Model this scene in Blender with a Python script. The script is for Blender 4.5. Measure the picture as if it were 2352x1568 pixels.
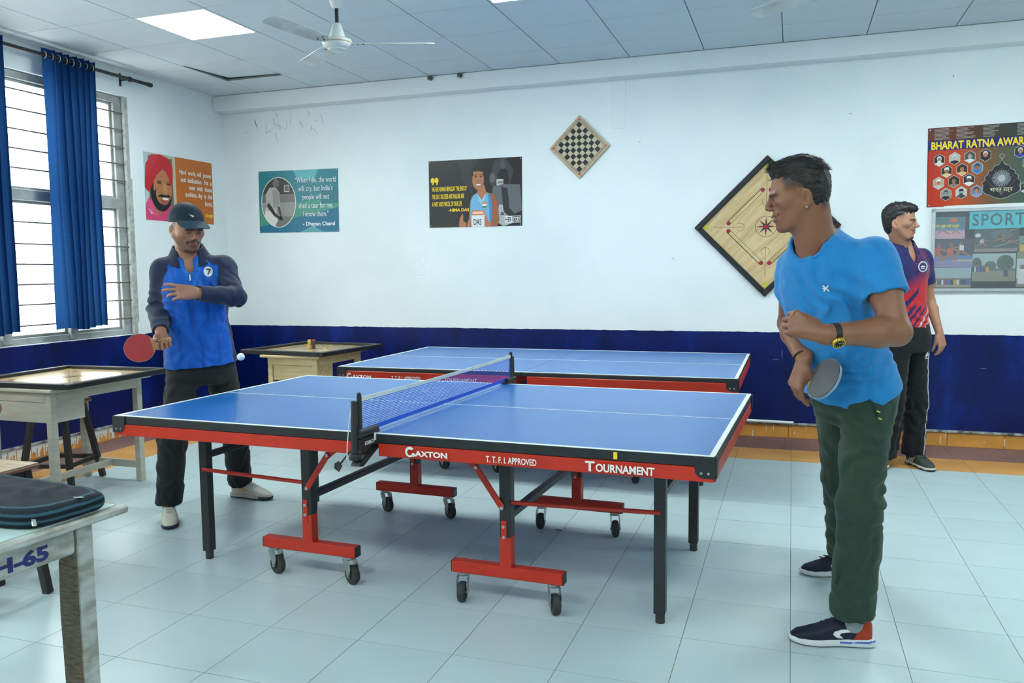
import bpy, bmesh, math, random
import numpy as np
from mathutils import Vector, Matrix

for _o in list(bpy.data.objects):
    bpy.data.objects.remove(_o)
S = bpy.context.scene
COL = S.collection
PI = math.pi
random.seed(7)

# ------------------------------------------------------------------ camera
CAM_POS = (1.5844, -3.6822, 1.4118)
YAW, PITCH, ROLL, FPX = 0.3294, -0.0863, -0.0106, 1878.98
_f = Vector((-math.sin(YAW) * math.cos(PITCH), math.cos(YAW) * math.cos(PITCH), math.sin(PITCH)))
_r0 = Vector((math.cos(YAW), math.sin(YAW), 0))
_u0 = _r0.cross(_f)
_r = _r0 * math.cos(ROLL) + _u0 * math.sin(ROLL)
_u = -_r0 * math.sin(ROLL) + _u0 * math.cos(ROLL)
cam_data = bpy.data.cameras.new('camera')
cam = bpy.data.objects.new('camera', cam_data)
COL.objects.link(cam)
cam_data.sensor_width = 36.0
cam_data.lens = FPX * 36.0 / 2352.0
cam_data.clip_start = 0.05
cam.matrix_world = Matrix(((_r.x, _u.x, -_f.x, CAM_POS[0]), (_r.y, _u.y, -_f.y, CAM_POS[1]),
                           (_r.z, _u.z, -_f.z, CAM_POS[2]), (0, 0, 0, 1)))
S.camera = cam

# ------------------------------------------------------------------ light
EXPOSURE = 1.33
PANEL_STRENGTH = 20.0
SKY_STRENGTH = 3.6
S.view_settings.view_transform = 'Standard'
S.view_settings.look = 'None'
S.view_settings.gamma = 1.0
S.view_settings.use_curve_mapping = False
S.view_settings.exposure = EXPOSURE
world = bpy.data.worlds.new('overcast_sky')
S.world = world
world.use_nodes = True
_bg = world.node_tree.nodes['Background']
_bg.inputs[0].default_value = (0.97, 0.98, 0.94, 1)
_bg.inputs[1].default_value = SKY_STRENGTH


def portal(y0, y1, z0, z1):
    ld = bpy.data.lights.new('window_portal', 'AREA')
    ld.shape = 'RECTANGLE'
    ld.size = y1 - y0
    ld.size_y = z1 - z0
    ld.cycles.is_portal = True
    o = bpy.data.objects.new('window_portal', ld)
    COL.objects.link(o)
    o.location = (-4.12, (y0 + y1) / 2, (z0 + z1) / 2)
    # local -Z must point to +X, local X along Y
    o.rotation_euler = Matrix(((0, 0, -1), (1, 0, 0), (0, -1, 0))).to_euler()


portal(-0.42, 2.10, 0.89, 2.95)
portal(-3.70, -1.20, 0.89, 2.95)


# ------------------------------------------------------------------ materials
def lin(c):
    out = []
    for v in c[:3]:
        v = v / 255.0
        out.append(v / 12.92 if v <= 0.04045 else ((v + 0.055) / 1.055) ** 2.4)
    return tuple(out)


MATS = {}


def mat(name, col, rough=0.5, metal=0.0, spec=0.5, var=0.10, scale=8.0, bump=0.0, bscale=80.0, coat=0.0, col2=None,
        stretch=None, emit=None, trans=0.0):
    if name in MATS:
        return MATS[name]
    m = bpy.data.materials.new(name)
    m.use_nodes = True
    nt = m.node_tree
    b = nt.nodes['Principled BSDF']
    c = lin(col)
    c2 = lin(col2) if col2 else tuple(v * (1 - var) for v in c)
    tc = nt.nodes.new('ShaderNodeTexCoord')
    vec = tc.outputs['Object']
    if stretch:
        mp = nt.nodes.new('ShaderNodeMapping')
        mp.inputs['Scale'].default_value = stretch
        nt.links.new(vec, mp.inputs['Vector'])
        vec = mp.outputs[0]
    nz = nt.nodes.new('ShaderNodeTexNoise')
    nz.inputs['Scale'].default_value = scale
    nz.inputs['Detail'].default_value = 5
    nt.links.new(vec, nz.inputs['Vector'])
    ramp = nt.nodes.new('ShaderNodeValToRGB')
    ramp.color_ramp.elements[0].position = 0.35
    ramp.color_ramp.elements[0].color = (*c2, 1)
    ramp.color_ramp.elements[1].position = 0.62
    ramp.color_ramp.elements[1].color = (*c, 1)
    nt.links.new(nz.outputs[0], ramp.inputs[0])
    nt.links.new(ramp.outputs[0], b.inputs['Base Color'])
    b.inputs['Roughness'].default_value = rough
    b.inputs['Metallic'].default_value = metal
    b.inputs['Specular IOR Level'].default_value = spec
    if coat:
        b.inputs['Coat Weight'].default_value = coat
        b.inputs['Coat Roughness'].default_value = 0.08
    if bump:
        n2 = nt.nodes.new('ShaderNodeTexNoise')
        n2.inputs['Scale'].default_value = bscale
        n2.inputs['Detail'].default_value = 3
        nt.links.new(vec, n2.inputs['Vector'])
        bp = nt.nodes.new('ShaderNodeBump')
        bp.inputs['Strength'].default_value = bump
        bp.inputs['Distance'].default_value = 0.004
        nt.links.new(n2.outputs[0], bp.inputs['Height'])
        nt.links.new(bp.outputs[0], b.inputs['Normal'])
    if emit:
        b.inputs['Emission Color'].default_value = (*emit[0], 1)
        b.inputs['Emission Strength'].default_value = emit[1]
    MATS[name] = m
    return m


def vcmat(name, rough=0.6, spec=0.3, bump=0.0, bscale=300.0, sheen=0.0, sss=0.0):
    """material that takes its colour from the 'Col' attribute (dyed cloth, skin, print)"""
    if name in MATS:
        return MATS[name]
    m = bpy.data.materials.new(name)
    m.use_nodes = True
    nt = m.node_tree
    b = nt.nodes['Principled BSDF']
    a = nt.nodes.new('ShaderNodeAttribute')
    a.attribute_name = 'Col'
    nz = nt.nodes.new('ShaderNodeTexNoise')
    nz.inputs['Scale'].default_value = 45
    tc = nt.nodes.new('ShaderNodeTexCoord')
    nt.links.new(tc.outputs['Object'], nz.inputs['Vector'])
    mx = nt.nodes.new('ShaderNodeMixRGB')
    mx.blend_type = 'MULTIPLY'
    mx.inputs[0].default_value = 0.18
    nt.links.new(a.outputs['Color'], mx.inputs[1])
    nt.links.new(nz.outputs[0], mx.inputs[2])
    nt.links.new(mx.outputs[0], b.inputs['Base Color'])
    b.inputs['Roughness'].default_value = rough
    b.inputs['Specular IOR Level'].default_value = spec
    if sheen:
        b.inputs['Sheen Weight'].default_value = sheen
    if sss:
        b.inputs['Subsurface Weight'].default_value = sss
        b.inputs['Subsurface Radius'].default_value = (0.012, 0.005, 0.003)
        b.inputs['Subsurface Scale'].default_value = 1.0
    if bump:
        n2 = nt.nodes.new('ShaderNodeTexNoise')
        n2.inputs['Scale'].default_value = bscale
        nt.links.new(tc.outputs['Object'], n2.inputs['Vector'])
        bp = nt.nodes.new('ShaderNodeBump')
        bp.inputs['Strength'].default_value = bump
        bp.inputs['Distance'].default_value = 0.002
        nt.links.new(n2.outputs[0], bp.inputs['Height'])
        nt.links.new(bp.outputs[0], b.inputs['Normal'])
    MATS[name] = m
    return m


# ------------------------------------------------------------------ mesh helpers
class MB:
    """collects shapes, then links them as ONE mesh object"""

    def __init__(self):
        self.v, self.f, self.c = [], [], []

    def add(self, v, f, col=None):
        n = len(self.v)
        self.v += [tuple(p) for p in v]
        self.f += [tuple(i + n for i in q) for q in f]
        self.c += [col] * len(f)
        return self

    def box(self, c, s, b=0.0, rot=None, col=None):
        hx, hy, hz = s[0] / 2, s[1] / 2, s[2] / 2
        c = Vector(c)
        R = rot if rot is not None else Matrix.Identity(3)
        if b <= 0:
            v = [(sx * hx, sy * hy, sz * hz) for sx in (-1, 1) for sy in (-1, 1) for sz in (-1, 1)]
            f = [(0, 1, 3, 2), (4, 6, 7, 5), (0, 4, 5, 1), (2, 3, 7, 6), (0, 2, 6, 4), (1, 5, 7, 3)]
        else:
            b = min(b, hx * .9, hy * .9, hz * .9)
            v, idx = [], {}
            for sx in (-1, 1):
                for sy in (-1, 1):
                    for sz in (-1, 1):
                        for a, p in (('x', (sx * hx, sy * (hy - b), sz * (hz - b))), ('y', (sx * (hx - b), sy * hy, sz * (hz - b))),
                                     ('z', (sx * (hx - b), sy * (hy - b), sz * hz))):
                            idx[(a, sx, sy, sz)] = len(v)
                            v.append(p)
            f = []
            q = ((-1, -1), (1, -1), (1, 1), (-1, 1))
            for s1 in (-1, 1):
                for a in 'xyz':
                    k = [idx[(a,) + {'x': (s1, p, r), 'y': (r, s1, p), 'z': (p, r, s1)}[a]] for p, r in q]
                    f.append(tuple(k if s1 > 0 else k[::-1]))
            for s1, s2 in q:
                for a, d, mk in (('x', 'y', lambda t: (s1, s2, t)), ('y', 'z', lambda t: (t, s1, s2)), ('z', 'x', lambda t: (s2, t, s1))):
                    k = [idx[(a,) + mk(-1)], idx[(d,) + mk(-1)], idx[(d,) + mk(1)], idx[(a,) + mk(1)]]
                    f.append(tuple(k if s1 * s2 > 0 else k[::-1]))
            for sx in (-1, 1):
                for sy in (-1, 1):
                    for sz in (-1, 1):
                        k = [idx[(a, sx, sy, sz)] for a in 'xyz']
                        f.append(tuple(k if sx * sy * sz > 0 else k[::-1]))
        return self.add([c + R @ Vector(p) for p in v], f, col)

    def beam(self, a, b, w, h, bev=0.0, up=(0, 0, 1), col=None):
        a, b = Vector(a), Vector(b)
        d = b - a
        L = d.length
        x = d.normalized()
        y = Vector(up).cross(x)
        if y.length < 1e-4:
            y = Vector((0, 1, 0))
        y.normalize()
        z = x.cross(y)
        R = Matrix((x, y, z)).transposed()
        return self.box((a + b) / 2, (L, w, h), bev, R, col)

    def tube(self, pts, r, n=10, cap=True, col=None, closed=False):
        pts = [Vector(p) for p in pts]
        m = len(pts)
        rs = r if isinstance(r, (list, tuple)) else [r] * m
        v, f = [], []
        prev = None
        for i, p in enumerate(pts):
            if closed:
                t = pts[(i + 1) % m] - pts[i - 1]
            else:
                t = pts[min(i + 1, m - 1)] - pts[max(i - 1, 0)]
            t.normalize()
            if prev is None:
                x = t.orthogonal().normalized()
            else:
                x = prev - t * prev.dot(t)
                if x.length < 1e-5:
                    x = t.orthogonal()
                x.normalize()
            prev = x
            y = t.cross(x)
            for k in range(n):
                a = 2 * PI * k / n
                v.append(p + (x * math.cos(a) + y * math.sin(a)) * rs[i])
        rings = m if closed else m - 1
        for i in range(rings):
            for k in range(n):
                a, b2 = i * n + k, i * n + (k + 1) % n
                c2, d2 = ((i + 1) % m) * n + (k + 1) % n, ((i + 1) % m) * n + k
                f.append((a, b2, c2, d2))
        if cap and not closed:
            f.append(tuple(range(n - 1, -1, -1)))
            f.append(tuple(range((m - 1) * n, m * n)))
        return self.add(v, f, col)

    def cyl(self, a, b, r0, r1=None, n=20, col=None):
        return self.tube([a, b], [r0, r0 if r1 is None else r1], n, True, col)

    def lathe(self, prof, n=32, c=(0, 0, 0), rot=None, col=None):
        """prof = [(radius, z)]"""
        R = rot if rot is not None else Matrix.Identity(3)
        c = Vector(c)
        v, f, rings = [], [], []
        for r, z in prof:
            if r < 1e-6:
                rings.append([len(v)] * n)
                v.append(c + R @ Vector((0, 0, z)))
            else:
                rings.append(list(range(len(v), len(v) + n)))
                for k in range(n):
                    a = 2 * PI * k / n
                    v.append(c + R @ Vector((r * math.cos(a), r * math.sin(a), z)))
        for A, B in zip(rings[:-1], rings[1:]):
            for k in range(n):
                q = (A[k], A[(k + 1) % n], B[(k + 1) % n], B[k])
                q = tuple(dict.fromkeys(q))
                if len(q) > 2:
                    f.append(q)
        if prof[0][0] > 1e-6:
            f.append(tuple(rings[0][::-1]))
        if prof[-1][0] > 1e-6:
            f.append(tuple(rings[-1]))
        return self.add(v, f, col)

    def prism(self, poly, o, ux, uy, d, col=None):
        """2-d outline extruded by vector d"""
        o, ux, uy, d = Vector(o), Vector(ux), Vector(uy), Vector(d)
        n = len(poly)
        v = [o + ux * p[0] + uy * p[1] for p in poly] + [o + ux * p[0] + uy * p[1] + d for p in poly]
        f = [tuple(range(n - 1, -1, -1)), tuple(range(n, 2 * n))]
        f += [(i, (i + 1) % n, n + (i + 1) % n, n + i) for i in range(n)]
        return self.add(v, f, col)

    def mesh(self, name, m, smooth=False, fix=True):
        me = bpy.data.meshes.new(name)
        me.from_pydata(self.v, [], self.f)
        if any(c is not None for c in self.c):
            at = me.attributes.new('Col', 'FLOAT_COLOR', 'CORNER')
            buf = []
            for p, c in zip(me.polygons, self.c):
                buf += list((*lin(c or (128, 128, 128)), 1.0)) * p.loop_total
            at.data.foreach_set('color', buf)
        if fix:
            bm = bmesh.new()
            bm.from_mesh(me)
            bmesh.ops.recalc_face_normals(bm, faces=bm.faces)
            bm.to_mesh(me)
            bm.free()
        if smooth:
            me.shade_smooth()
            if smooth != 'all':
                me.set_sharp_from_angle(angle=math.radians(38))
        me.materials.append(m)
        return me

    def obj(self, name, m, parent=None, smooth=False, fix=True, loc=None):
        return link(name, self.mesh(name, m, smooth, fix), parent, loc)


def link(name, data, parent=None, loc=None):
    o = bpy.data.objects.new(name, data)
    COL.objects.link(o)
    if parent is not None:
        o.parent = parent
    if loc is not None:
        o.location = loc
    return o


def tag(o, label=None, cat=None, group=None, kind=None):
    if label:
        o['label'] = label
    if cat:
        o['category'] = cat
    if group:
        o['group'] = group
    if kind:
        o['kind'] = kind
    return o


def thing(name, label, cat, loc=(0, 0, 0), rz=0.0, group=None):
    o = bpy.data.objects.new(name, None)
    o.empty_display_size = 0.1
    COL.objects.link(o)
    o.location = loc
    o.rotation_euler = (0, 0, rz)
    return tag(o, label, cat, group)


def copy_tree(o, parent=None):
    c = o.copy()
    COL.objects.link(c)
    c.parent = parent
    for ch in list(o.children):
        copy_tree(ch, c)
    return c


# lettering: queued, turned into meshes together at the end
TEXTS = []


def text(parent, s, size, m, o, ux, uy, align='LEFT', xs=1.0, bold=0.0, width=None, name='lettering', lift=0.0008, shear=0.0, spacing=1.0):
    """o = baseline start, ux/uy = reading and up directions (parent space)"""
    TEXTS.append((parent, s, size, m, Vector(o), Vector(ux).normalized(), Vector(uy).normalized(), align, xs, bold, width, name, lift, shear, spacing))


def flush_texts():
    objs = []
    for t in TEXTS:
        cu = bpy.data.curves.new('lettering', 'FONT')
        cu.body = t[1]
        cu.size = t[2]
        cu.align_x = t[7]
        cu.offset = t[9]
        cu.shear = t[13]
        cu.space_character = t[14]
        cu.resolution_u = 3
        cu.fill_mode = 'FRONT'
        ob = bpy.data.objects.new('lettering', cu)
        COL.objects.link(ob)
        objs.append(ob)
    bpy.context.view_layer.update()
    dg = bpy.context.evaluated_depsgraph_get()
    for t, ob in zip(TEXTS, objs):
        me = bpy.data.meshes.new_from_object(ob.evaluated_get(dg))
        parent, s, size, m, o, ux, uy, align, xs, bold, width, name, lift, shear, spacing = t
        if width and len(me.vertices):
            xx = [v.co.x for v in me.vertices]
            xs = width / max(1e-6, max(xx) - min(xx))
        n = ux.cross(uy).normalized()
        for v in me.vertices:
            v.co = o + ux * (v.co.x * xs) + uy * v.co.y + n * lift
        me.materials.clear()
        me.materials.append(m)
        bpy.data.objects.remove(ob)
        link(name, me, parent)


# flat printed picture: layered coloured outlines on a sheet
def ell(cx, cy, rx, ry, n=20, a0=0.0, a1=2 * PI):
    full = abs(a1 - a0 - 2 * PI) < 1e-6
    k = n if full else n + 1
    return [(cx + rx * math.cos(a0 + (a1 - a0) * i / n), cy + ry * math.sin(a0 + (a1 - a0) * i / n)) for i in range(k)]


def rect(x0, y0, x1, y1):
    return [(x0, y0), (x1, y0), (x1, y1), (x0, y1)]


def hexa(cx, cy, r):
    return [(cx + r * .9 * math.sin(PI / 3 * i), cy + r * math.cos(PI / 3 * i)) for i in range(6)]


def clip_poly(poly, clip):
    """Sutherland-Hodgman against a convex counter-clockwise or clockwise outline"""
    area = sum(a[0] * b[1] - b[0] * a[1] for a, b in zip(clip, clip[1:] + clip[:1]))
    if area < 0:
        clip = clip[::-1]
    out = list(poly)
    for a, b in zip(clip, clip[1:] + clip[:1]):
        ins = lambda p: (b[0] - a[0]) * (p[1] - a[1]) - (b[1] - a[1]) * (p[0] - a[0]) >= -1e-9
        res = []
        for p, q in zip(out, out[1:] + out[:1]):
            if ins(p) != ins(q):
                dx, dy = q[0] - p[0], q[1] - p[1]
                ex, ey = b[0] - a[0], b[1] - a[1]
                den = dx * ey - dy * ex
                t = ((a[0] - p[0]) * ey - (a[1] - p[1]) * ex) / den if abs(den) > 1e-12 else 0
                x = (p[0] + dx * t, p[1] + dy * t)
                if ins(p):
                    res += [p, x] if not res or res[-1] != p else [x]
                else:
                    res += [x, q]
            elif ins(q):
                res.append(q)
        out = [p for i, p in enumerate(res) if p != res[i - 1]] if len(res) > 1 else res
        if len(out) < 3:
            return []
    return out


def printed(name, parent, shapes, o, ux, uy, m, step=0.00022, base=0.0004, clip=None):
    """shapes = [(outline, colour)], coordinates in metres on the sheet; later shapes lie on top"""
    o, ux, uy = Vector(o), Vector(ux), Vector(uy)
    n = ux.cross(uy).normalized()
    mb = MB()
    step = min(step, .004 / max(1, len(shapes)))
    for i, (poly, c) in enumerate(shapes):
        if clip:
            poly = clip_poly(poly, clip)
        if len(poly) < 3:
            continue
        mb.add([o + ux * p[0] + uy * p[1] + n * (base + step * i) for p in poly], [tuple(range(len(poly)))], c)
    return mb.obj(name, m, parent, fix=False)

# ------------------------------------------------------------------ the room
XL, XR, YB, YF, H = -3.943, 5.35, 3.434, -5.75, 3.18


def wall_paint(name, dado_axis_noise=0.006):
    """white distemper over a glossy blue dado (two paints on one plaster wall)"""
    m = bpy.data.materials.new(name)
    m.use_nodes = True
    nt = m.node_tree
    N = nt.nodes.new
    L = nt.links.new
    b = nt.nodes['Principled BSDF']
    geo = N('ShaderNodeNewGeometry')
    sep = N('ShaderNodeSeparateXYZ')
    L(geo.outputs['Position'], sep.inputs[0])
    n1 = N('ShaderNodeTexNoise')
    n1.inputs['Scale'].default_value = 14
    L(geo.outputs['Position'], n1.inputs['Vector'])
    ma = N('ShaderNodeMath')
    ma.operation = 'MULTIPLY_ADD'
    ma.inputs[1].default_value = dado_axis_noise * 2
    L(n1.outputs[0], ma.inputs[0])
    L(sep.outputs['Z'], ma.inputs[2])
    lt = N('ShaderNodeMath')
    lt.operation = 'LESS_THAN'
    lt.inputs[1].default_value = 0.880 + dado_axis_noise
    L(ma.outputs[0], lt.inputs[0])
    # white paint with faint stains
    n2 = N('ShaderNodeTexNoise')
    n2.inputs['Scale'].default_value = 1.3
    n2.inputs['Detail'].default_value = 6
    L(geo.outputs['Position'], n2.inputs['Vector'])
    r2 = N('ShaderNodeValToRGB')
    r2.color_ramp.elements[0].position = 0.3
    r2.color_ramp.elements[0].color = (*lin((214, 224, 228)), 1)
    r2.color_ramp.elements[1].position = 0.6
    r2.color_ramp.elements[1].color = (*lin((224, 232, 235)), 1)
    L(n2.outputs[0], r2.inputs[0])
    # blue paint with brighter brushed patches
    mp = N('ShaderNodeMapping')
    mp.inputs['Scale'].default_value = (2.2, 2.2, 0.9)
    L(geo.outputs['Position'], mp.inputs[0])
    n3 = N('ShaderNodeTexNoise')
    n3.inputs['Scale'].default_value = 1.6
    n3.inputs['Detail'].default_value = 8
    n3.inputs['Roughness'].default_value = 0.65
    L(mp.outputs[0], n3.inputs['Vector'])
    r3 = N('ShaderNodeValToRGB')
    e = r3.color_ramp.elements
    e[0].position, e[0].color = 0.36, (*lin((1, 18, 70)), 1)
    e[1].position, e[1].color = 0.74, (*lin((8, 46, 138)), 1)
    k = r3.color_ramp.elements.new(0.55)
    k.color = (*lin((2, 24, 92)), 1)
    L(n3.outputs[0], r3.inputs[0])
    # chalky specks
    n4 = N('ShaderNodeTexNoise')
    n4.inputs['Scale'].default_value = 46
    L(geo.outputs['Position'], n4.inputs['Vector'])
    g4 = N('ShaderNodeMath')
    g4.operation = 'GREATER_THAN'
    g4.inputs[1].default_value = 0.79
    L(n4.outputs[0], g4.inputs[0])
    m4 = N('ShaderNodeMixRGB')
    m4.inputs[2].default_value = (*lin((120, 150, 200)), 1)
    L(g4.outputs[0], m4.inputs[0])
    L(r3.outputs[0], m4.inputs[1])
    mx = N('ShaderNodeMixRGB')
    L(lt.outputs[0], mx.inputs[0])
    L(r2.outputs[0], mx.inputs[1])
    L(m4.outputs[0], mx.inputs[2])
    L(mx.outputs[0], b.inputs['Base Color'])
    rr = N('ShaderNodeMapRange')
    rr.inputs[3].default_value = 0.62
    rr.inputs[4].default_value = 0.34
    L(lt.outputs[0], rr.inputs[0])
    L(rr.outputs[0], b.inputs['Roughness'])
    b.inputs['Specular IOR Level'].default_value = 0.28
    n5 = N('ShaderNodeTexNoise')
    n5.inputs['Scale'].default_value = 9
    n5.inputs['Detail'].default_value = 7
    L(geo.outputs['Position'], n5.inputs['Vector'])
    bp = N('ShaderNodeBump')
    bp.inputs['Strength'].default_value = 0.12
    bp.inputs['Distance'].default_value = 0.01
    L(n5.outputs[0], bp.inputs['Height'])
    L(bp.outputs[0], b.inputs['Normal'])
    return m


M_WALL = wall_paint('wall_paint')
M_WHITE = mat('white_plaster', (222, 230, 233), 0.6, var=0.04, scale=2, bump=0.1, bscale=30)
M_FRAME = mat('grey_window_paint', (158, 164, 162), 0.5, var=0.28, scale=9, bump=0.3, bscale=40)
M_BAR = mat('window_bar', (120, 118, 112), 0.5, metal=0.3, var=0.3, scale=30)
M_CEIL = mat('ceiling_board', (196, 210, 217), 0.85, var=0.03, scale=5, bump=0.1, bscale=120)
M_TBAR = mat('gap_shade_bar', (96, 104, 106), 0.6, var=0.1)  # white T-bars coloured dark grey to stand in for shade in the gaps
M_BLACK = mat('black_metal', (34, 36, 38), 0.45, var=0.3, scale=25)


def structure(o):
    o['kind'] = 'structure'
    return o


# --- back wall with the drop beam
wb = structure(MB().box(((XL + XR) / 2, YB + 0.1, H / 2 + .1), (XR - XL + .4, 0.2, H + .2)).obj('wall_back', M_WALL))
MB().box(((XL + XR) / 2, YB - 0.074, 3.107), (XR - XL, 0.152, 0.15), 0.006).obj('beam', M_WHITE, wb)
MB().box((0.145, YB + 0.0068, 2.83), (0.13, 0.02, 0.42), 0.004).obj('plaster_patch', M_WHITE, wb)
# --- left wall: piers around the window openings
WZ0, WZ1 = 0.885, 2.955
wl = MB()
wl.box((XL - .1, (YF + YB) / 2, WZ0 / 2), (0.2, YB - YF + .4, WZ0))
wl.box((XL - .1, (YF + YB) / 2, (WZ1 + H + .2) / 2), (0.2, YB - YF + .4, H + .2 - WZ1))
for a, b_ in ((2.12, YB + .2), (-1.18, -0.44), (YF - .2, -3.72)):
    wl.box((XL - .1, (a + b_) / 2, (WZ0 + WZ1) / 2), (0.2, b_ - a, WZ1 - WZ0))
wall_left = structure(wl.obj('wall_left', M_WALL))
structure(MB().box((XR + .1, (YF + YB) / 2, H / 2 + .1), (0.2, YB - YF + .4, H + .2)).obj('wall_right', M_WALL))
structure(MB().box(((XL + XR) / 2, YF - .1, H / 2 + .1), (XR - XL + .4, 0.2, H + .2)).obj('wall_front', M_WALL))


# --- windows
def glass_mat():
    m = bpy.data.materials.new('window_glass')
    m.use_nodes = True
    nt = m.node_tree
    nt.nodes.clear()
    out = nt.nodes.new('ShaderNodeOutputMaterial')
    mix = nt.nodes.new('ShaderNodeMixShader')
    tr = nt.nodes.new('ShaderNodeBsdfTransparent')
    tr.inputs[0].default_value = (0.97, 0.99, 0.98, 1)
    gl = nt.nodes.new('ShaderNodeBsdfGlossy')
    gl.inputs['Roughness'].default_value = 0.02
    nz = nt.nodes.new('ShaderNodeTexNoise')
    nz.inputs['Scale'].default_value = 3
    mr = nt.nodes.new('ShaderNodeMapRange')
    mr.inputs[3].default_value = 0.04
    mr.inputs[4].default_value = 0.08
    nt.links.new(nz.outputs[0], mr.inputs[0])
    nt.links.new(mr.outputs[0], mix.inputs[0])
    nt.links.new(tr.outputs[0], mix.inputs[1])
    nt.links.new(gl.outputs[0], mix.inputs[2])
    nt.links.new(mix.outputs[0], out.inputs[0])
    return m


M_GLASS = glass_mat()
BARS_Z = (2.807, 2.662, 2.513, 2.369, 2.224, 1.82, 1.655, 1.50, 1.345, 1.19, 1.03)


def window(name, y0, y1, mull):
    w = structure(bpy.data.objects.new(name, None))
    COL.objects.link(w)
    w.location = (XL - .06, (y0 + y1) / 2, WZ0)
    cy = (y0 + y1) / 2

    def P(mb, n, m, smooth=False):
        mb.v = [(p[0] - (XL - .06), p[1] - cy, p[2] - WZ0) for p in mb.v]
        return mb.obj(n, m, w, smooth)
    x = XL - .075
    fr = MB()
    fr.box((x, y0 + .03, (WZ0 + WZ1) / 2), (.07, .06, WZ1 - WZ0), .004)
    fr.box((x, y1 - .045, (WZ0 + WZ1) / 2), (.07, .09, WZ1 - WZ0), .004)
    fr.box((x, cy - .015, WZ1 - .03), (.07, y1 - y0 - .151, .06), .004)
    fr.box((x, cy - .015, WZ0 + .025), (.07, y1 - y0 - .151, .05), .004)
    P(fr, 'window_frame', M_FRAME)
    P(MB().box((x + .006, cy, 2.03), (.07, y1 - y0 - .1, .085), .005), 'transom', M_FRAME)
    for yy in mull:
        P(MB().box((x + .01, yy, (WZ0 + WZ1) / 2), (.075, .08, WZ1 - WZ0 - .02), .005), 'mullion', M_FRAME)
    edges = [y0 + .06] + list(mull) + [y1 - .09]
    for a, b2 in zip(edges[:-1], edges[1:]):
        a2 = a + (.04 if a in mull else 0)
        c2 = b2 - (.04 if b2 in mull else 0)
        for z0, z1 in ((WZ0 + .05, 1.988), (2.072, WZ1 - .06)):
            sash = MB()
            t = .022
            sash.box((x - .01, a2 + t / 2, (z0 + z1) / 2), (.035, t, z1 - z0), .003)
            sash.box((x - .01, c2 - t / 2, (z0 + z1) / 2), (.035, t, z1 - z0), .003)
            sash.box((x - .01, (a2 + c2) / 2, z0 + t / 2), (.035, c2 - a2 - 2 * t - .001, t), .003)
            sash.box((x - .01, (a2 + c2) / 2, z1 - t / 2), (.035, c2 - a2 - 2 * t - .001, t), .003)
            P(sash, 'sash', M_FRAME)
            P(MB().box((x - .012, (a2 + c2) / 2, (z0 + z1) / 2), (.004, c2 - a2 - .01, z1 - z0 - .01)), 'pane', M_GLASS)
    for z in BARS_Z:
        P(MB().cyl((XL - .012, y0 + .0, z), (XL - .012, y1 + .02, z), .0065, n=8), 'guard_bar', M_BAR, True)
    # chipped plaster around the opening
    rv = MB()
    rng = random.Random(5)
    rv.box((XL - .011, y1 + .008, (WZ0 + WZ1) / 2), (.03, .05, WZ1 - WZ0), .006)
    rv.box((XL - .011, y1 + .02, (WZ0 + WZ1) / 2 - .3), (.027, .06, WZ1 - WZ0 - .8), .006)
    P(rv, 'plaster_reveal', mat('chipped_plaster', (176, 180, 176), 0.8, var=0.35, scale=24, bump=0.5, bscale=50))
    return w


window('window_1', -0.44, 2.12, (-0.335 + .61, 0.885, 1.495))
window('window_2', -3.72, -1.18, (-3.09, -2.45, -1.82))


# --- floor: slab and laid tiles
def tile_mat(name, c1, c2, rough, vein=0.0):
    m = mat(name, c1, rough, col2=c2, scale=2.5, spec=0.5)
    nt = m.node_tree
    b = nt.nodes['Principled BSDF']
    oi = nt.nodes.new('ShaderNodeObjectInfo')
    mr = nt.nodes.new('ShaderNodeMapRange')
    mr.inputs[3].default_value = 0.955
    mr.inputs[4].default_value = 1.0
    nt.links.new(oi.outputs['Random'], mr.inputs[0])
    src = b.inputs['Base Color'].links[0].from_socket
    vm = nt.nodes.new('ShaderNodeVectorMath')
    vm.operation = 'SCALE'
    nt.links.new(src, vm.inputs[0])
    nt.links.new(mr.outputs[0], vm.inputs['Scale'])
    nt.links.new(vm.outputs[0], b.inputs['Base Color'])
    # slightly wavy gloss
    n = nt.nodes.new('ShaderNodeTexNoise')
    n.inputs['Scale'].default_value = 7
    tc = nt.nodes.new('ShaderNodeTexCoord')
    nt.links.new(tc.outputs['Object'], n.inputs['Vector'])
    r2 = nt.nodes.new('ShaderNodeMapRange')
    r2.inputs[3].default_value = rough - .015
    r2.inputs[4].default_value = rough + .03
    nt.links.new(n.outputs[0], r2.inputs[0])
    nt.links.new(r2.outputs[0], b.inputs['Roughness'])
    return m


M_TILE = tile_mat('white_floor_tile', (188, 207, 211), (185, 204, 208), 0.25)
M_ORANGE = tile_mat('ochre_border_tile', (216, 162, 92), (200, 140, 74), 0.35)
M_MAROON = mat('maroon_paver', (112, 68, 70), 0.6, var=0.3, scale=60)


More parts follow.
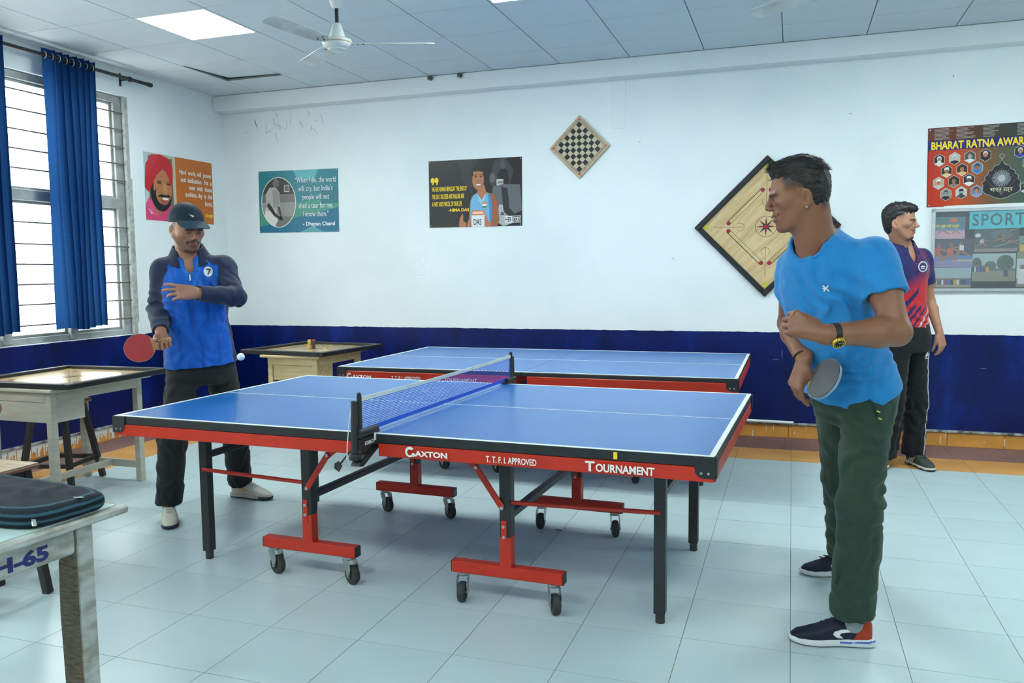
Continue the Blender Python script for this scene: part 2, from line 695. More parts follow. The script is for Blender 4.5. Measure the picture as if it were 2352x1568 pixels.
def add_brick(m):
    nt = m.node_tree
    b = nt.nodes['Principled BSDF']
    tc = nt.nodes.new('ShaderNodeTexCoord')
    br = nt.nodes.new('ShaderNodeTexBrick')
    br.inputs['Scale'].default_value = 1
    br.inputs['Brick Width'].default_value = 0.05
    br.inputs['Row Height'].default_value = 0.022
    br.inputs['Mortar Size'].default_value = 0.003
    br.inputs['Color1'].default_value = (*lin((166, 112, 108)), 1)
    br.inputs['Color2'].default_value = (*lin((150, 104, 104)), 1)
    br.inputs['Mortar'].default_value = (*lin((184, 152, 148)), 1)
    nt.links.new(tc.outputs['Object'], br.inputs['Vector'])
    nt.links.new(br.outputs['Color'], b.inputs['Base Color'])
    bp = nt.nodes.new('ShaderNodeBump')
    bp.inputs['Strength'].default_value = 0.5
    bp.inputs['Distance'].default_value = 0.003
    bp.invert = True
    nt.links.new(br.outputs['Fac'], bp.inputs['Height'])
    nt.links.new(bp.outputs[0], b.inputs['Normal'])


add_brick(M_MAROON)
M_GROUT = mat('floor_grout', (120, 122, 116), 0.9, var=0.25, scale=20)
floor = structure(MB().box(((XL + XR) / 2, (YF + YB) / 2, -0.056), (XR - XL + .4, YB - YF + .4, 0.11)).obj('floor', M_GROUT))
TS, TX, TY = 0.3945, 1.6038, -0.6044
GAP = 0.0028


def tile_mesh(w, d, m, name='tile'):
    return MB().box((0, 0, -0.006), (w - GAP, d - GAP, 0.012)).mesh(name, m)


def in_view(p, mx=1.06):
    d = Vector(p) - Vector(CAM_POS)
    z = d.dot(_f)
    if z < 0.3:
        return False
    return abs(d.dot(_r) / z * FPX) < 1176 * mx and abs(d.dot(_u) / z * FPX) < 784 * mx


me_tile = tile_mesh(TS, TS, M_TILE)
x0w, y1w = TX - 12 * TS, TY + 8 * TS        # edge of the white field
rest = MB()
cells = []
i = 0
while x0w + i * TS < XR:
    j = 1
    while y1w - j * TS > YF - TS:
        cx, cy = x0w + (i + .5) * TS, y1w - (j - .5) * TS
        vis = any(in_view((cx + a, cy + b2, 0)) for a in (-.19, .19) for b2 in (-.19, .19))
        cells.append((cx, cy, vis))
        j += 1
    i += 1
vis_cells = sorted([c for c in cells if c[2]], key=lambda c: (Vector((c[0], c[1], 0)) - Vector(CAM_POS)).length)
for cx, cy, _v in vis_cells[:300]:
    link('tile', me_tile, floor, (cx, cy, 0))
keep = set((c[0], c[1]) for c in vis_cells[:300])
for cx, cy, _v in cells:
    if (cx, cy) not in keep:
        rest.box((cx, cy, -.006), (TS - GAP, TS - GAP, .012))
tag(rest.obj('tile_field', M_TILE, floor), kind='stuff')
# ochre border and maroon paving strip along both walls
xo = -3.578
yo = 2.948
me_ob = tile_mesh(TS, yo - y1w, M_ORANGE)
me_ol = tile_mesh(x0w - xo, TS, M_ORANGE)
me_mb = tile_mesh(TS, YB - yo, M_MAROON)
me_ml = tile_mesh(xo - XL, TS, M_MAROON)
k = 0
while x0w + k * TS < XR:
    cx = x0w + (k + .5) * TS
    link('border_tile', me_ob, floor, (cx, (y1w + yo) / 2, 0))
    k += 1
link('border_tile', tile_mesh(x0w - xo, yo - y1w, M_ORANGE), floor, ((x0w + xo) / 2, (y1w + yo) / 2, 0))
k = 0
while xo + k * TS < XR:
    link('paver', me_mb, floor, (xo + (k + .5) * TS, (yo + YB) / 2, -0.001))
    k += 1
link('paver', tile_mesh(xo - XL, YB - yo, M_MAROON), floor, ((xo + XL) / 2, (yo + YB) / 2, -0.001))
k = 1
while y1w - k * TS > YF:
    cy = y1w - (k - .5) * TS
    link('border_tile', me_ol, floor, ((x0w + xo) / 2, cy, 0))
    k += 1
k = 1
while yo - k * TS > YF:
    link('paver', me_ml, floor, ((xo + XL) / 2, yo - (k - .5) * TS, -0.001))
    k += 1
# dropped scraps and a dark stain under the table
spot = MB()
for x, y, rx, ry in ((0.405, 0.519, .022, .013), (0.33, .45, .012, .005), (.18, -.02, .02, .004), (.43, .56, .008, .006), (-.1, -.05, .012, .003)):
    spot.add([(x + rx * math.cos(a) * (1 + .25 * math.sin(3 * a)), y + ry * math.sin(a), .0006) for a in [q * PI / 8 for q in range(16)]], [tuple(range(16))])
tag(spot.obj('floor_stain', mat('dark_stain', (92, 84, 74), .6), floor, fix=False), kind='stuff')

# --- skirting tiles
M_SKIRT = mat('ochre_skirting', (206, 150, 68), 0.45, col2=(184, 126, 54), scale=5)
M_DRIP = mat('dried_white_paint', (214, 220, 220), 0.7, var=0.1)


def skirting(name, along, n0, n1, pos, parent, seed, drip):
    me = None
    L = 0.3945
    rng = random.Random(seed)
    k = n0
    while k < n1:
        c = k + L / 2
        if me is None:
            me = MB().box((0, 0, 0), (L - .003, .014, .108) if along == 'x' else (.014, L - .003, .108), .002).mesh('skirting_tile', M_SKIRT)
        o = link('skirting_tile', me, parent, (c, pos - .006, .054) if along == 'x' else (pos + .006, c, .054))
        k += L
    led = MB()
    if along == 'x':
        led.box(((n0 + n1) / 2, pos - .008, .118), (n1 - n0, .03, .018), .003)
    else:
        led.box((pos + .008, (n0 + n1) / 2, .118), (.03, n1 - n0, .018), .003)
    led.obj('skirting_ledge', mat('chipped_ledge', (170, 174, 172), .7, col2=(60, 62, 66), scale=16, bump=.4), parent)
    dr = MB()
    if along == 'x':
        t = n0
        while t < n1 and drip:
            t += rng.uniform(.02, .16)
            hh = rng.uniform(.012, .075)
            w = rng.uniform(.003, .008)
            top = .107 if rng.random() < .7 else rng.uniform(.05, .1)
            dr.box((t, pos - .0145, top - hh / 2), (w, .003, hh), .001)
    else:
        # ragged coat of white paint run down over the tiles
        n = int((n1 - n0) / .009)
        zs = [max(.012, .107 - abs(rng.gauss(.055, .03))) for _ in range(n)]
        x = pos + .0138
        v, f = [], []
        for k, z in enumerate(zs):
            a, b_ = n0 + (n1 - n0) * k / n, n0 + (n1 - n0) * (k + 1) / n
            m_ = len(v)
            v += [(x, a, .1085), (x, b_, .1085), (x, b_, z), (x, a, z)]
            f.append((m_, m_ + 1, m_ + 2, m_ + 3))
        dr.add(v, f)
    tag(dr.obj('paint_drips', M_DRIP, parent, fix=False), kind='stuff')


skirting('b', 'x', XL, XR, YB, wb, 3, 150)
skirting('l', 'y', -1.2, YB - .02, XL, wall_left, 4, 520)
# flaking paint strip and a stub of conduit on the ledge
MB().tube([(1.22, YB - .03, .135), (1.30, YB - .03, .135), (1.62, YB - .03, .132)], .012, 8).obj('conduit_stub', M_WHITE, wb, True)

# --- ceiling: bars and boards
GX, GY, SX, SY = -3.378, 1.597, 0.608, 0.603
xs = [XL] + [GX + k * SX for k in range(0, 15)] + [XR]
ys = [YB - .15]
j = 2
while GY + j * SY > YF:
    ys.append(GY + j * SY)
    j -= 1
ys.append(YF)
ceiling = structure(MB().box(((XL + XR) / 2, (YF + YB) / 2, H + .13), (XR - XL + .4, YB - YF + .4, 0.1)).obj('ceiling', M_TBAR))
for x in xs[1:-1]:
    MB().box((x, (YF + YB - .15) / 2, H + .012), (.024, YB - .15 - YF, .012)).obj('grid_bar', M_TBAR, ceiling)
for y in ys[1:-1]:
    MB().box(((XL + XR) / 2, y, H + .0135), (XR - XL, .024, .012)).obj('grid_bar', M_TBAR, ceiling)
LIGHT_I, LIGHT_J = (1, 5, 9, 13), (-1, -9)
M_DIFF = mat('light_diffuser', (255, 255, 255), 0.4, emit=((0.87, 0.96, 0.92), PANEL_STRENGTH))
M_LFRAME = mat('light_frame', (225, 230, 230), 0.4, var=.03)
meshes = {}
for a in range(len(xs) - 1):
    for b2 in range(len(ys) - 1):
        xa, xb, yb, ya = xs[a], xs[a + 1], ys[b2], ys[b2 + 1]
        ci, cj = a - 1, round((ya - GY) / SY)
        cx, cy = (xa + xb) / 2, (ya + yb) / 2
        if ci in LIGHT_I and cj in LIGHT_J and b2 < len(ys) - 2:
            k = (LIGHT_I.index(ci), LIGHT_J.index(cj))
            names = {(0, 0): 'lit square ceiling panel above the left player near the windows',
                     (1, 0): 'lit square ceiling panel right of the ceiling fan, at the top edge'}
            t = thing('ceiling_light', names.get(k, 'lit square ceiling panel outside the picture, %s, %s' % (('far row', 'row behind the viewer')[k[1]], ('nearest the windows', 'second from the windows', 'third from the windows', 'farthest from the windows')[k[0]])), 'ceiling light', (cx, cy, H), group='recessed light panels')
            f_ = MB()
            w, d, q = SX - .012, SY - .012, .018
            for sx in (-1, 1):
                f_.box((sx * (w / 2 - q / 2), 0, .005), (q, d, .014), .002)
                f_.box((0, sx * (d / 2 - q / 2), .005), (w - 2 * q, q, .014), .002)
            f_.obj('frame', M_LFRAME, t)
            MB().box((0, 0, .006), (w - 2 * q - .001, d - 2 * q - .001, .006)).obj('diffuser', M_DIFF, t)
            continue
        w, d = xb - xa - .007, yb - ya - .007
        key = (round(w, 3), round(d, 3))
        if key not in meshes:
            meshes[key] = MB().box((0, 0, .006), (w, d, .011), .0015).mesh('ceiling_panel', M_CEIL)
        o = link('ceiling_panel', meshes[key], ceiling, (cx, cy, H))
        if ci == 0 and cj == 1:      # the loose board
            o.location.z += .014
            o.rotation_euler = (0.040, 0.012, 0)
MB().box((XL + .012, (YF + YB) / 2, H - .004), (.024, YB - YF, .012)).obj('edge_bar', M_LFRAME, ceiling)

# ------------------------------------------------------------------ table tennis tables
M_TTBLUE = mat('table_blue', (36, 108, 182), 0.27, var=0.06, scale=3, spec=0.55, bump=0.04, bscale=300)
M_LINE = mat('white_line', (222, 230, 230), 0.4, var=0.05)
M_TRIM = mat('black_edge', (30, 34, 36), 0.45, var=0.35, scale=30)
M_RED = mat('red_steel', (190, 42, 16), 0.38, var=0.12, scale=10, spec=0.5)
M_TUBE = mat('black_tube', (36, 40, 42), 0.4, var=0.25, scale=18)
M_CHROME = mat('caster_steel', (170, 176, 176), 0.3, metal=0.9, var=0.2, scale=40)
M_RUBBER = mat('caster_rubber', (52, 54, 54), 0.7, var=0.3, scale=30)
M_BOLT = mat('bolt_zinc', (176, 180, 176), 0.35, metal=0.8, var=0.1)
M_PRINTW = mat('white_print', (226, 226, 222), 0.5, var=0.05)
M_PRINTK = mat('black_print', (22, 24, 28), 0.5, var=0.05)
M_PRINTY = mat('yellow_print', (238, 206, 36), 0.45, var=0.05)


def caster(parent, x, y, ang, ztop=0.125):
    """swivel caster hung under a bar: plate, fork, wheel"""
    c, s = math.cos(ang), math.sin(ang)
    fw = Vector((c, s, 0))          # rolling direction (trail)
    ax = Vector((-s, c, 0))
    base = Vector((x, y, 0))
    hub = base + fw * .024 + Vector((0, 0, .044))
    e = bpy.data.objects.new('caster', None)
    cy = MB().lathe([(.0, ztop), (.026, ztop), (.027, ztop - .006), (.024, ztop - .014), (.0, ztop - .014)], 18, (x, y, 0)).obj('caster', M_CHROME, parent, True)
    fk = MB()
    for sd in (-1, 1):
        p = [base + ax * sd * .0215 + fw * d + Vector((0, 0, z)) for d, z in ((-.02, ztop - .014), (.03, ztop - .014), (.04, .075), (.03, .034), (.014, .034), (.004, .07))]
        n = len(p)
        q = [k + ax * sd * .0025 for k in p]
        fk.add(p + q, [tuple(range(n)), tuple(range(2 * n - 1, n - 1, -1))] + [(i, (i + 1) % n, n + (i + 1) % n, n + i) for i in range(n)])
    fk.cyl(hub - ax * .029, hub + ax * .029, .006, n=8)
    fk.obj('fork', M_CHROME, cy)
    R = Matrix((fw, Vector((0, 0, 1)), ax)).transposed()
    MB().lathe([(.014, -.012), (.018, -.016), (.034, -.017), (.0415, -.013), (.044, -.006), (.044, .006), (.0415, .013), (.034, .017), (.018, .016), (.014, .012)], 24, hub, R).obj('wheel', M_RUBBER, cy, True)
    return cy


def tt_table(label, loc, rz, ztop, bh, marks):
    t = thing('table_tennis_table', label, 'table', loc, rz, 'table tennis tables')
    W, D = 2.74, 1.525
    dz = ztop - .76
    for s in (-1, 1):
        cx = s * W / 4
        top = MB().box((cx, 0, .749 + dz), (W / 2 - .004, D - .006, .020), .001).obj('table_top', M_TTBLUE, t)
        # painted lines as thin raised bands
        zl = .7594 + dz
        ln = MB()
        for sy in (-1, 1):
            ln.box((cx, sy * (D / 2 - .010), zl), (W / 2 - .004, .020, .0012))
        ln.obj('side_line', M_LINE, top)
        MB().box((s * (W / 2 - .010), 0, zl), (.020, D - .041, .0012)).obj('end_line', M_LINE, top)
        MB().box((cx - s * .01, 0, zl), (W / 2 - .026, .0045, .0012)).obj('centre_line', M_LINE, top)
        tr = MB()
        for sy in (-1, 1):
            tr.box((cx, sy * (D / 2 - .004), .758 - bh / 2 + dz), (W / 2 - .004, .012, bh), .003)
        tr.box((s * (W / 2 - .004), 0, .758 - bh / 2 + dz), (.012, D - .016, bh), .003)
        tr.obj('edge_trim', M_TRIM, t)
        ap = MB()
        ah = .758 - bh - .669
        for sy in (-1, 1):
            ap.box((cx + s * .018, sy * (D / 2 - .006), .669 + ah / 2 + dz), (W / 2 - .04, .022, ah), .002)
        ap.box((s * (W / 2 - .008), 0, .669 + ah / 2 + dz), (.022, D - .02, ah), .002)
        ap.box((s * .05, 0, .70 + dz), (.022, D - .03, .042), .002)
        ap.obj('apron', M_RED, t)
        for sy in (-1, 1):
            cp = MB()
            z0, z1 = .682 + dz, .757 + dz
            y = sy * (D / 2)
            x = s * W / 2
            pts = [(0, z1), (-.075, z1), (-.070, .70 + dz), (-.058, z0 + .004), (-.045, z0), (0, z0)]
            cp.prism([(p[0] * s, p[1]) for p in pts], (x + s * .004, y - sy * .008, 0), (1, 0, 0), (0, 0, 1), (0, sy * .0155, 0))
            cp.prism([(p[0] * sy * .8, p[1]) for p in pts], (x - s * .008, y + sy * .004, 0), (0, 1, 0), (0, 0, 1), (s * .0155, 0, 0))
            co = cp.obj('corner_guard', M_TRIM, t)
            bo = MB()
            for dx in (-.02, -.045):
                bo.cyl((x + s * dx, y + sy * .006, .70 + dz), (x + s * dx, y + sy * .0095, .70 + dz), .005, n=8)
            bo.obj('bolt', M_BOLT, co)
        # outer legs with rubber feet
        for sy in (-1, 1):
            lg = MB().box((s * 1.125, sy * .45, .355 + dz / 2), (.046, .046, .63 + dz), .003).obj('leg', M_TUBE, t)
            MB().cyl((s * 1.125, sy * .45, 0), (s * 1.125, sy * .45, .042), .019, n=14).obj('foot', M_RUBBER, lg, True)
        MB().beam((s * 1.125, -.427, .52), (s * 1.125, .427, .52), .03, .03, .003).obj('leg_crossbar', M_TUBE, t)
        # wheeled undercarriage
        ux = s * .49
        for sy, yy in ((-1, -.50), (1, .55)):
            up = MB().box((ux, yy, .485 + dz / 2), (.050, .050, .37 + dz), .003).obj('upright', M_TUBE, t)
            MB().box((ux, yy, .23), (.052, .052, .15), .003).obj('sleeve', M_RED, up)
            MB().box((ux - .004, yy - .0275, .32), (.024, .004, .11), .001).obj('strap', M_RED, up)
            b = MB()
            for z in (.305, .35):
                b.cyl((ux - .004, yy - .029, z), (ux - .004, yy - .034, z), .007, n=10)
            b.obj('bolt', M_BOLT, up)
            br = MB().box((ux, yy, .150), (.50, .050, .050), .003).obj('foot_bar', M_RED, t)
            ec = MB()
            for e in (-1, 1):
                ec.box((ux + e * .2505, yy, .150), (.004, .048, .048), .001)
            ec.obj('end_cap', M_TRIM, br)
            for e in (-1, 1):
                caster(t, ux + e * .205, yy, {(-1, -1): -.30, (-1, 1): -.42, (1, -1): -1.38, (1, 1): -1.02}[(s, e)] + (-.15 if sy > 0 else 0))
        MB().beam((ux, -.475, .385), (ux, .525, .385), .032, .032, .003).obj('cross_bar', M_TUBE, t)
        # folding brace and red tie rod on both long sides
        for yy in (-.53, .58):
            bc = MB()
            bc.beam((ux - s * .01, yy, .43), (ux - s * .13, yy, .60), .028, .006, .002, up=(0, 1, 0))
            bc.beam((ux - s * .12, yy + .004, .585), (ux - s * .25, yy + .004, .69), .028, .006, .002, up=(0, 1, 0))
            bo = bc.obj('folding_brace', M_RED, t)
            b = MB()
            for x, z in ((ux - s * .01, .43), (ux - s * .125, .592)):
                b.cyl((x, yy - .008, z), (x, yy + .004, z), .008, n=10)
            b.obj('bolt', M_BOLT, bo)
            MB().beam((ux + s * .02, yy + .02, .45), (s * 1.13, yy * .93 + .02, .455), .012, .018, .004).obj('tie_rod', M_RED, t)
    # printed lettering on the apron of one half
    yf = -D / 2 - .0172
    ux_, uz_ = (1, 0, 0), (0, 0, 1)
    for s_, x, z, size, wd, kind in marks:
        if s_ == 'LOGO':
            lg = MB()
            pts = [(x + .021 + .021 * math.cos(a), z + .019 + .021 * math.sin(a)) for a in [math.radians(k) for k in range(40, 321, 14)]]
            pts += [(x + .020 + .011 * math.cos(a), z + .017 + .012 * math.sin(a)) for a in [math.radians(k) for k in range(318, 39, -14)]]
            lg.prism(pts, (0, yf - .0006, 0), ux_, uz_, (0, .0004, 0))
            lg.prism(ell(x + .036, z + .008, .008, .008, 12), (0, yf - .0006, 0), ux_, uz_, (0, .0004, 0))
            lg.obj('emblem', M_PRINTW, t)
        else:
            text(t, s_, size, M_PRINTW, (x, yf, z), ux_, uz_, width=wd, bold=kind)
    return t


TT1 = tt_table('blue table tennis table in front, with the net and a player at each end', (0, 0, 0), -0.0351, 0.76, .038, [
    ('LOGO', .167, .680, 0, 0, 0), ('AXTON', .212, .684, .030, .142, .0012), ('T. T. F. I. APPROVED', .515, .683, .034, .205, .0006)])
yf_ = -1.525 / 2 - .0172
text(TT1, 'T', .052, M_PRINTW, (.909, yf_, .680), (1, 0, 0), (0, 0, 1), width=.036, bold=.0014)
text(TT1, 'OURNAMENT', .040, M_PRINTW, (.948, yf_, .681), (1, 0, 0), (0, 0, 1), width=.215, bold=.0012)
MB().box((1.02, -.7745, .742), (.014, .001, .026)).obj('sticker', M_PRINTY, TT1)
TT2 = tt_table('blue table tennis table behind, without a net, parallel to the wall', (-0.082, 2.1375, 0), 0.0, 0.750, .027, [
    ('LOGO', -1.29, .668, 0, 0, 0), ('AXTON', -1.245, .672, .032, .15, .0012), ('T. T. F. I. APPROVED', -.94, .672, .034, .22, .0006),
    ('TOURNAMENT', -.545, .672, .034, .24, .001)])

# ------------------------------------------------------------------ net
M_NETBLUE = mat('net_cord', (34, 88, 206), 0.6, var=0.1)
M_TAPE = mat('net_tape', (206, 216, 210), 0.7, var=0.08, scale=20)
c_, s_ = math.cos(-.0351), math.sin(-.0351)
net = thing('table_tennis_net', 'blue net with white top tape clamped across the front table', 'net', (0, 0, .76), -0.0351)
y0n, y1n, zt = -.838, .838, .158
tp = MB()
NN = 24
for sx in (-.0018, .0018):
    pass
sag = lambda y: -.006 * (1 - (y / .84) ** 2)
tv, tf = [], []
for k in range(NN + 1):
    y = y0n + (y1n - y0n) * k / NN
    for dx, dz_ in ((-.002, 0), (.002, 0), (.002, -.016), (-.002, -.016)):
        tv.append((dx, y, zt + sag(y) + dz_))
for k in range(NN):
    for q in range(4):
        tf.append((k * 4 + q, k * 4 + (q + 1) % 4, k * 4 + 4 + (q + 1) % 4, k * 4 + 4 + q))
MB().add(tv, tf).obj('top_tape', M_TAPE, net)
MB().box((0, 0, .022), (.003, y1n - y0n, .018)).obj('bottom_band', M_NETBLUE, net)
cd = MB()
rows = 15
for k in range(rows):
    zz = .034 + (zt - .016 - .034) * (k + .5) / rows
    pts = [(0, y0n + (y1n - y0n) * q / 8, zz + sag(y0n + (y1n - y0n) * q / 8) * zz / zt) for q in range(9)]
    cd.tube(pts, .00125, 4, False)
for k in range(110):
    y = y0n + (y1n - y0n) * (k + .5) / 110
    cd.tube([(0, y, .030), (0, y, zt - .014 + sag(y))], .00024, 3, False)
tag(cd.obj('cords', M_NETBLUE, net), kind='stuff')
M_CLAMP = mat('clamp_black', (32, 35, 37), 0.5, var=0.2, bump=.3, bscale=200)
for sy in (-1, 1):
    ye = sy * .858
    po = MB()
    po.tube([(0, sy * .842, .004), (0, sy * .842, .165)], [.011, .010], 14)
    po.tube([(-.006, ye + sy * .016, -.06), (-.005, ye + sy * .013, .148)], [.016, .013], 14)
    po.lathe([(.006, .165), (.009, .168), (.009, .174), (.005, .178), (.0, .178)], 12, (0, sy * .842, 0))
    pn = po.obj('post', M_CLAMP, net, True)
    MB().lathe([(.0, -.088), (.024, -.085), (.026, -.07), (.018, -.062), (.0, -.06)], 16, (-.005, ye + sy * .016, 0)).obj('knob', M_CLAMP, pn, True)
    cl = MB()
    cl.box((.0, sy * .80, .0075), (.05, .15, .010), .003)
    cl.box((.0, sy * .795, -.018), (.036, .13, .022), .004)
    cl.prism([(0, 0), (.13, .0), (.13, -.012), (.035, -.052), (-.005, -.046)], (-.022, sy * .87, -.008), (0, -sy, 0), (0, 0, 1), (.044, 0, 0))
    cl.prism([(0, 0), (.14, .045), (.15, .035), (.02, -.02), (-.01, -.015)], (-.02, sy * .875, -.095), (0, -sy, 0), (0, 0, 1), (.04, 0, 0))
    cb = cl.obj('clamp', M_CLAMP, net)
    MB().tube([(.012, sy * .87, .020), (.012, sy * .735, .020)], .013, 14).obj('roller', M_CLAMP, cb, True)
    if sy < 0:
        text(net, 'KORMILCO', .020, M_PRINTW, (.0225, -.845, -.032), (0, 1, 0), (0, 0, 1), width=.075, bold=.0006)
        MB().box((.026, -.77, -.01), (.004, .014, .03), .001).obj('torn_sticker', M_TAPE, net)
        ch = MB()
        ch.tube([(-.012, -.872, .150), (-.022, -.885, .06), (-.03, -.89, -.03), (-.034, -.888, -.085)], .0022, 6)
        ch.obj('cord', M_TAPE, net, True)
        ga = MB()
        ga.beam((-.03, -.87, -.055), (-.075, -.878, -.11), .004, .012, 0, up=(0, 1, 0))
        ga.prism([(0, 0), (.02, .012), (.036, -.006), (.02, -.032), (.0, -.02)], (-.1, -.878, -.108), (1, 0, 0), (0, 0, 1), (0, .003, 0))
        ga.obj('net_gauge', M_CLAMP, net)

# ------------------------------------------------------------------ carrom boards on wooden tables
M_CREAM = mat('cream_painted_wood', (186, 182, 168), 0.55, var=0.14, scale=6, stretch=(1, 1, 6), bump=.15, bscale=60)
M_PINE = mat('pale_varnished_wood', (206, 184, 140), 0.5, col2=(184, 160, 118), scale=5, stretch=(1, 6, 6), bump=.12)
M_PLY = mat('carrom_ply', (206, 182, 138), 0.16, col2=(186, 158, 110), scale=3, stretch=(7, 1, 1), spec=.6)
M_BOARDK = mat('carrom_frame', (26, 28, 30), 0.42, var=0.35, scale=20)


def game_table(label, loc, rz, m, w=.52, d=.54, h=.735, drawer_side=1):
    t = thing('wooden_table', label, 'table', loc, rz)
    MB().box((0, 0, h - .011), (w + .10, d + .08, .022), .005).obj('table_top', m, t)
    lw = .045
    for sx in (-1, 1):
        for sy in (-1, 1):
            MB().box((sx * (w / 2 - lw / 2), sy * (d / 2 - lw / 2), (h - .022) / 2), (lw, lw, h - .022), .003).obj('leg', m, t)
    ap = MB()
    for sy in (-1, 1):
        ap.box((0, sy * (d / 2 - .012), h - .054), (w - 2 * lw, .02, .064), .002)
    for sx in (-1, 1):
        ap.box((sx * (w / 2 - .012), 0, h - .054), (.02, d - 2 * lw, .064), .002)
    ap.obj('apron', m, t)
    dr = MB()
    dr.box((0, -d / 2 + .018, h - .15), (w - 2 * lw - .004, .018, .125), .003)
    for sx in (-1, 1):
        dr.box((sx * (w / 2 - lw / 2 - .004), -d / 2 + lw + .11, h - .152), (.016, .22, .13), .002)
    dr.box((0, -d / 2 + lw + .21, h - .152), (w - 2 * lw, .014, .13), .002)
    dr.box((0, -d / 2 + lw + .10, h - .212), (w - 2 * lw, .22, .008))
    dr.obj('drawer', m, t)
    for sy in (-1, 1):
        MB().beam((-(w / 2 - lw), sy * (d / 2 - lw / 2), .115), (w / 2 - lw, sy * (d / 2 - lw / 2), .115), .024, .05, .002).obj('side_stretcher', m, t)
    MB().beam((0.0, -(d / 2 - lw), .118), (0.0, d / 2 - lw, .118), .03, .042, .002).obj('middle_stretcher', m, t)
    return t


def star(cx, cy, r, n, inner, a0=PI / 2):
    p = []
    for k in range(n * 2):
        a = a0 + PI * k / n
        rr = r if k % 2 == 0 else inner
        p.append((cx + rr * math.cos(a), cy + rr * math.sin(a)))
    return p


def ring(cx, cy, r, w, n=40, a0=0, a1=2 * PI):
    o = [(cx + r * math.cos(a0 + (a1 - a0) * k / n), cy + r * math.sin(a0 + (a1 - a0) * k / n)) for k in range(n + 1)]
    i = [(cx + (r - w) * math.cos(a0 + (a1 - a0) * k / n), cy + (r - w) * math.sin(a0 + (a1 - a0) * k / n)) for k in range(n, -1, -1)]
    return o + i


def seg(x0, y0, x1, y1, w):
    d = Vector((x1 - x0, y1 - y0))
    n = Vector((-d.y, d.x)).normalized() * w / 2
    return [(x0 + n.x, y0 + n.y), (x1 + n.x, y1 + n.y), (x1 - n.x, y1 - n.y), (x0 - n.x, y0 - n.y)]


M_PRINT = vcmat('colour_print', 0.3, 0.4)


def carrom_board(label, size, loc, rot, group, wall=False):
    """square ply field in a raised black frame; local z is the playing side"""
    t = thing('carrom_board', label, 'game board', loc, 0, group)
    t.rotation_euler = rot
    f = size / 2
    fw = .045
    MB().box((0, 0, .006), (size - .03, size - .03, .012)).obj('playing_surface', M_PLY, t)
    fr = MB()
    for s in (-1, 1):
        fr.box((s * (f - fw / 2), 0, .015), (fw, size, .036), .005)
        fr.box((0, s * (f - fw / 2), .015), (size - 2 * fw, fw, .036), .005)
    fr.obj('frame', M_BOARDK, t)
    q = f - fw
    net_ = MB()
    for sx in (-1, 1):
        for sy in (-1, 1):
            net_.prism(ell(sx * (q - .026), sy * (q - .026), .022, .022, 18), (0, 0, .0122), (1, 0, 0), (0, 1, 0), (0, 0, .0006))
    net_.obj('pocket', mat('yellow_pocket', (196, 190, 60), .7, var=.25, scale=40), t)
    sh = []
    b0, b1 = q - .115, q - .145
    for k in range(4):
        a = k * PI / 2
        c, s = math.cos(a), math.sin(a)
        Rr = lambda pts: [(p[0] * c - p[1] * s, p[0] * s + p[1] * c) for p in pts]
        L = b0 - .06
        sh.append((Rr(seg(-L, -b0, L, -b0, .0055)), (40, 36, 40)))
        sh.append((Rr(seg(-L, -b1, L, -b1, .0026)), (40, 36, 40)))
        for e in (-1, 1):
            sh.append((Rr(ell(e * L, -(b0 + b1) / 2, .0165, .0165, 18)), (40, 36, 44)))
            sh.append((Rr(ell(e * L, -(b0 + b1) / 2, .0135, .0135, 18)), (168, 30, 44)))
        d0 = .12
        sh.append((Rr(seg(-d0, -d0, -(q - .07), -(q - .07), .0026)), (60, 50, 44)))
        sh.append((Rr(ring(-d0 - .025, -d0 - .025, .034, .0026, 24, PI * .25 - 2.3, PI * .25 + 2.3)), (60, 50, 44)))
    sh.append((ring(0, 0, .085, .003), (50, 44, 44)))
    for k in range(8):
        a = k * PI / 4
        tip = (math.cos(a) * .08, math.sin(a) * .08)
        l = (math.cos(a + .39) * .022, math.sin(a + .39) * .022)
        r = (math.cos(a - .39) * .022, math.sin(a - .39) * .022)
        sh.append(([tip, l, (0, 0)], (170, 34, 44) if k % 2 else (44, 44, 50)))
        sh.append(([tip, (0, 0), r], (70, 60, 56)))
    sh.append((ell(0, 0, .0165, .0165, 18), (40, 36, 44)))
    sh.append((ell(0, 0, .0135, .0135, 18), (172, 30, 44)))
    printed('printed_lines', t, sh, (0, 0, .0122), (1, 0, 0), (0, 1, 0), M_PRINT, step=.00003, base=.0002)
    return t


game_table('cream painted wooden table with drawer under the carrom board by the window', (-2.87, .385, 0), 0, M_CREAM, .52, .73)
carrom_board('black framed carrom board lying on the cream table by the window', .855, (-2.88, .41, .7385), (0, 0, 0.04), 'carrom boards')
game_table('pale varnished wooden table with drawer in the far corner', (-2.31, 2.445, 0), -.02, M_PINE, .48, .70)
carrom_board('black framed carrom board holding stacked coins in the far corner', .86, (-2.36, 2.49, .7385), (0, 0, -.10), 'carrom boards')
carrom_board('black framed carrom board hung on the wall as a diamond', .818, (1.376, YB - .0005, 1.752), (PI / 2, PI / 4 + .006, 0), 'carrom boards')
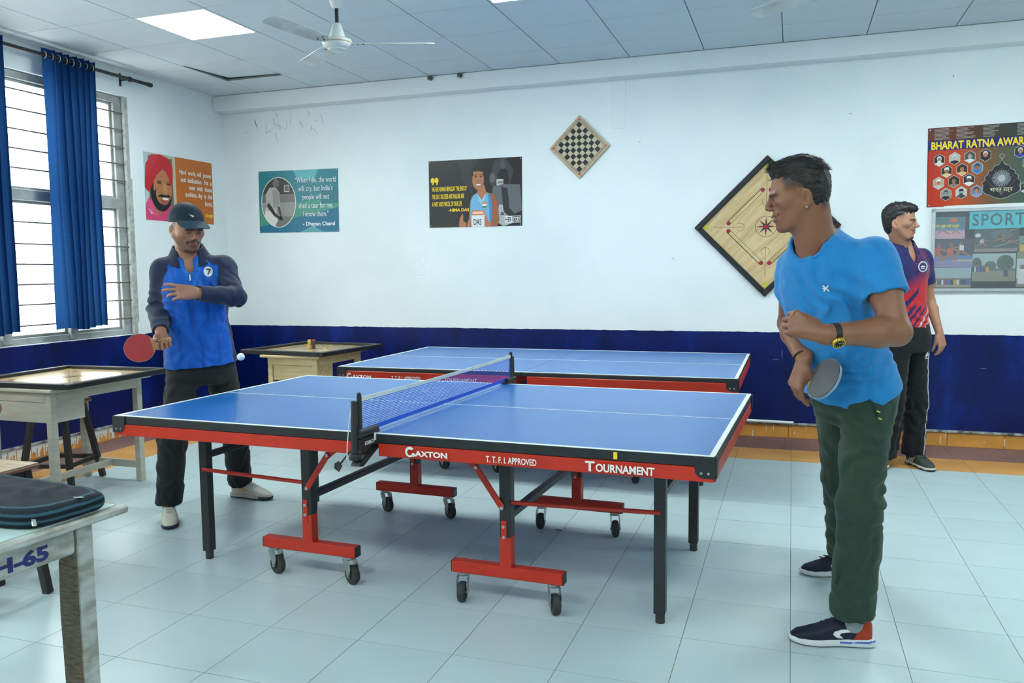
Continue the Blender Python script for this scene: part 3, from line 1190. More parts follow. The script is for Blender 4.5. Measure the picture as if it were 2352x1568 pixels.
# carrom coins on the far board
M_COINY = mat('coin_yellow', (214, 178, 70), .45, var=.2)
M_COINK = mat('coin_black', (62, 60, 56), .45, var=.2)
M_COINR = mat('coin_red', (196, 60, 50), .45, var=.1)
coin = lambda n, m, z=0: MB().lathe([(.0, .0), (.0145, .0), (.0155, .002), (.0155, .006), (.0145, .008), (.010, .0085), (.009, .0075), (.0, .0075)], 20).mesh('carrom_coin', m)
me_cy, me_ck, me_cr = coin(0, M_COINY), coin(0, M_COINK), coin(0, M_COINR)
CB = Vector((-2.405, 2.50, .7512))
rng = random.Random(3)
ORD = ('lowest', 'second lowest', 'third lowest', 'fourth lowest', 'fifth lowest', 'sixth lowest', 'seventh lowest', 'eighth lowest', 'topmost')
for k in range(9):
    m = me_cy if k not in (3,) else me_cy
    o = link('carrom_coin', m, None, CB + Vector((rng.uniform(-.002, .002), rng.uniform(-.002, .002), k * .0087)))
    tag(o, ORD[k] + ' yellow carrom coin in the yellow stack on the far carrom board', 'coin', 'yellow stacked carrom coins')
for k in range(9):
    o = link('carrom_coin', me_ck if k < 8 else me_cr, None, CB + Vector((.036 + rng.uniform(-.002, .002), .010, k * .0087)))
    if k < 8:
        tag(o, ORD[k] + ' dark carrom coin in the dark stack on the far carrom board', 'coin', 'dark stacked carrom coins')
    else:
        tag(o, 'red carrom coin topping the dark coin stack on the far board', 'coin')
tag(link('carrom_coin', me_cy, None, CB + Vector((.165, -.01, 0))), 'single yellow carrom coin lying apart on the far carrom board', 'coin')

# ------------------------------------------------------------------ stools
M_SEATW = mat('stool_seat', (176, 160, 132), .45, col2=(150, 128, 100), scale=5, stretch=(1, 8, 1))
M_SEATE = mat('stool_edge', (112, 76, 56), .5, var=.2)
M_DKLEG = mat('dark_stool_leg', (40, 38, 38), .45, var=.3, scale=20)


def stool(label, loc, rz, h=.47, w=.33, sp=.055):
    t = thing('stool', label, 'stool', loc, rz, 'wooden stools')
    se = MB().box((0, 0, h - .012), (w, w, .024), .008).obj('seat', M_SEATE, t)
    MB().box((0, 0, h + .0008), (w - .012, w - .012, .002)).obj('laminate', M_SEATW, se)
    tb = MB()
    a = w / 2 - .045
    for s in (-1, 1):
        tb.box((0, s * a, h - .044), (2 * a, .026, .04), .002)
        tb.box((s * a, 0, h - .044), (.026, 2 * a, .04), .002)
    tb.obj('seat_rail', M_DKLEG, t)
    for sx in (-1, 1):
        for sy in (-1, 1):
            MB().beam((sx * (a + sp), sy * (a + sp), 0.001), (sx * a, sy * a, h - .024), .034, .034, .002, up=(0, 1, 0)).obj('leg', M_DKLEG, t)
    k = a + sp * .68
    for s in (-1, 1):
        MB().beam((-k, s * k, .15), (k, s * k, .15), .022, .03, .002).obj('stretcher', M_DKLEG, t)
        MB().beam((s * k, -k, .15), (s * k, k, .15), .022, .03, .002).obj('stretcher', M_DKLEG, t)
    return t


stool('dark legged wooden stool tucked under the cream carrom table', (-3.12, .53, 0), .25, .565, .30, .075)
stool('dark legged wooden stool at the left edge, between the school desk and the cream table', (-1.995, -.882, 0), 0.0, .51, .30, .035)
stool('dark legged wooden stool half hidden behind the school desk', (-1.68, -1.145, 0), 0.0, .47, .30, .04)
stool('dark legged wooden stool under the seated person at the left edge', (-2.68, -.84, 0), 0.0, .46, .30, .03)

# ------------------------------------------------------------------ school desk with the bag
M_DESKTOP = mat('desk_laminate', (176, 200, 200), .3, var=.08, scale=4)
M_DESKW = mat('worn_white_wood', (170, 174, 170), .6, col2=(136, 134, 124), scale=7, stretch=(2, 2, 5), bump=.15, bscale=50)
M_DESKB = mat('bare_brown_wood', (108, 98, 78), .7, col2=(74, 64, 50), scale=10, stretch=(3, 3, 20), bump=.3)
M_STENCIL = mat('blue_stencil', (28, 36, 104), .6, var=.3, scale=40)
desk = thing('school_desk', 'worn white school desk with blue stencilled number, at the lower left corner', 'desk', (-.235, -1.85, 0), -.06)
# local: far right corner of the top at (0,0); desk runs to -x and -y
MB().box((-.32, -.50, .737), (.66, 1.02, .024), .006).obj('desk_top', M_DESKW, desk)
MB().box((-.325, -.505, .7505), (.62, .98, .003), .001).obj('laminate', M_DESKTOP, desk)
for x, y in ((-.045, -.105), (-.60, -.105), (-.045, -.93), (-.60, -.93)):
    lg = MB().box((x, y, .3625), (.022, .05, .725), .004).obj('leg', M_DESKW, desk)
    MB().prism([(-.025, .66), (-.05, .60), (-.055, .45), (-.045, .05), (-.04, 0), (.012, 0), (.012, .7), (-.025, .7)], (x - .011, y - .032, .012), (1, 0, 0), (0, 0, 1), (0, .045, 0)).obj('bare_leg_side', M_DESKB, lg)
MB().box((-.046, -.515, .682), (.022, .76, .078), .008).obj('side_apron', M_DESKW, desk)
MB().box((-.60, -.515, .682), (.022, .76, .078), .008).obj('side_apron', M_DESKW, desk)
MB().box((-.32, -.10, .69), (.53, .022, .065), .003).obj('end_apron', M_DESKW, desk)
MB().box((-.32, -.93, .69), (.53, .022, .065), .003).obj('end_apron', M_DESKW, desk)
text(desk, '-H-65', .052, M_STENCIL, (-.0348, -.40, .660), (0, 1, 0), (0, 0, 1), width=.18, bold=.0025)

# ------------------------------------------------------------------ posters
M_SHEET = mat('poster_sheet', (230, 232, 228), .35, var=.03)
M_PIN = mat('steel_pin', (200, 204, 204), .35, metal=.6)
SKIN1, SKIN2, SKIN3 = (176, 116, 82), (150, 94, 64), (116, 76, 56)


def poster(label, w, h, o, ux, uy, shapes, group='wall posters', lean=0.0):
    """sheet with printed picture; local x = reading direction, local y = up, local z = out of the wall"""
    ux, uy = Vector(ux), Vector(uy)
    n = ux.cross(uy)
    t = thing('poster', label, 'poster', o, 0, group)
    t.rotation_euler = (Matrix((ux, uy, n)).transposed() @ Matrix.Rotation(lean, 3, 'Z')).to_euler()
    MB().box((w / 2, h / 2, .0012), (w, h, .0012)).obj('sheet', M_SHEET, t)
    printed('picture', t, shapes, (0, 0, .0018), (1, 0, 0), (0, 1, 0), M_PRINT, clip=rect(0, 0, w, h))
    pn = MB()
    for x in (.015, w - .015):
        for y in (.015, h - .015):
            pn.lathe([(.005, .008), (.004, .010), (0, .0105)], 8, (x, y, 0))
    pn.obj('pin', M_PIN, t)
    return t


def T(t, s, size, m, x, y, **k):
    text(t, s, size, m, (x, y, k.pop("z", .0068)), (1, 0, 0), (0, 1, 0), lift=0, **k)


# 1: orange poster, bearded man in a red turban
OR = (196, 108, 38)
sh = [(rect(0, 0, .40, .61), (112, 106, 98)), (rect(0, 0, .055, .61), (182, 200, 202)), (rect(.36, 0, .405, .61), (196, 186, 160)), (rect(.40, 0, .92, .61), OR),
      (rect(.055, .58, .40, .61), (186, 186, 172)),
      ([(.0, .0), (.0, .14), (.05, .20), (.13, .15), (.25, .12), (.34, .15), (.40, .09), (.40, 0)], (214, 64, 116)),
      ([(.10, .15), (.16, .02), (.24, .13)], (168, 106, 76)), ([(.0, .14), (.05, .21), (.09, .15), (.16, .04), (.08, .05)], (226, 84, 130)),
      (ell(.205, .255, .135, .17, 30), (34, 30, 34)), (ell(.225, .30, .118, .165, 30), (186, 120, 78)),
      (ell(.205, .205, .112, .105, 24), (36, 32, 36)), (ell(.225, .245, .092, .098, 24), (184, 118, 80)),
      (ell(.235, .175, .05, .03, 18), (160, 88, 66)),
      ([(.0, .29), (.02, .50), (.09, .59), (.20, .605), (.30, .585), (.365, .50), (.36, .40), (.335, .31), (.30, .41), (.24, .485), (.15, .41), (.09, .32), (.05, .25), (.03, .26)], (196, 34, 44)),
      ([(.02, .50), (.09, .59), (.20, .605), (.12, .50), (.05, .40)], (206, 48, 54)),
      ([(.15, .22), (.20, .245), (.25, .235), (.30, .245), (.325, .215), (.29, .22), (.25, .215), (.20, .215)], (30, 26, 30)),
      (ell(.25, .203, .04, .012, 14), (232, 226, 220)), ([(.235, .345), (.225, .27), (.25, .25), (.285, .27), (.265, .345)], (206, 142, 100)),
      (ell(.18, .345, .03, .008, 12), (60, 40, 34)), (ell(.295, .34, .026, .008, 12), (60, 40, 34)), (ell(.18, .362, .036, .006, 12), (120, 84, 60)), (ell(.295, .357, .03, .006, 12), (120, 84, 60)),
      (seg(.03, .10, .09, .055, .006), (236, 226, 230)), (seg(.05, .075, .062, .055, .005), (236, 226, 230)), (seg(.062, .055, .075, .07, .005), (236, 226, 230))]
p = poster('orange quote poster with a bearded man in a red turban, by the corner', .918, .608, (XL + .0008, 2.308, 1.906), (0, 1, 0), (0, 0, 1), sh)
for s, y, x in (('Hard  work, will  power', .455, .445), ('and  dedication.  For  a', .385, .462), ('man  with  these', .318, .575), ('qualities, sky  is  the', .25, .515), ('limit.', .178, .79)):
    T(p, s, .062, M_PRINTW, x, y, width=.90 - x, bold=.0014)
T(p, 'Singh', .046, M_PRINTY, .79, .07, width=.115, bold=.0014)
T(p, '. .', .046, M_PRINTY, .765, .135, bold=.001)

# 2: teal poster with oval photograph
TE = (44, 128, 142)
ov = ell(.231, .30, .196, .243, 40)
gs = lambda v: (v, v, v - 3)
sh = [(rect(0, 0, .92, .62), TE), ([(0, .06), (.0, .26), (.92, .33), (.92, .24), (.45, .15)], (74, 150, 132)), ([(0, 0), (.92, 0), (.92, .24), (.45, .15), (0, .06)], (30, 112, 142)),
      ([(.40, .62), (.70, .62), (.64, .50), (.45, .53)], (90, 176, 184)), ([(.47, 0), (.62, .06), (.75, 0)], (80, 160, 170)), (rect(.72, .28, .92, .42), (52, 118, 132)),
      (ell(.231, .30, .204, .251, 40), (222, 230, 230)), (ov, gs(150))]
fig = [(clip_poly(rect(0, .36, .5, .62), ov), gs(70)), (clip_poly(rect(0, .30, .5, .38), ov), gs(120)), (clip_poly(rect(0, .0, .5, .16), ov), gs(120)),
       (rect(.30, .40, .36, .47), gs(205)), (rect(.305, .41, .355, .465), gs(110)),
       ([(.05, .05), (.08, .25), (.15, .28), (.20, .22), (.22, .12), (.17, .04), (.12, .08)], gs(220)),
       ([(.09, .22), (.08, .38), (.13, .45), (.20, .45), (.245, .40), (.25, .26), (.20, .22)], gs(176)), ([(.17, .24), (.16, .42), (.21, .43), (.245, .38), (.24, .27)], gs(150)),
       ([(.09, .27), (.12, .30), (.20, .19), (.26, .14), (.25, .12), (.17, .17)], gs(60)), ([(.215, .26), (.245, .26), (.27, .15), (.255, .13)], gs(80)),
       ([(.235, .13), (.28, .12), (.27, .16), (.24, .16)], gs(30)),
       (ell(.205, .50, .042, .055, 20), gs(110)), ([(.165, .50), (.17, .56), (.21, .575), (.25, .55), (.245, .52), (.20, .545)], gs(28)), (seg(.235, .49, .25, .49, .006), gs(50))]
sh += [(clip_poly(a, ov) if len(a) > 2 else a, c) for a, c in fig]
p = poster('teal quote poster with a grey oval photograph of a man', .917, .613, (-3.545, YB - .0008, 1.822), (1, 0, 0), (0, 0, 1), sh, lean=-.012)
M_QW = mat('quote_white', (214, 224, 232), .5, var=.02)
for s, y, w in (('“When I die, the world', .487, .465), ("will cry, but India’s", .405, .39), ('people will not', .322, .305), ('shed a tear for me,', .238, .39), ('I know them.”', .155, .29)):
    T(p, s, .075, M_QW, .66 - w / 2, y, width=w, bold=.0006)
T(p, '- Dhayan Chand', .052, M_QW, .51, .065, width=.365, bold=.0016)

# 3: black poster, athlete in a blue vest
LB, LB2 = (112, 176, 214), (70, 140, 196)
sh = [(rect(0, 0, .92, .62), (24, 26, 30)), ([(.30, .62), (.34, .42), (.44, .30), (.50, .62)], (40, 42, 46)),
      ([(.60, .40), (.66, .60), (.76, .62), (.84, .50), (.80, .36), (.70, .30)], (58, 60, 64)), ([(.70, .36), (.68, .46), (.72, .53), (.78, .50), (.80, .40), (.76, .34)], (24, 25, 28)),
      (ell(.735, .555, .028, .04, 14), (80, 80, 82)), (ell(.635, .44, .028, .045, 14), (92, 92, 94)), (rect(.675, .37, .74, .425), (196, 198, 200)),
      ([(.62, .20), (.64, .36), (.74, .38), (.90, .37), (.92, .14), (.78, .08)], (96, 100, 106)), ([(.66, .05), (.70, .20), (.80, .17), (.84, .03), (.74, .0)], (176, 178, 182)),
      ([(.72, .36), (.78, .34), (.80, .16), (.86, .10), (.84, .04), (.74, .14)], (38, 40, 44)),
      ([(.41, .20), (.43, .28), (.48, .31), (.53, .36), (.58, .31), (.66, .29), (.685, .22), (.70, .06), (.66, .0), (.42, 0), (.40, .08)], SKIN2),
      ([(.41, .03), (.42, .24), (.45, .29), (.485, .305), (.50, .24), (.53, .205), (.565, .26), (.585, .31), (.61, .29), (.625, .22), (.63, .10), (.645, 0), (.43, 0)], LB),
      ([(.59, .30), (.61, .29), (.625, .22), (.63, .10), (.645, 0), (.605, 0), (.60, .14)], LB2),
      ([(.485, .305), (.50, .24), (.53, .205), (.565, .26), (.575, .305), (.545, .27), (.53, .245), (.51, .27)], (150, 200, 226)),
      ([(.485, .31), (.53, .245), (.575, .31), (.555, .38), (.50, .38)], SKIN1),
      (ell(.50, .485, .072, .095, 24), (26, 22, 24)), (ell(.565, .46, .018, .05, 14), (26, 22, 24)), (ell(.495, .425, .058, .088, 24), SKIN1), (ell(.505, .51, .052, .034, 18), (30, 24, 26)),
      ([(.445, .50), (.50, .505), (.548, .495), (.54, .46), (.45, .46)], SKIN1),
      (ell(.472, .455, .014, .006, 10), (40, 30, 30)), (ell(.523, .455, .014, .006, 10), (40, 30, 30)), (seg(.452, .47, .488, .473, .006), (36, 26, 26)), (seg(.508, .473, .542, .468, .006), (36, 26, 26)),
      (ell(.497, .415, .014, .010, 10), (160, 98, 70)), (ell(.497, .378, .030, .013, 14), (140, 60, 56)), (ell(.497, .381, .025, .007, 14), (238, 234, 230)),
      (rect(.425, .105, .555, .15), (222, 110, 60)), (rect(.44, .115, .54, .14), (240, 190, 160)), (rect(.428, .0, .565, .105), (226, 230, 232)),
      (rect(.535, .205, .575, .225), (236, 130, 60)), (rect(.535, .188, .575, .205), (236, 236, 236)), (rect(.535, .172, .575, .188), (60, 130, 70)),
      ([(.30, .01), (.31, .08), (.335, .12), (.345, .12), (.345, .06), (.38, .03), (.37, .0), (.31, .0)], SKIN1), ([(.555, .0), (.555, .09), (.57, .115), (.585, .06), (.62, .03), (.62, .0)], SKIN1),
      ([(.38, .0), (.39, .05), (.42, .10), (.42, .0)], SKIN1), ([(.62, .0), (.63, .20), (.66, .29), (.69, .20), (.70, .05), (.68, .0)], SKIN2),
      (rect(.753, .03, .908, .092), (228, 230, 232)), (rect(.828, .035, .904, .087), (24, 26, 30)),
      (ell(.040, .437, .020, .026, 18), (236, 204, 40)), (ell(.080, .437, .020, .026, 18), (236, 204, 40)), ([(.052, .43), (.060, .43), (.047, .395), (.034, .395)], (236, 204, 40)), ([(.092, .43), (.100, .43), (.087, .395), (.074, .395)], (236, 204, 40))]
p = poster('black quote poster with an athlete in a light blue vest', .922, .617, (-1.657, YB - .0008, 1.822), (1, 0, 0), (0, 0, 1), sh, lean=-.005)
for s, y, w in (('WE ARE HUMAN BEINGS,AT THE END OF', .335, .352), ('THE DAY. SUCCESS AND FAILURE ARE', .266, .325), ('A PART AND PARCEL OF OUR LIFE', .197, .302)):
    T(p, s, .058, M_PRINTY, .032, y, width=w, bold=.0012)
T(p, '-HIMA DAS', .038, M_PRINTY, .20, .146, width=.205, bold=.0014)
T(p, 'DAS', .075, M_PRINTK, .447, .018, width=.075, bold=.001)
T(p, 'HER', .058, M_PRINTK, .760, .04, width=.058, bold=.0012)
T(p, 'STORY', .058, M_PRINTW, .834, .04, width=.066, bold=.0010)
T(p, 'DAS', .026, M_PRINTK, .688, .388, bold=.0005)
T(p, 'ari', .06, M_PRINTK, .71, .10, bold=.0008, shear=.2)
T(p, 'GoldCoast 2018', .018, M_PRINTW, .432, .120, width=.115)


# 4: award poster with hexagon portraits
def portrait(cx, cy, r, bg, skin, hair, cloth, cap=None, beard=None):
    hx = hexa(cx, cy, r * .93)
    o = [(hexa(cx, cy, r), (206, 206, 204)), (hx, bg)]
    parts = [([(cx - r * .75, cy - r), (cx - r * .6, cy - r * .45), (cx - r * .2, cy - r * .28), (cx + r * .2, cy - r * .28), (cx + r * .62, cy - r * .45), (cx + r * .75, cy - r)], cloth),
             (ell(cx, cy + r * .22, r * .34, r * .42, 14), hair if cap is None else cap), (ell(cx, cy + r * .08, r * .28, r * .37, 14), skin)]
    if beard:
        parts.append((ell(cx, cy - r * .2, r * .26, r * .32, 12), beard))
        parts.append((ell(cx, cy + r * .12, r * .25, r * .24, 12), skin))
    if cap:
        parts.append(([(cx - r * .32, cy + r * .28), (cx - r * .28, cy + r * .58), (cx + r * .28, cy + r * .6), (cx + r * .32, cy + r * .28)], cap))
    else:
        parts.append(([(cx - r * .3, cy + r * .28), (cx - r * .2, cy + r * .58), (cx + r * .2, cy + r * .6), (cx + r * .3, cy + r * .28), (cx, cy + r * .42)], hair))
    parts.append((seg(cx - r * .16, cy + r * .12, cx - r * .06, cy + r * .12, r * .05), (50, 36, 32)))
    parts.append((seg(cx + r * .06, cy + r * .12, cx + r * .16, cy + r * .12, r * .05), (50, 36, 32)))
    o += [(clip_poly(a, hx), c) for a, c in parts]
    return o


W4, H4 = 1.20, .602
sh = [(rect(0, 0, .12, H4), (150, 34, 20)), (rect(.0, 0, .012, H4), (60, 24, 20))]
N_ = 26
for k in range(N_):
    t0, t1 = k / N_, (k + 1) / N_
    f = (t0 + t1) / 2
    stops = ((0, (186, 40, 18)), (.18, (196, 74, 24)), (.36, (112, 84, 54)), (.5, (72, 88, 76)), (.62, (40, 84, 70)), (1, (34, 78, 62)))
    for (a, ca), (b, cb) in zip(stops[:-1], stops[1:]):
        if a <= f <= b:
            q = (f - a) / (b - a)
            col = tuple(ca[i] + (cb[i] - ca[i]) * q for i in range(3))
    sh.append((rect(.006 + t0 * (W4 - .006), .006, .006 + t1 * (W4 - .006) + .001, .455), col))
    dk = tuple(c * .45 + 18 for c in col)
    sh.append((rect(.006 + t0 * (W4 - .006), .455, .006 + t1 * (W4 - .006) + .001, H4), dk))
sh.append((rect(.0, .43, W4, .503), (22, 34, 110)))
gry, kh = (160, 158, 154), (30, 28, 30)
people = [(.082, .355, (40, 40, 44), (170, 140, 120), (220, 220, 220), (214, 214, 210), None, (226, 226, 224)), (.187, .362, (178, 178, 178), (190, 180, 172), (210, 208, 204), (34, 34, 38), None, None),
          (.29, .368, (78, 80, 84), (170, 160, 154), (96, 94, 92), (220, 222, 222), None, None), (.395, .374, (60, 40, 40), (196, 130, 104), (220, 214, 210), (24, 26, 34), None, None),
          (.134, .268, (60, 42, 30), (150, 110, 84), (224, 222, 216), (226, 196, 150), (226, 224, 220), None), (.239, .275, (60, 50, 40), (176, 120, 90), kh, (220, 180, 110), None, None),
          (.342, .283, (110, 130, 160), (150, 104, 78), kh, (40, 120, 200), None, None), (.08, .182, (180, 160, 130), (176, 116, 84), (226, 226, 222), (190, 186, 184), (226, 226, 222), None),
          (.185, .188, (40, 34, 32), (150, 110, 84), (60, 52, 48), (146, 120, 104), None, None), (.288, .195, (34, 32, 32), (110, 80, 64), (232, 232, 230), (226, 228, 228), (232, 232, 230), None),
          (.132, .094, (150, 150, 150), (150, 146, 142), (60, 58, 58), (30, 30, 32), None, None), (.237, .101, (190, 192, 194), (160, 158, 156), (26, 26, 28), (70, 70, 74), (26, 26, 28), (60, 60, 60)),
          (.34, .107, (110, 120, 150), (196, 130, 100), (50, 40, 44), (120, 150, 196), None, None), (.625, .385, (44, 40, 40), (180, 130, 104), (200, 196, 190), (60, 60, 160), None, None),
          (.735, .392, (150, 120, 100), (176, 120, 96), kh, (40, 44, 60), None, None), (.68, .298, (90, 120, 70), (196, 130, 96), (214, 214, 210), (40, 40, 70), None, None),
          (.735, .207, (190, 196, 200), (186, 120, 84), (210, 210, 210), (90, 130, 180), None, None), (.67, .118, (40, 42, 44), (110, 96, 90), (226, 226, 226), (210, 210, 212), (226, 226, 226), None)]
for q in people:
    sh += portrait(q[0], q[1], .049, *q[2:])
# the medal: leaf outline, veins and a sun disc
leaf = [(.505, .335), (.49, .30), (.455, .285), (.445, .26), (.42, .25), (.415, .225), (.395, .21), (.397, .185), (.378, .165), (.385, .14), (.38, .11), (.40, .085), (.43, .075), (.46, .055), (.505, .043),
        (.55, .055), (.58, .075), (.61, .085), (.63, .11), (.625, .14), (.632, .165), (.613, .185), (.615, .21), (.595, .225), (.59, .25), (.565, .26), (.555, .285), (.52, .30)]
sh.append(([((x - .505) * 1.03 + .505, (y - .17) * 1.03 + .17) for x, y in leaf], (170, 172, 176)))
sh.append((leaf, (36, 38, 44)))
for k in range(7):
    a = PI * (.12 + .76 * k / 6)
    sh.append((seg(.505, .07, .505 + .12 * math.cos(a), .07 + (.10 + .12 * math.sin(a)) * .9, .003), (90, 94, 102)))
for k in range(32):
    a = 2 * PI * k / 32
    sh.append((seg(.505 + .03 * math.cos(a), .195 + .03 * math.sin(a), .505 + .062 * math.cos(a), .195 + .062 * math.sin(a), .0035), (176, 180, 186)))
sh += [(ell(.505, .195, .036, .036, 24), (120, 124, 130)), (ell(.505, .195, .026, .026, 20), (176, 180, 186)), (ring(.505, .36, .018, .005, 20), (150, 150, 150)), (seg(.505, .335, .505, .345, .008), (150, 150, 150))]
rngp = random.Random(11)
for cx in (.045, .195, .375, .60, .82):
    for k in range(9):
        wv = rngp.uniform(.07, .13)
        sh.append((rect(cx, .590 - k * .0098, cx + wv, .5935 - k * .0098), (172, 168, 164)))
p = poster('large award poster with hexagon portraits, above the notice board', W4, H4, (2.565, YB - .0008, 1.866), (1, 0, 0), (0, 0, 1), sh, lean=.012)
T(p, 'BHARAT RATNA AWARD', .080, M_PRINTY, .022, .438, width=.665, bold=.0028)
T(p, 'भारत रत्न', .042, mat('pale_gold', (206, 196, 160), .4), .43, .098, width=.15, bold=.0006)

# ------------------------------------------------------------------ notice board
M_ALU = mat('aluminium', (190, 198, 200), .35, metal=.6, var=.1, scale=12)
M_FELT = mat('black_felt', (22, 26, 38), .85, var=.2, scale=30)
nb = thing('notice_board', 'aluminium framed notice board with sports photographs, below the award poster', 'notice board', (2.605, YB, 1.215))
NW, NH = 1.25, .635
MB().box((NW / 2, -.008, NH / 2), (NW - .02, .014, NH - .02)).obj('backing', M_FELT, nb)
fr = MB()
for z in (.012, NH - .012):
    fr.box((NW / 2, -.014, z), (NW, .028, .026), .004)
for x in (.012, NW - .012):
    fr.box((x, -.014, NH / 2), (.026, .0285, NH), .004)
fr.obj('frame', M_ALU, nb)
cc = MB()
for x in (.012, NW - .012):
    for z in (.012, NH - .012):
        cc.box((x, -.0148, z), (.032, .031, .032), .006)
cc.obj('corner_cap', mat('grey_corner_plastic', (150, 156, 156), .4), nb)
acr = bpy.data.materials.new('plastic_cover')
acr.use_nodes = True
_nt = acr.node_tree
_nt.nodes.clear()
_o = _nt.nodes.new('ShaderNodeOutputMaterial')
_m = _nt.nodes.new('ShaderNodeMixShader')
_t = _nt.nodes.new('ShaderNodeBsdfTransparent')
_g = _nt.nodes.new('ShaderNodeBsdfGlossy')
_g.inputs['Roughness'].default_value = .12
_n = _nt.nodes.new('ShaderNodeTexNoise')
_n.inputs['Scale'].default_value = 9
_bp = _nt.nodes.new('ShaderNodeBump')
_bp.inputs['Strength'].default_value = .25
_nt.links.new(_n.outputs[0], _bp.inputs['Height'])
_nt.links.new(_bp.outputs[0], _g.inputs['Normal'])
_m.inputs[0].default_value = .10
_nt.links.new(_t.outputs[0], _m.inputs[1])
_nt.links.new(_g.outputs[0], _m.inputs[2])
_nt.links.new(_m.outputs[0], _o.inputs[0])
MB().box((NW / 2, -.0215, NH / 2), (NW - .045, .001, NH - .045)).obj('plastic_cover', acr, nb)


def photo(label, x0, z0, x1, z1, shapes, rot=0.0, lift=.0155):
    t = thing('photograph', label, 'photograph', (x0, YB - lift, z0), 0, 'photographs on the notice board')
    t.rotation_euler = (PI / 2, rot, 0)
    w, h = x1 - x0, z1 - z0
    MB().box((w / 2, h / 2, .0004), (w, h, .0008)).obj('paper', M_SHEET, t)
    printed('picture', t, [([(a * w, b * h) for a, b in s], c) for s, c in shapes], (0, 0, .0009), (1, 0, 0), (0, 1, 0), M_PRINT, step=.00008, base=.0001, clip=rect(0, 0, w, h))
    return t


def crowd(n, y, h, seed, x0=0.03, x1=.97):
    rng = random.Random(seed)
    o = []
    for k in range(n):
        x = x0 + (x1 - x0) * (k + .5) / n + rng.uniform(-.01, .01)
        c = rng.choice([(50, 60, 90), (60, 60, 64), (196, 150, 60), (200, 200, 204), (70, 90, 150), (150, 70, 70)])
        w = .3 * h * .5
        o += [([(x - w, y), (x - w, y + h * .75), (x + w, y + h * .75), (x + w, y)], c), (ell(x, y + h * .86, w * .6, h * .12, 8), (120, 90, 76))]
    return o


def runner(cx, cy, s, shirt, legs=(150, 100, 80), flip=1):
    f = flip * s
    return [([(cx, cy), (cx + .12 * f, cy + .02 * s), (cx + .3 * f, cy - .32 * s), (cx + .22 * f, cy - .36 * s)], legs), ([(cx, cy), (cx - .06 * f, cy - .1 * s), (cx - .34 * f, cy - .36 * s), (cx - .3 * f, cy - .4 * s), (cx + .05 * f, cy - .16 * s)], legs),
            ([(cx - .05 * f, cy - .05 * s), (cx - .04 * f, cy + .26 * s), (cx + .14 * f, cy + .3 * s), (cx + .14 * f, cy)], shirt), ([(cx + .1 * f, cy + .26 * s), (cx + .36 * f, cy + .14 * s), (cx + .36 * f, cy + .08 * s), (cx + .1 * f, cy + .16 * s)], legs),
            (ell(cx + .07 * f, cy + .4 * s, .07 * s, .11 * s, 10), (120, 84, 66))]


R01 = rect(0, 0, 1, 1)
p1 = photo('kabaddi photograph with a pink floor, top left on the notice board', 2.622, 1.622, 2.834, 1.789,
           [(R01, (70, 110, 124)), (rect(0, 0, 1, .42), (190, 150, 168)), (rect(0, .38, 1, .44), (90, 130, 180)), (ell(.62, .84, .14, .1, 14), (196, 90, 60))] + runner(.3, .45, .6, (90, 160, 180), flip=-1) + runner(.72, .4, .5, (90, 150, 190), flip=-1), .012)
text(p1, 'DO OR DIE RAID', .026, M_PRINTY, (.006, .090, .0034), (1, 0, 0), (0, 1, 0), width=.165, lift=0, bold=.0005)
photo('photograph of kabaddi players in red and white, left on the notice board', 2.606, 1.402, 2.895, 1.617,
      [(R01, (56, 58, 80)), (rect(0, 0, 1, .38), (132, 124, 168)), (rect(0, .26, 1, .42), (84, 118, 176)), (rect(.55, .22, 1, .27), (196, 170, 110))] + runner(.12, .5, .75, (186, 66, 56)) + runner(.42, .5, .75, (190, 70, 50)) + runner(.75, .62, .6, (210, 206, 210), flip=-1))
photo('group photograph with an open sky, bottom left on the notice board', 2.602, 1.246, 2.887, 1.399,
      [(R01, (150, 168, 176)), (rect(0, 0, 1, .42), (120, 118, 96)), (rect(0, .36, 1, .46), (80, 92, 80)), (rect(0, 0, 1, .18), (150, 144, 122))] + crowd(20, .14, .34, 2))
photo('dark volleyball photograph under the turquoise sign', 2.901, 1.516, 3.201, 1.690,
      [(R01, (62, 76, 84)), (rect(0, 0, 1, .14), (140, 120, 118)), (ell(.08, .72, .07, .09, 14), (190, 200, 200)), (seg(.45, .2, 1, .5, .012), (196, 200, 200)), (seg(.7, .85, 1, 1, .01), (196, 200, 200)), (ell(.6, .75, .25, .2, 18), (80, 96, 104))]
      + runner(.15, .4, .5, (180, 180, 190)) + runner(.55, .6, .5, (60, 60, 80)) + runner(.85, .5, .55, (100, 60, 70), flip=-1), -.006)
photo('photograph of a sports field with trees, right of the kabaddi players', 2.893, 1.293, 3.183, 1.504,
      [(R01, (156, 172, 178)), (rect(0, 0, 1, .42), (128, 126, 112)), (ell(.1, .6, .12, .26, 16), (70, 84, 76)), (ell(.42, .55, .14, .18, 16), (78, 94, 88)), (ell(.76, .66, .2, .28, 18), (66, 82, 76)), (rect(0, .38, 1, .46), (90, 100, 92))]
      + crowd(8, .34, .24, 4, .02, .36) + crowd(1, .16, .34, 6, .7, .84))
photo('green sports photograph at the right end of the notice board', 3.19, 1.468, 3.45, 1.632, [(R01, (110, 130, 124)), (rect(0, 0, 1, .5), (120, 128, 100))] + crowd(5, .3, .4, 9))
photo('bluish sports photograph at the lower right of the notice board', 3.19, 1.25, 3.45, 1.464, [(R01, (166, 184, 190)), (rect(0, 0, 1, .3), (120, 120, 106))] + crowd(4, .1, .7, 8))
sg = thing('paper_sign', 'turquoise paper sign with hand lettering on the notice board', 'sign', (2.863, YB - .0150, 1.690))
sg.rotation_euler = (PI / 2, -.010, 0)
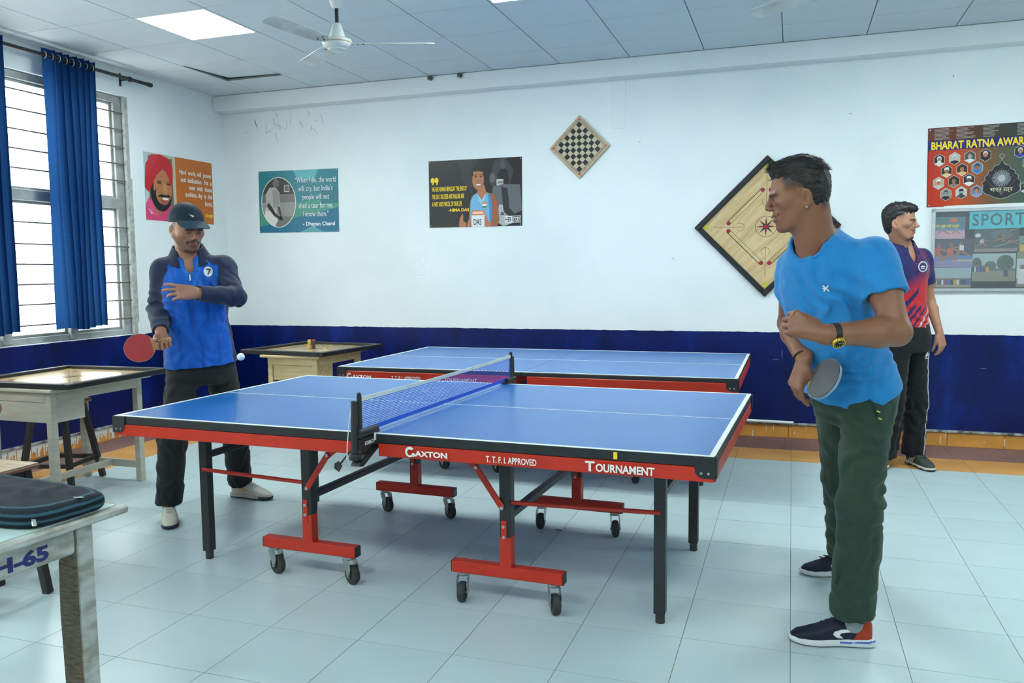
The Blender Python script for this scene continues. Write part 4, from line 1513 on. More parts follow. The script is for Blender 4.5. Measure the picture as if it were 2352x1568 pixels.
MB().box((.215, .072, .0006), (.43, .144, .0012)).obj('paper', mat('turquoise_paper', (48, 178, 196), .6, var=.08, scale=10), sg)
text(sg, 'SPORTS', .125, mat('marker_green', (24, 78, 84), .6, var=.2, scale=30), (.018, .026, .0016), (1, 0, 0), (0, 1, 0), width=.405, lift=0, bold=.0022, spacing=1.18)

# ------------------------------------------------------------------ chess board hung as a diamond
cb = thing('chess_board', 'wooden chess board hung on the wall as a diamond', 'game board', (-.1985, YB, 2.4855))
cb.rotation_euler = (PI / 2, PI / 4, 0)
MB().box((0, 0, .012), (.386, .386, .022), .002).obj('board', mat('chess_wood', (186, 168, 140), .5, col2=(170, 150, 120), scale=4, stretch=(1, 8, 1)), cb)
sh = []
q = .0385
for i in range(8):
    for j in range(8):
        if (i + j) % 2 == 1:
            sh.append((rect(-4 * q + i * q, -4 * q + j * q, -3 * q + i * q, -3 * q + j * q), (24, 34, 34)))
        else:
            sh.append((rect(-4 * q + i * q, -4 * q + j * q, -3 * q + i * q, -3 * q + j * q), (196, 184, 156)))
b = 4 * q + .002
for k in range(4):
    c, s = (1, 0, -1, 0)[k], (0, 1, 0, -1)[k]
    rr = lambda pts: [(x * c - y * s, x * s + y * c) for x, y in pts]
    sh.append((rr(seg(-b, -b, b, -b, .0015)), (40, 36, 32)))
    sh.append((rr(seg(-b - .012, -b - .012, b + .012, -b - .012, .003)), (70, 60, 48)))
    sh.append((rr(ell(-b - .010, -b - .010, .0085, .0085, 14)), (196, 36, 40)))
sh.append((seg(-.193, 0, -b, 0, .001), (60, 50, 40)))
sh.append((seg(b, 0, .193, 0, .001), (60, 50, 40)))
printed('squares', cb, sh, (0, 0, .0232), (1, 0, 0), (0, 1, 0), M_PRINT, step=.00001, base=.0002)
bl = MB()
for y in (-.07, .07):
    bl.box((.194, y, .010), (.004, .025, .012), .001)
bl.obj('hinge', M_BOLT, cb)

# two pipe stubs poking out of the beam
for x, l in ((-1.55, 'grey pipe stub on the beam, nearer the ceiling fan'), (-1.26, 'grey pipe stub on the beam, farther from the ceiling fan')):
    t = thing('pipe_stub', l, 'pipe', (x, YB - .152, 3.158))
    MB().tube([(0, .004, 0), (0, -.03, 0), (0, -.045, -.012)], [.016, .016, .014], 12).obj('pipe', mat('pipe_grey', (96, 96, 90), .6, var=.3), t, True)
    MB().lathe([(.016, 0), (.024, 0), (.024, .004), (.016, .004)], 14, (0, 0, 0), Matrix.Rotation(PI / 2, 3, 'X')).obj('flange', M_BOLT, t)

# ------------------------------------------------------------------ ceiling fans
M_FANW = mat('fan_enamel', (206, 212, 210), .35, var=.06, scale=12)
M_FANB = mat('fan_blade', (200, 208, 210), .4, col2=(176, 178, 174), scale=9, stretch=(1, 1, 1))
M_GOLD = mat('fan_band', (170, 150, 110), .4, var=.1)


def fan(label, loc, a0):
    t = thing('ceiling_fan', label, 'ceiling fan', loc, 0, 'ceiling fans')
    hz = H - loc[2]
    MB().lathe([(.0, hz), (.05, hz), (.052, hz - .02), (.034, hz - .075), (.022, hz - .09), (.0, hz - .09)], 28).obj('canopy', M_FANW, t, True)
    MB().cyl((0, 0, .10), (0, 0, hz - .08), .0125, n=14).obj('rod', mat('fan_rod', (44, 46, 52), .35, metal=.4), t, True)
    MB().lathe([(.0, .125), (.026, .125), (.030, .115), (.048, .055), (.050, .035), (.046, .03), (.0, .03)], 28).obj('coupling_cover', M_FANW, t, True)
    mo = MB().lathe([(.0, .038), (.06, .036), (.090, .022), (.095, .010), (.095, -.004), (.088, -.018), (.070, -.030), (.060, -.033), (.056, -.040), (.030, -.050), (.0, -.053)], 40).obj('motor', M_FANW, t, True)
    MB().lathe([(.0955, .006), (.097, .004), (.097, 0), (.0955, -.002)], 40).obj('band', M_GOLD, mo)
    for k in range(3):
        a = a0 + k * 2 * PI / 3
        d = Vector((math.cos(a), math.sin(a), 0))
        n = Vector((-math.sin(a), math.cos(a), 0))
        th = .19
        n2 = n * math.cos(th) + Vector((0, 0, 1)) * math.sin(th)
        up = d.cross(n2)
        sec = [(.085, .022), (.12, .03), (.15, .05), (.22, .055), (.42, .060), (.57, .062), (.605, .055), (.62, .030)]
        v, f = [], []
        for r, w in sec:
            for s in (-1, -.3, .3, 1):
                camb = .006 * (1 - s * s)
                v.append(d * r + n2 * (w * s) + up * camb + Vector((0, 0, -.002)))
        m4 = len(v)
        v += [p + up * .0018 for p in v]
        for i in range(len(sec) - 1):
            for s in range(3):
                q = (i * 4 + s, i * 4 + s + 1, i * 4 + 5 + s, i * 4 + 4 + s)
                f += [q[::-1], tuple(x + m4 for x in q)]
            for s in (0, 3):
                q = (i * 4 + s, i * 4 + 4 + s, i * 4 + 4 + s + m4, i * 4 + s + m4)
                f.append(q if s == 0 else q[::-1])
        e = (len(sec) - 1) * 4
        for s in range(3):
            f += [(e + s, e + s + 1, e + s + 1 + m4, e + s + m4), (s, s + m4, s + 1 + m4, s + 1)]
        bl = MB().add(v, f).obj('blade', M_FANB, t, True)
        sc = MB()
        for r, s in ((.13, 0), (.165, .02), (.165, -.02)):
            p = d * r + n2 * s + Vector((0, 0, -.001))
            sc.cyl(p, p - up * .004, .006, n=8)
        sc.obj('screw', mat('dark_screw', (70, 66, 60), .5), bl)
    return t


fan('white three blade ceiling fan, whole, hanging near the lit panel', (-1.20, 1.065, 2.872), .368)
fan('white ceiling fan at the top edge with only a blade tip showing', (1.85, 1.03, 2.87), 2.54)

# ------------------------------------------------------------------ curtains
cr = thing('curtain_rod', 'dark metal curtain rod above the windows', 'curtain rod', (XL + .11, 2.32, 3.085))
MB().tube([(0, -3.05, 0), (0, 0, .0)], .0145, 14).obj('rod', M_BLACK, cr, True)
MB().lathe([(.0, -.02), (.017, -.02), (.019, 0), (.019, .03), (.012, .034), (.0, .034)], 16, (0, -.02, 0), Matrix.Rotation(-PI / 2, 3, 'X')).obj('finial', M_BLACK, cr, True)
bk = MB()
bk.box((-.105, -.24, .005), (.008, .02, .11), .002)
bk.tube([(-.10, -.24, 0), (0, -.24, 0)], .008, 10)
bk.lathe([(.0155, -.012), (.021, -.012), (.021, .012), (.0155, .012)], 16, (0, -.24, 0), Matrix.Rotation(PI / 2, 3, 'X'))
bk.obj('bracket', M_BLACK, cr, True)


def curtain_mat():
    m = bpy.data.materials.new('blue_curtain_cloth')
    m.use_nodes = True
    nt = m.node_tree
    nt.nodes.clear()
    N, L = nt.nodes.new, nt.links.new
    out, mix, df, tr = N('ShaderNodeOutputMaterial'), N('ShaderNodeMixShader'), N('ShaderNodeBsdfDiffuse'), N('ShaderNodeBsdfTranslucent')
    uv = N('ShaderNodeUVMap')
    vm = N('ShaderNodeVectorMath')
    vm.operation = 'FRACTION'
    sc = N('ShaderNodeVectorMath')
    sc.operation = 'SCALE'
    sc.inputs['Scale'].default_value = 95
    L(uv.outputs[0], sc.inputs[0])
    L(sc.outputs[0], vm.inputs[0])
    ds = N('ShaderNodeVectorMath')
    ds.operation = 'DISTANCE'
    ds.inputs[1].default_value = (.5, .5, 0)
    L(vm.outputs[0], ds.inputs[0])
    lt = N('ShaderNodeMath')
    lt.operation = 'LESS_THAN'
    lt.inputs[1].default_value = .17
    L(ds.outputs['Value'], lt.inputs[0])
    c1 = N('ShaderNodeMixRGB')
    c1.inputs[1].default_value = (*lin((26, 60, 112)), 1)
    c1.inputs[2].default_value = (*lin((20, 48, 92)), 1)
    L(lt.outputs[0], c1.inputs[0])
    L(c1.outputs[0], df.inputs[0])
    c2 = N('ShaderNodeMixRGB')
    c2.inputs[1].default_value = (*lin((34, 72, 120)), 1)
    c2.inputs[2].default_value = (*lin((20, 48, 88)), 1)
    L(lt.outputs[0], c2.inputs[0])
    L(c2.outputs[0], tr.inputs[0])
    mix.inputs[0].default_value = .30
    L(df.outputs[0], mix.inputs[1])
    L(tr.outputs[0], mix.inputs[2])
    L(mix.outputs[0], out.inputs[0])
    return m


M_CURT = curtain_mat()


def curtain(label, y0, y1, seed, sheer):
    t = thing('curtain', label, 'curtain', (XL + .11, (y0 + y1) / 2, .98), 0, 'blue window curtains')
    rng = random.Random(seed)
    nu, nv = 150, 34
    arc = 1.9
    pleats = (y1 - y0 - sheer) / .064
    ph = [rng.uniform(-.5, .5) for _ in range(12)]
    v, f, uvs = [], [], []
    zt, zb = 3.135, .985
    for j in range(nv + 1):
        s = j / nv
        z = zt + (zb - zt) * s
        for i in range(nu + 1):
            q = i / nu
            y = y0 + (y1 - y0) * q + .03 * s * (q - .1)
            amp = .034 * (1 - .15 * s)
            ed = min(1, max(0, (y - y0 - sheer * .6) / (.06 + sheer * .5)))
            th = 2 * PI * ((y - y0 - sheer) / .064) + .5 * math.sin(3.1 * s + ph[0]) + .35 * math.sin(7 * q + ph[1] + 2 * s)
            x = amp * ed * math.sin(th) + .008 * math.sin(11 * q + 5 * s + ph[2]) + .012 * s * math.sin(5 * q + ph[3])
            y += .010 * ed * math.sin(2 * th + 1) * .6
            zz = z + (0 if j < nv else .012 * math.sin(9 * q + ph[4]))
            v.append((x, y - (y0 + y1) / 2, zz - .98))
            uvs.append((q * arc * (y1 - y0), s * 2.15))
    for j in range(nv):
        for i in range(nu):
            a = j * (nu + 1) + i
            f.append((a, a + 1, a + nu + 2, a + nu + 1))
    me = bpy.data.meshes.new('cloth')
    me.from_pydata(v, [], f)
    ul = me.uv_layers.new(name='UVMap')
    for lp in me.loops:
        ul.data[lp.index].uv = uvs[lp.vertex_index]
    me.shade_smooth()
    me.materials.append(M_CURT)
    link('cloth', me, t)
    gr = MB()
    k = 0
    y = y0 + .02
    while y < y1:
        gr.lathe([(.019, -.003), (.030, -.003), (.031, 0), (.030, .003), (.019, .003), (.019, -.003)], 18, (0, y - (y0 + y1) / 2, 3.085 - .98), Matrix.Rotation(PI / 2, 3, 'X'))
        y += .064
    gr.obj('grommet', M_BOLT, t, True)
    return t


curtain('blue dotted curtain in the middle of the window, with one sheer edge', 1.20, 1.695, 3, .09)
curtain('blue dotted curtain at the left edge of the picture', .40, .865, 8, .0)

# ------------------------------------------------------------------ soft bodies: smooth union of simple solids, meshed with surface nets
def nv(v):
    v = np.asarray(v, float)
    return v / np.linalg.norm(v)


class Soft:
    def __init__(self):
        self.ops = []
        self.disp = []

    def _add(self, fn, c, rad, op, k):
        self.ops.append((fn, np.asarray(c, float), float(rad), op, float(k)))
        return self

    def cone(self, a, b, ra, rb=None, k=.01, op='u', flat=None, fs=1.0):
        """tapered capsule; flat = direction squashed by the factor fs"""
        a, b = np.asarray(a, float), np.asarray(b, float)
        rb = ra if rb is None else rb
        ab = b - a
        L2 = max(1e-9, ab @ ab)
        fl = None if flat is None else nv(flat)

        def fn(p):
            r = p - a
            t = np.clip(r @ ab / L2, 0, 1)
            r = r - t[:, None] * ab
            if fl is None:
                return np.sqrt((r * r).sum(1)) - (ra + t * (rb - ra))
            q = r @ fl
            r = r + np.outer(q * (1 / fs - 1), fl)
            return (np.sqrt((r * r).sum(1)) - (ra + t * (rb - ra))) * min(1.0, .5 + fs / 2)
        return self._add(fn, (a + b) / 2, np.sqrt(L2) / 2 + max(ra, rb) * max(1, fs), op, k)

    def tubecap(self, a, b, ra, rb, k=.02, op='u'):
        """tapered tube with a rounded start and a flat end at b"""
        a, b = np.asarray(a, float), np.asarray(b, float)
        ab = b - a
        L2 = ab @ ab
        L = math.sqrt(L2)
        dr = ab / L

        def fn(p):
            r = p - a
            t = r @ ab / L2
            tc = np.clip(t, 0, 1.3)
            q = r - tc[:, None] * ab
            return np.maximum(np.sqrt((q * q).sum(1)) - (ra + tc * (rb - ra)), (t - 1) * L)
        return self._add(fn, (a + b) / 2, L / 2 + max(ra, rb) * 1.2, op, k)

    def custom(self, fn, c, rad, k=.005, op='u'):
        return self._add(fn, c, rad, op, k)

    def ell(self, c, r, R=None, k=.01, op='u'):
        c, r = np.asarray(c, float), np.asarray(r, float)
        M = np.eye(3) if R is None else np.asarray(R, float)    # rows = local axes

        def fn(p):
            q = (p - c) @ M.T
            k0 = np.sqrt(((q / r) ** 2).sum(1)) + 1e-9
            k1 = np.sqrt(((q / r ** 2) ** 2).sum(1)) + 1e-9
            return k0 * (k0 - 1) / k1
        return self._add(fn, c, r.max(), op, k)

    def rbox(self, c, h, R=None, rd=.01, k=.005, op='u'):
        c, h = np.asarray(c, float), np.asarray(h, float)
        M = np.eye(3) if R is None else np.asarray(R, float)

        def fn(p):
            q = np.abs((p - c) @ M.T) - (h - rd)
            return np.sqrt((np.maximum(q, 0) ** 2).sum(1)) + np.minimum(q.max(1), 0) - rd
        return self._add(fn, c, np.linalg.norm(h), op, k)

    def loft(self, A, B, sec, lat, fro, n=2.4, k=.02, op='u', rd=.0):
        """superellipse sections along A->B; sec = [(u, d_lat, d_fro, half_lat, half_fro)]"""
        A, B = np.asarray(A, float), np.asarray(B, float)
        ax = B - A
        L = np.linalg.norm(ax)
        ax = ax / L
        lat = np.asarray(lat, float)
        fro = np.asarray(fro, float)
        sec = np.array(sec, float)
        us = np.linspace(0, 1, 80)
        # smooth interpolation of the section table
        tab = []
        for c in range(1, 5):
            y = np.interp(us, sec[:, 0], sec[:, c])
            for _ in range(3):
                y[1:-1] = (y[:-2] + 2 * y[1:-1] + y[2:]) / 4
            tab.append(y)
        # lat/fro may turn along the axis: give a pair
        two = lat.ndim == 2

        def fn(p):
            r = p - A
            u = r @ ax / L
            uc = np.clip(u, 0, 1)
            dl, df, hl, hf = (np.interp(uc, us, t) for t in tab)
            if two:
                la = lat[0] + np.outer(uc, lat[1] - lat[0])
                la /= np.linalg.norm(la, axis=1)[:, None]
                fr = fro[0] + np.outer(uc, fro[1] - fro[0])
                fr /= np.linalg.norm(fr, axis=1)[:, None]
                x = (r * la).sum(1) - dl
                y = (r * fr).sum(1) - df
            else:
                x = r @ lat - dl
                y = r @ fro - df
            e = ((np.abs(x) / hl) ** n + (np.abs(y) / hf) ** n) ** (1 / n)
            d = (e - 1) * np.minimum(hl, hf)
            cap = np.maximum((u - 1) * L, -u * L) + rd
            if rd:
                return np.minimum(np.maximum(d, cap), 0) + np.sqrt(np.maximum(d, 0) ** 2 + np.maximum(cap, 0) ** 2) - rd
            return np.maximum(d, cap)
        w = max(sec[:, 3].max(), sec[:, 4].max()) + max(np.abs(sec[:, 1]).max(), np.abs(sec[:, 2]).max())
        return self._add(fn, (A + B) / 2, math.hypot(L / 2, w), op, k)

    def cut(self, o, n):
        """keep the side opposite to the normal n"""
        o, n = np.asarray(o, float), nv(n)
        return self._add(lambda p: (p - o) @ n, o, 50, 'c', 0.004)

    def cut_near(self, o, n, c, rad):
        """plane cut that only acts inside a ball"""
        o, n, c = np.asarray(o, float), nv(n), np.asarray(c, float)
        return self._add(lambda p: np.maximum((p - o) @ n * -1, np.sqrt(((p - c) ** 2).sum(1)) - rad), c, rad, 's', .003)

    def noise(self, fn):
        self.disp.append(fn)
        return self

    def _eval(self, pts, cen, bd, extra):
        """pts (nb, m, 3) grouped in blocks with centres cen and half diagonal bd"""
        nb, m, _ = pts.shape
        d = np.full((nb, m), 1.0)
        for fn, c, rad, op, k in self.ops:
            dist = np.linalg.norm(cen - c, axis=1) - rad - bd
            sel = np.where(dist < extra + k * 2)[0]
            if len(sel) == 0:
                continue
            e = fn(pts[sel].reshape(-1, 3)).reshape(len(sel), m)
            a = d[sel]
            if op == 'u':
                h = np.clip(.5 + .5 * (e - a) / k, 0, 1)
                d[sel] = e * (1 - h) + a * h - k * h * (1 - h) * (a < .9)
            elif op == 's':
                e = -e
                h = np.clip(.5 - .5 * (e - a) / k, 0, 1)
                d[sel] = e * (1 - h) + a * h + k * h * (1 - h)
            else:
                d[sel] = np.maximum(a, e)
        return d

    def build(self, h, lo=None, hi=None):
        us = [o for o in self.ops if o[3] == 'u']
        L = np.min([c - r for _, c, r, _, _ in us], 0) - .02
        Hh = np.max([c + r for _, c, r, _, _ in us], 0) + .02
        if lo is not None:
            L = np.maximum(L, lo)
        if hi is not None:
            Hh = np.minimum(Hh, hi)
        B = 8
        bs = B * h
        nb = np.ceil((Hh - L) / bs).astype(int)
        g = np.stack(np.meshgrid(*[np.arange(n) for n in nb], indexing='ij'), -1).reshape(-1, 3)
        cen = L + (g + .5) * bs
        bd = bs * math.sqrt(3) / 2
        dc = self._eval(cen[:, None, :], cen, 0.0, .12)[:, 0]
        act = np.abs(dc) < bd * 1.7 + .01
        g, cen = g[act], cen[act]
        o = np.stack(np.meshgrid(*[np.arange(B + 1)] * 3, indexing='ij'), -1).reshape(-1, 3)
        V = np.empty((len(g), (B + 1) ** 3))
        for s in range(0, len(g), 700):
            e = min(len(g), s + 700)
            pts = L + (g[s:e, None, :] * B + o[None]) * h
            v = self._eval(pts, cen[s:e], bd, .03)
            for fn in self.disp:
                near = np.where(np.abs(v).min(1) < .05)[0]
                if len(near):
                    q = pts[near].reshape(-1, 3)
                    v[near] += fn(q).reshape(len(near), -1)
            V[s:e] = v
        V = V.reshape(-1, B + 1, B + 1, B + 1)
        V = np.where(np.abs(V) < 1e-9, 1e-9, V)
        C = {}
        for i in (0, 1):
            for j in (0, 1):
                for k in (0, 1):
                    C[i, j, k] = V[:, i:i + B, j:j + B, k:k + B]
        neg = sum((c < 0).astype(np.int8) for c in C.values())
        sel = np.argwhere((neg > 0) & (neg < 8))
        if len(sel) == 0:
            return np.zeros((0, 3)), np.zeros((0, 4), int)
        bi, ci = sel[:, 0], sel[:, 1:]
        cv = {q: c[bi, ci[:, 0], ci[:, 1], ci[:, 2]] for q, c in C.items()}
        acc = np.zeros((len(sel), 3))
        cnt = np.zeros(len(sel))
        for q in cv:
            for ax in range(3):
                if q[ax] == 0:
                    q2 = list(q)
                    q2[ax] = 1
                    a, b = cv[q], cv[tuple(q2)]
                    x = (a < 0) != (b < 0)
                    t = a[x] / (a[x] - b[x])
                    p = np.tile(np.array(q, float), (x.sum(), 1))
                    p[:, ax] = t
                    acc[x] += p
                    cnt[x] += 1
        G = g[bi] * B + ci
        verts = L + (G + acc / cnt[:, None]) * h
        dim = nb * B + 2
        key = lambda c: ((c[:, 0] + 1) * dim[1] + c[:, 1] + 1) * dim[2] + c[:, 2] + 1
        K = key(G)
        order = np.argsort(K)
        Ks = K[order]

        def look(c):
            kk = key(c)
            i = np.clip(np.searchsorted(Ks, kk), 0, len(Ks) - 1)
            return np.where(Ks[i] == kk, order[i], -1)
        quads = []
        a0 = cv[0, 0, 0]
        for ax in range(3):
            e = [0, 0, 0]
            e[ax] = 1
            b = cv[tuple(e)]
            x = np.where((a0 < 0) != (b < 0))[0]
            u, w = [(1, 2), (2, 0), (0, 1)][ax]
            du = np.zeros(3, int)
            du[u] = 1
            dw = np.zeros(3, int)
            dw[w] = 1
            q = np.stack([x, look(G[x] - du), look(G[x] - du - dw), look(G[x] - dw)], 1)
            ok = (q >= 0).all(1)
            q, x = q[ok], x[ok]
            fl = a0[x] > 0
            q[fl] = q[fl][:, ::-1]
            quads.append(q)
        return verts, np.concatenate(quads)


def soft_obj(name, vf, m, parent, base, colour=None, smooth_it=1):
    """vf = [(verts, quads)] pieces in world space, joined in one mesh"""
    if not isinstance(vf, list):
        vf = [vf]
    vs, fs, n = [], [], 0
    for v, f in vf:
        for _ in range(smooth_it):        # light relaxation
            s = np.zeros_like(v)
            c = np.zeros(len(v))
            for a, b in ((0, 1), (1, 2), (2, 3), (3, 0)):
                np.add.at(s, f[:, a], v[f[:, b]])
                np.add.at(c, f[:, a], 1)
                np.add.at(s, f[:, b], v[f[:, a]])
                np.add.at(c, f[:, b], 1)
            v = v * .5 + .5 * s / np.maximum(c, 1)[:, None]
        vs.append(v)
        fs.append(f + n)
        n += len(v)
    v, f = np.concatenate(vs), np.concatenate(fs)
    me = bpy.data.meshes.new(name)
    me.vertices.add(len(v))
    me.vertices.foreach_set('co', (v - np.asarray(base)).astype(np.float32).ravel())
    me.loops.add(len(f) * 4)
    me.loops.foreach_set('vertex_index', f.astype(np.int32).ravel())
    me.polygons.add(len(f))
    me.polygons.foreach_set('loop_start', np.arange(0, len(f) * 4, 4, dtype=np.int32))
    me.update(calc_edges=True)
    me.validate()
    me.shade_smooth()
    if colour is not None:
        c = colour(v)
        rgba = np.ones((len(v), 4), np.float32)
        rgba[:, :3] = c
        at = me.attributes.new('Col', 'FLOAT_COLOR', 'POINT')
        at.data.foreach_set('color', rgba.ravel())
    me.materials.append(m)
    return link(name, me, parent)


# lattice noise
_NR = np.random.RandomState(4).rand(4096)


def vnoise(p):
    i = np.floor(p).astype(int)
    f = p - i
    f = f * f * (3 - 2 * f)
    r = 0
    for dx in (0, 1):
        for dy in (0, 1):
            for dz in (0, 1):
                hsh = (i[:, 0] + dx) * 73 + (i[:, 1] + dy) * 179 + (i[:, 2] + dz) * 283
                w = (f[:, 0] if dx else 1 - f[:, 0]) * (f[:, 1] if dy else 1 - f[:, 1]) * (f[:, 2] if dz else 1 - f[:, 2])
                r = r + w * _NR[hsh & 4095]
    return r * 2 - 1


def folds(o, d, along, wl, amp, size, warp=.6):
    """cloth folds: waves of length wl in direction d, running along `along`, fading away from o"""
    o, d, al = np.asarray(o, float), nv(d), nv(along)
    size = np.asarray(size, float)

    def fn(p):
        r = p - o
        x, y = r @ d, r @ al
        q = np.exp(-(x / size[0]) ** 2 - (y / size[1]) ** 2 - ((r * r).sum(1) - x * x - y * y) / (size[2] ** 2))
        nz = vnoise(p * 11 + 3.1)
        ph = 2 * PI * (x / wl + warp * nz + .35 * np.sin(y / wl * 1.3))
        s = np.sin(ph)
        return -amp * q * (np.abs(s) ** .7 * np.sign(s))
    return fn


def rumple(scale, amp, st=(1, 1, 1), off=0.0):
    st = np.asarray(st, float) * scale

    def fn(p):
        return amp * (vnoise(p * st + off) + .5 * vnoise(p * st * 2.1 + 7 + off))
    return fn


def L3(c):
    return np.array(lin(c))


def mixc(a, b, w):
    return a * (1 - w[:, None]) + b * w[:, None]


def sstep(x, a, b):
    t = np.clip((x - a) / (b - a), 0, 1)
    return t * t * (3 - 2 * t)


# ------------------------------------------------------------------ anatomy builders
class Frame:
    """head or foot frame: forward, left, up"""

    def __init__(self, o, fwd, up, s=1.0):
        self.o = np.asarray(o, float)
        self.f = nv(fwd)
        u = np.asarray(up, float)
        self.u = nv(u - self.f * (u @ self.f))
        self.l = np.cross(self.u, self.f)
        self.s = s
        self.R = np.stack([self.f, self.l, self.u])

    def p(self, f, l, u):
        return self.o + self.s * (self.f * f + self.l * l + self.u * u)

    def loc(self, v):
        return (v - self.o) @ self.R.T / self.s


def head(S_, F, jaw=1.0, nose=1.0, smile=0.0, open_=0.0, cheek=1.0, lids=.5, chin=1.0):
    s = F.s
    p = F.p
    E = lambda c, r, k, op='u': S_.ell(p(*c), np.array(r) * s, F.R, k * s, op)
    C = lambda a, b, ra, rb, k, op='u': S_.cone(p(*a), p(*b), ra * s, rb * s, k * s, op)
    E((-.010, 0, .045), (.092, .077, .086), .01)
    E((.028, 0, .03), (.062, .066, .075), .03)
    E((.036, 0, -.022), (.056, .060 * jaw, .078), .03)
    for l in (-1, 1):
        C((.005, l * .052 * jaw, -.030), (.062, l * .022 * jaw, -.090), .024, .020, .025)
        E((.056, l * .046 * cheek, -.006), (.026, .022, .022), .02)
        C((.084, l * .040, .022), (.094, l * .012, .021), .010, .010, .014)
    E((.078 * chin, 0, -.094), (.019, .021, .018), .018)
    E((.074, 0, -.052), (.026, .033, .030), .02)
    # nose
    C((.094, 0, .018), (.111, 0, -.012), .0075, .0105, .010)
    E((.112 + .006 * (nose - 1) * 4, 0, -.018), (.0105 * nose, .0115, .0095), .006)
    for l in (-1, 1):
        E((.104, l * .0135, -.0225), (.011, .0078, .008), .004)
        E((.1075, l * .0065, -.031), (.006, .0036, .0035), .002, 's')
    # eye sockets and lids
    for l in (-1, 1):
        E((.100, l * .033, .006), (.017, .019, .012), .012, 's')
        E((.0785, l * .0325, .004), (.0148, .0155, .0142), .004)
        E((.0945, l * .0325, .004 - .0012), (.011, .0125, .0026 + .0042 * lids), .0015, 's')
    # lips
    E((.0985, 0, -.0490), (.0085, .022 + .006 * smile, .0058), .004)
    E((.0960, 0, -.0605 - .006 * open_), (.0090, .019 + .005 * smile, .0068), .004)
    E((.106, 0, -.0550 - .003 * open_), (.014, .022 + .008 * smile, .0013 + .006 * open_), .002, 's')
    for l in (-1, 1):
        E((.088, l * (.027 + .006 * smile), -.053 + .004 * smile), (.008, .005, .004), .006, 's')
    # ears
    for l in (-1, 1):
        ea = np.stack([nv(F.f * .93 - F.l * l * .36), nv(F.l * .93 * 1 + F.f * .36 * l), F.u])
        S_.ell(p(-.012, l * .077, -.006), np.array((.018, .0080, .031)) * s, ea, .005 * s)
        S_.ell(p(-.006, l * .074, -.032), np.array((.009, .007, .012)) * s, ea, .005 * s)
        S_.ell(p(-.008, l * .0850, -.002), np.array((.0105, .0065, .0185)) * s, ea, .002 * s, 's')
        S_.ell(p(-.002, l * .0800, -.012), np.array((.006, .008, .008)) * s, ea, .002 * s, 's')


def eyes(F, parent, base, iris=(52, 34, 24), look=(0, 0)):
    for l in (-1, 1):
        mb = MB()
        c = F.p(.0785, l * .0325, .004)
        d = nv(F.f + F.l * look[0] + F.u * look[1])
        x = nv(np.cross(d, F.u))
        y = np.cross(x, d)
        R = Matrix((Vector(x), Vector(y), Vector(d))).transposed()
        r = .0132 * F.s
        prof = [(r * math.sin(a), -r * math.cos(a)) for a in np.linspace(0, PI, 19)]
        n = 20
        mb.lathe(prof[:-1] + [(0, r)], n, c - np.asarray(base), R)
        cols = []
        for i, _f in enumerate(mb.f):
            ringi = i // n
            ang = PI * (ringi + .5) / 18
            q = PI - ang
            cols.append((14, 12, 12) if q < .20 else (iris if q < .48 else (206, 200, 194)))
        mb.c = cols
        mb.obj('eye', vcmat('eye_surface', .12, .5), parent, 'all', fix=False)


def hand(S_, W, d, palm, thumb, curl, sc=1.0, spread=.10, tcurl=(.5, .4), tdir=(.75, .62, .25), two=None):
    """five fingered hand. W wrist, d to the knuckles, palm = palm normal, thumb = thumb side; curl = 4 finger curls (rad per joint)"""
    d = nv(d)
    palm = nv(np.asarray(palm, float) - d * (np.asarray(palm, float) @ d))
    th = np.cross(d, palm)
    if th @ np.asarray(thumb, float) < 0:
        th = -th
    W = np.asarray(W, float)
    s = sc
    out = []
    lens = (.072, .080, .074, .059)
    offs = (.030, .010, -.010, -.029)
    fwd = (.086, .090, .086, .078)
    S_.cone(W - d * .02 * s, W + d * .03 * s, .027 * s, .026 * s, .012, flat=palm, fs=.72)
    for i in range(4):
        kn = W + d * fwd[i] * s + th * offs[i] * s
        S_.cone(W + d * .018 * s + th * offs[i] * .55 * s, kn, .0165 * s, .0125 * s, .012, flat=palm, fs=.92)
    S_.ell(W + d * .052 * s + palm * .006 * s, np.array((.040, .036, .013)) * s, np.stack([d, th, palm]), .012)
    S_.ell(W + d * .038 * s + th * .024 * s + palm * .010 * s, np.array((.030, .017, .014)) * s, np.stack([nv(d + th * .3), nv(th - d * .3), palm]), .010)
    for i in range(4):
        p0 = W + d * fwd[i] * s + th * offs[i] * s
        fd = nv(d + th * spread * (1.5 - i) * .6)
        cu = curl[i] if isinstance(curl[i], (tuple, list)) else (curl[i] * .9, curl[i] * 1.15, curl[i] * .8)
        ang = 0
        r = (.0098, .0088, .0080, .0068)
        prev = p0
        for j, fr in enumerate((.46, .30, .24)):
            ang += cu[j]
            dd = fd * math.cos(ang) + palm * math.sin(ang)
            nx = prev + dd * lens[i] * fr * s
            S_.cone(prev, nx, r[j] * s * (.92 if i == 3 else 1), r[j + 1] * s * (.92 if i == 3 else 1), .003)
            prev = nx
        out.append((prev, dd))
    tb = W + d * .026 * s + th * .026 * s + palm * .008 * s
    a = nv(d * tdir[0] + th * tdir[1] + palm * tdir[2])
    p1 = tb + a * .040 * s
    S_.cone(tb, p1, .0155 * s, .0115 * s, .010)
    ax = nv(np.cross(a, palm + th * .001))
    inw = nv(palm * .8 - th * .6 + d * .1)
    a2 = nv(a * math.cos(tcurl[0]) + inw * math.sin(tcurl[0]))
    p2 = p1 + a2 * .032 * s
    S_.cone(p1, p2, .0112 * s, .0098 * s, .004)
    a3 = nv(a2 * math.cos(tcurl[1]) + inw * math.sin(tcurl[1]))
    p3 = p2 + a3 * .024 * s
    S_.cone(p2, p3, .0100 * s, .0078 * s, .003)
    out.append((p3, a3))
    return out


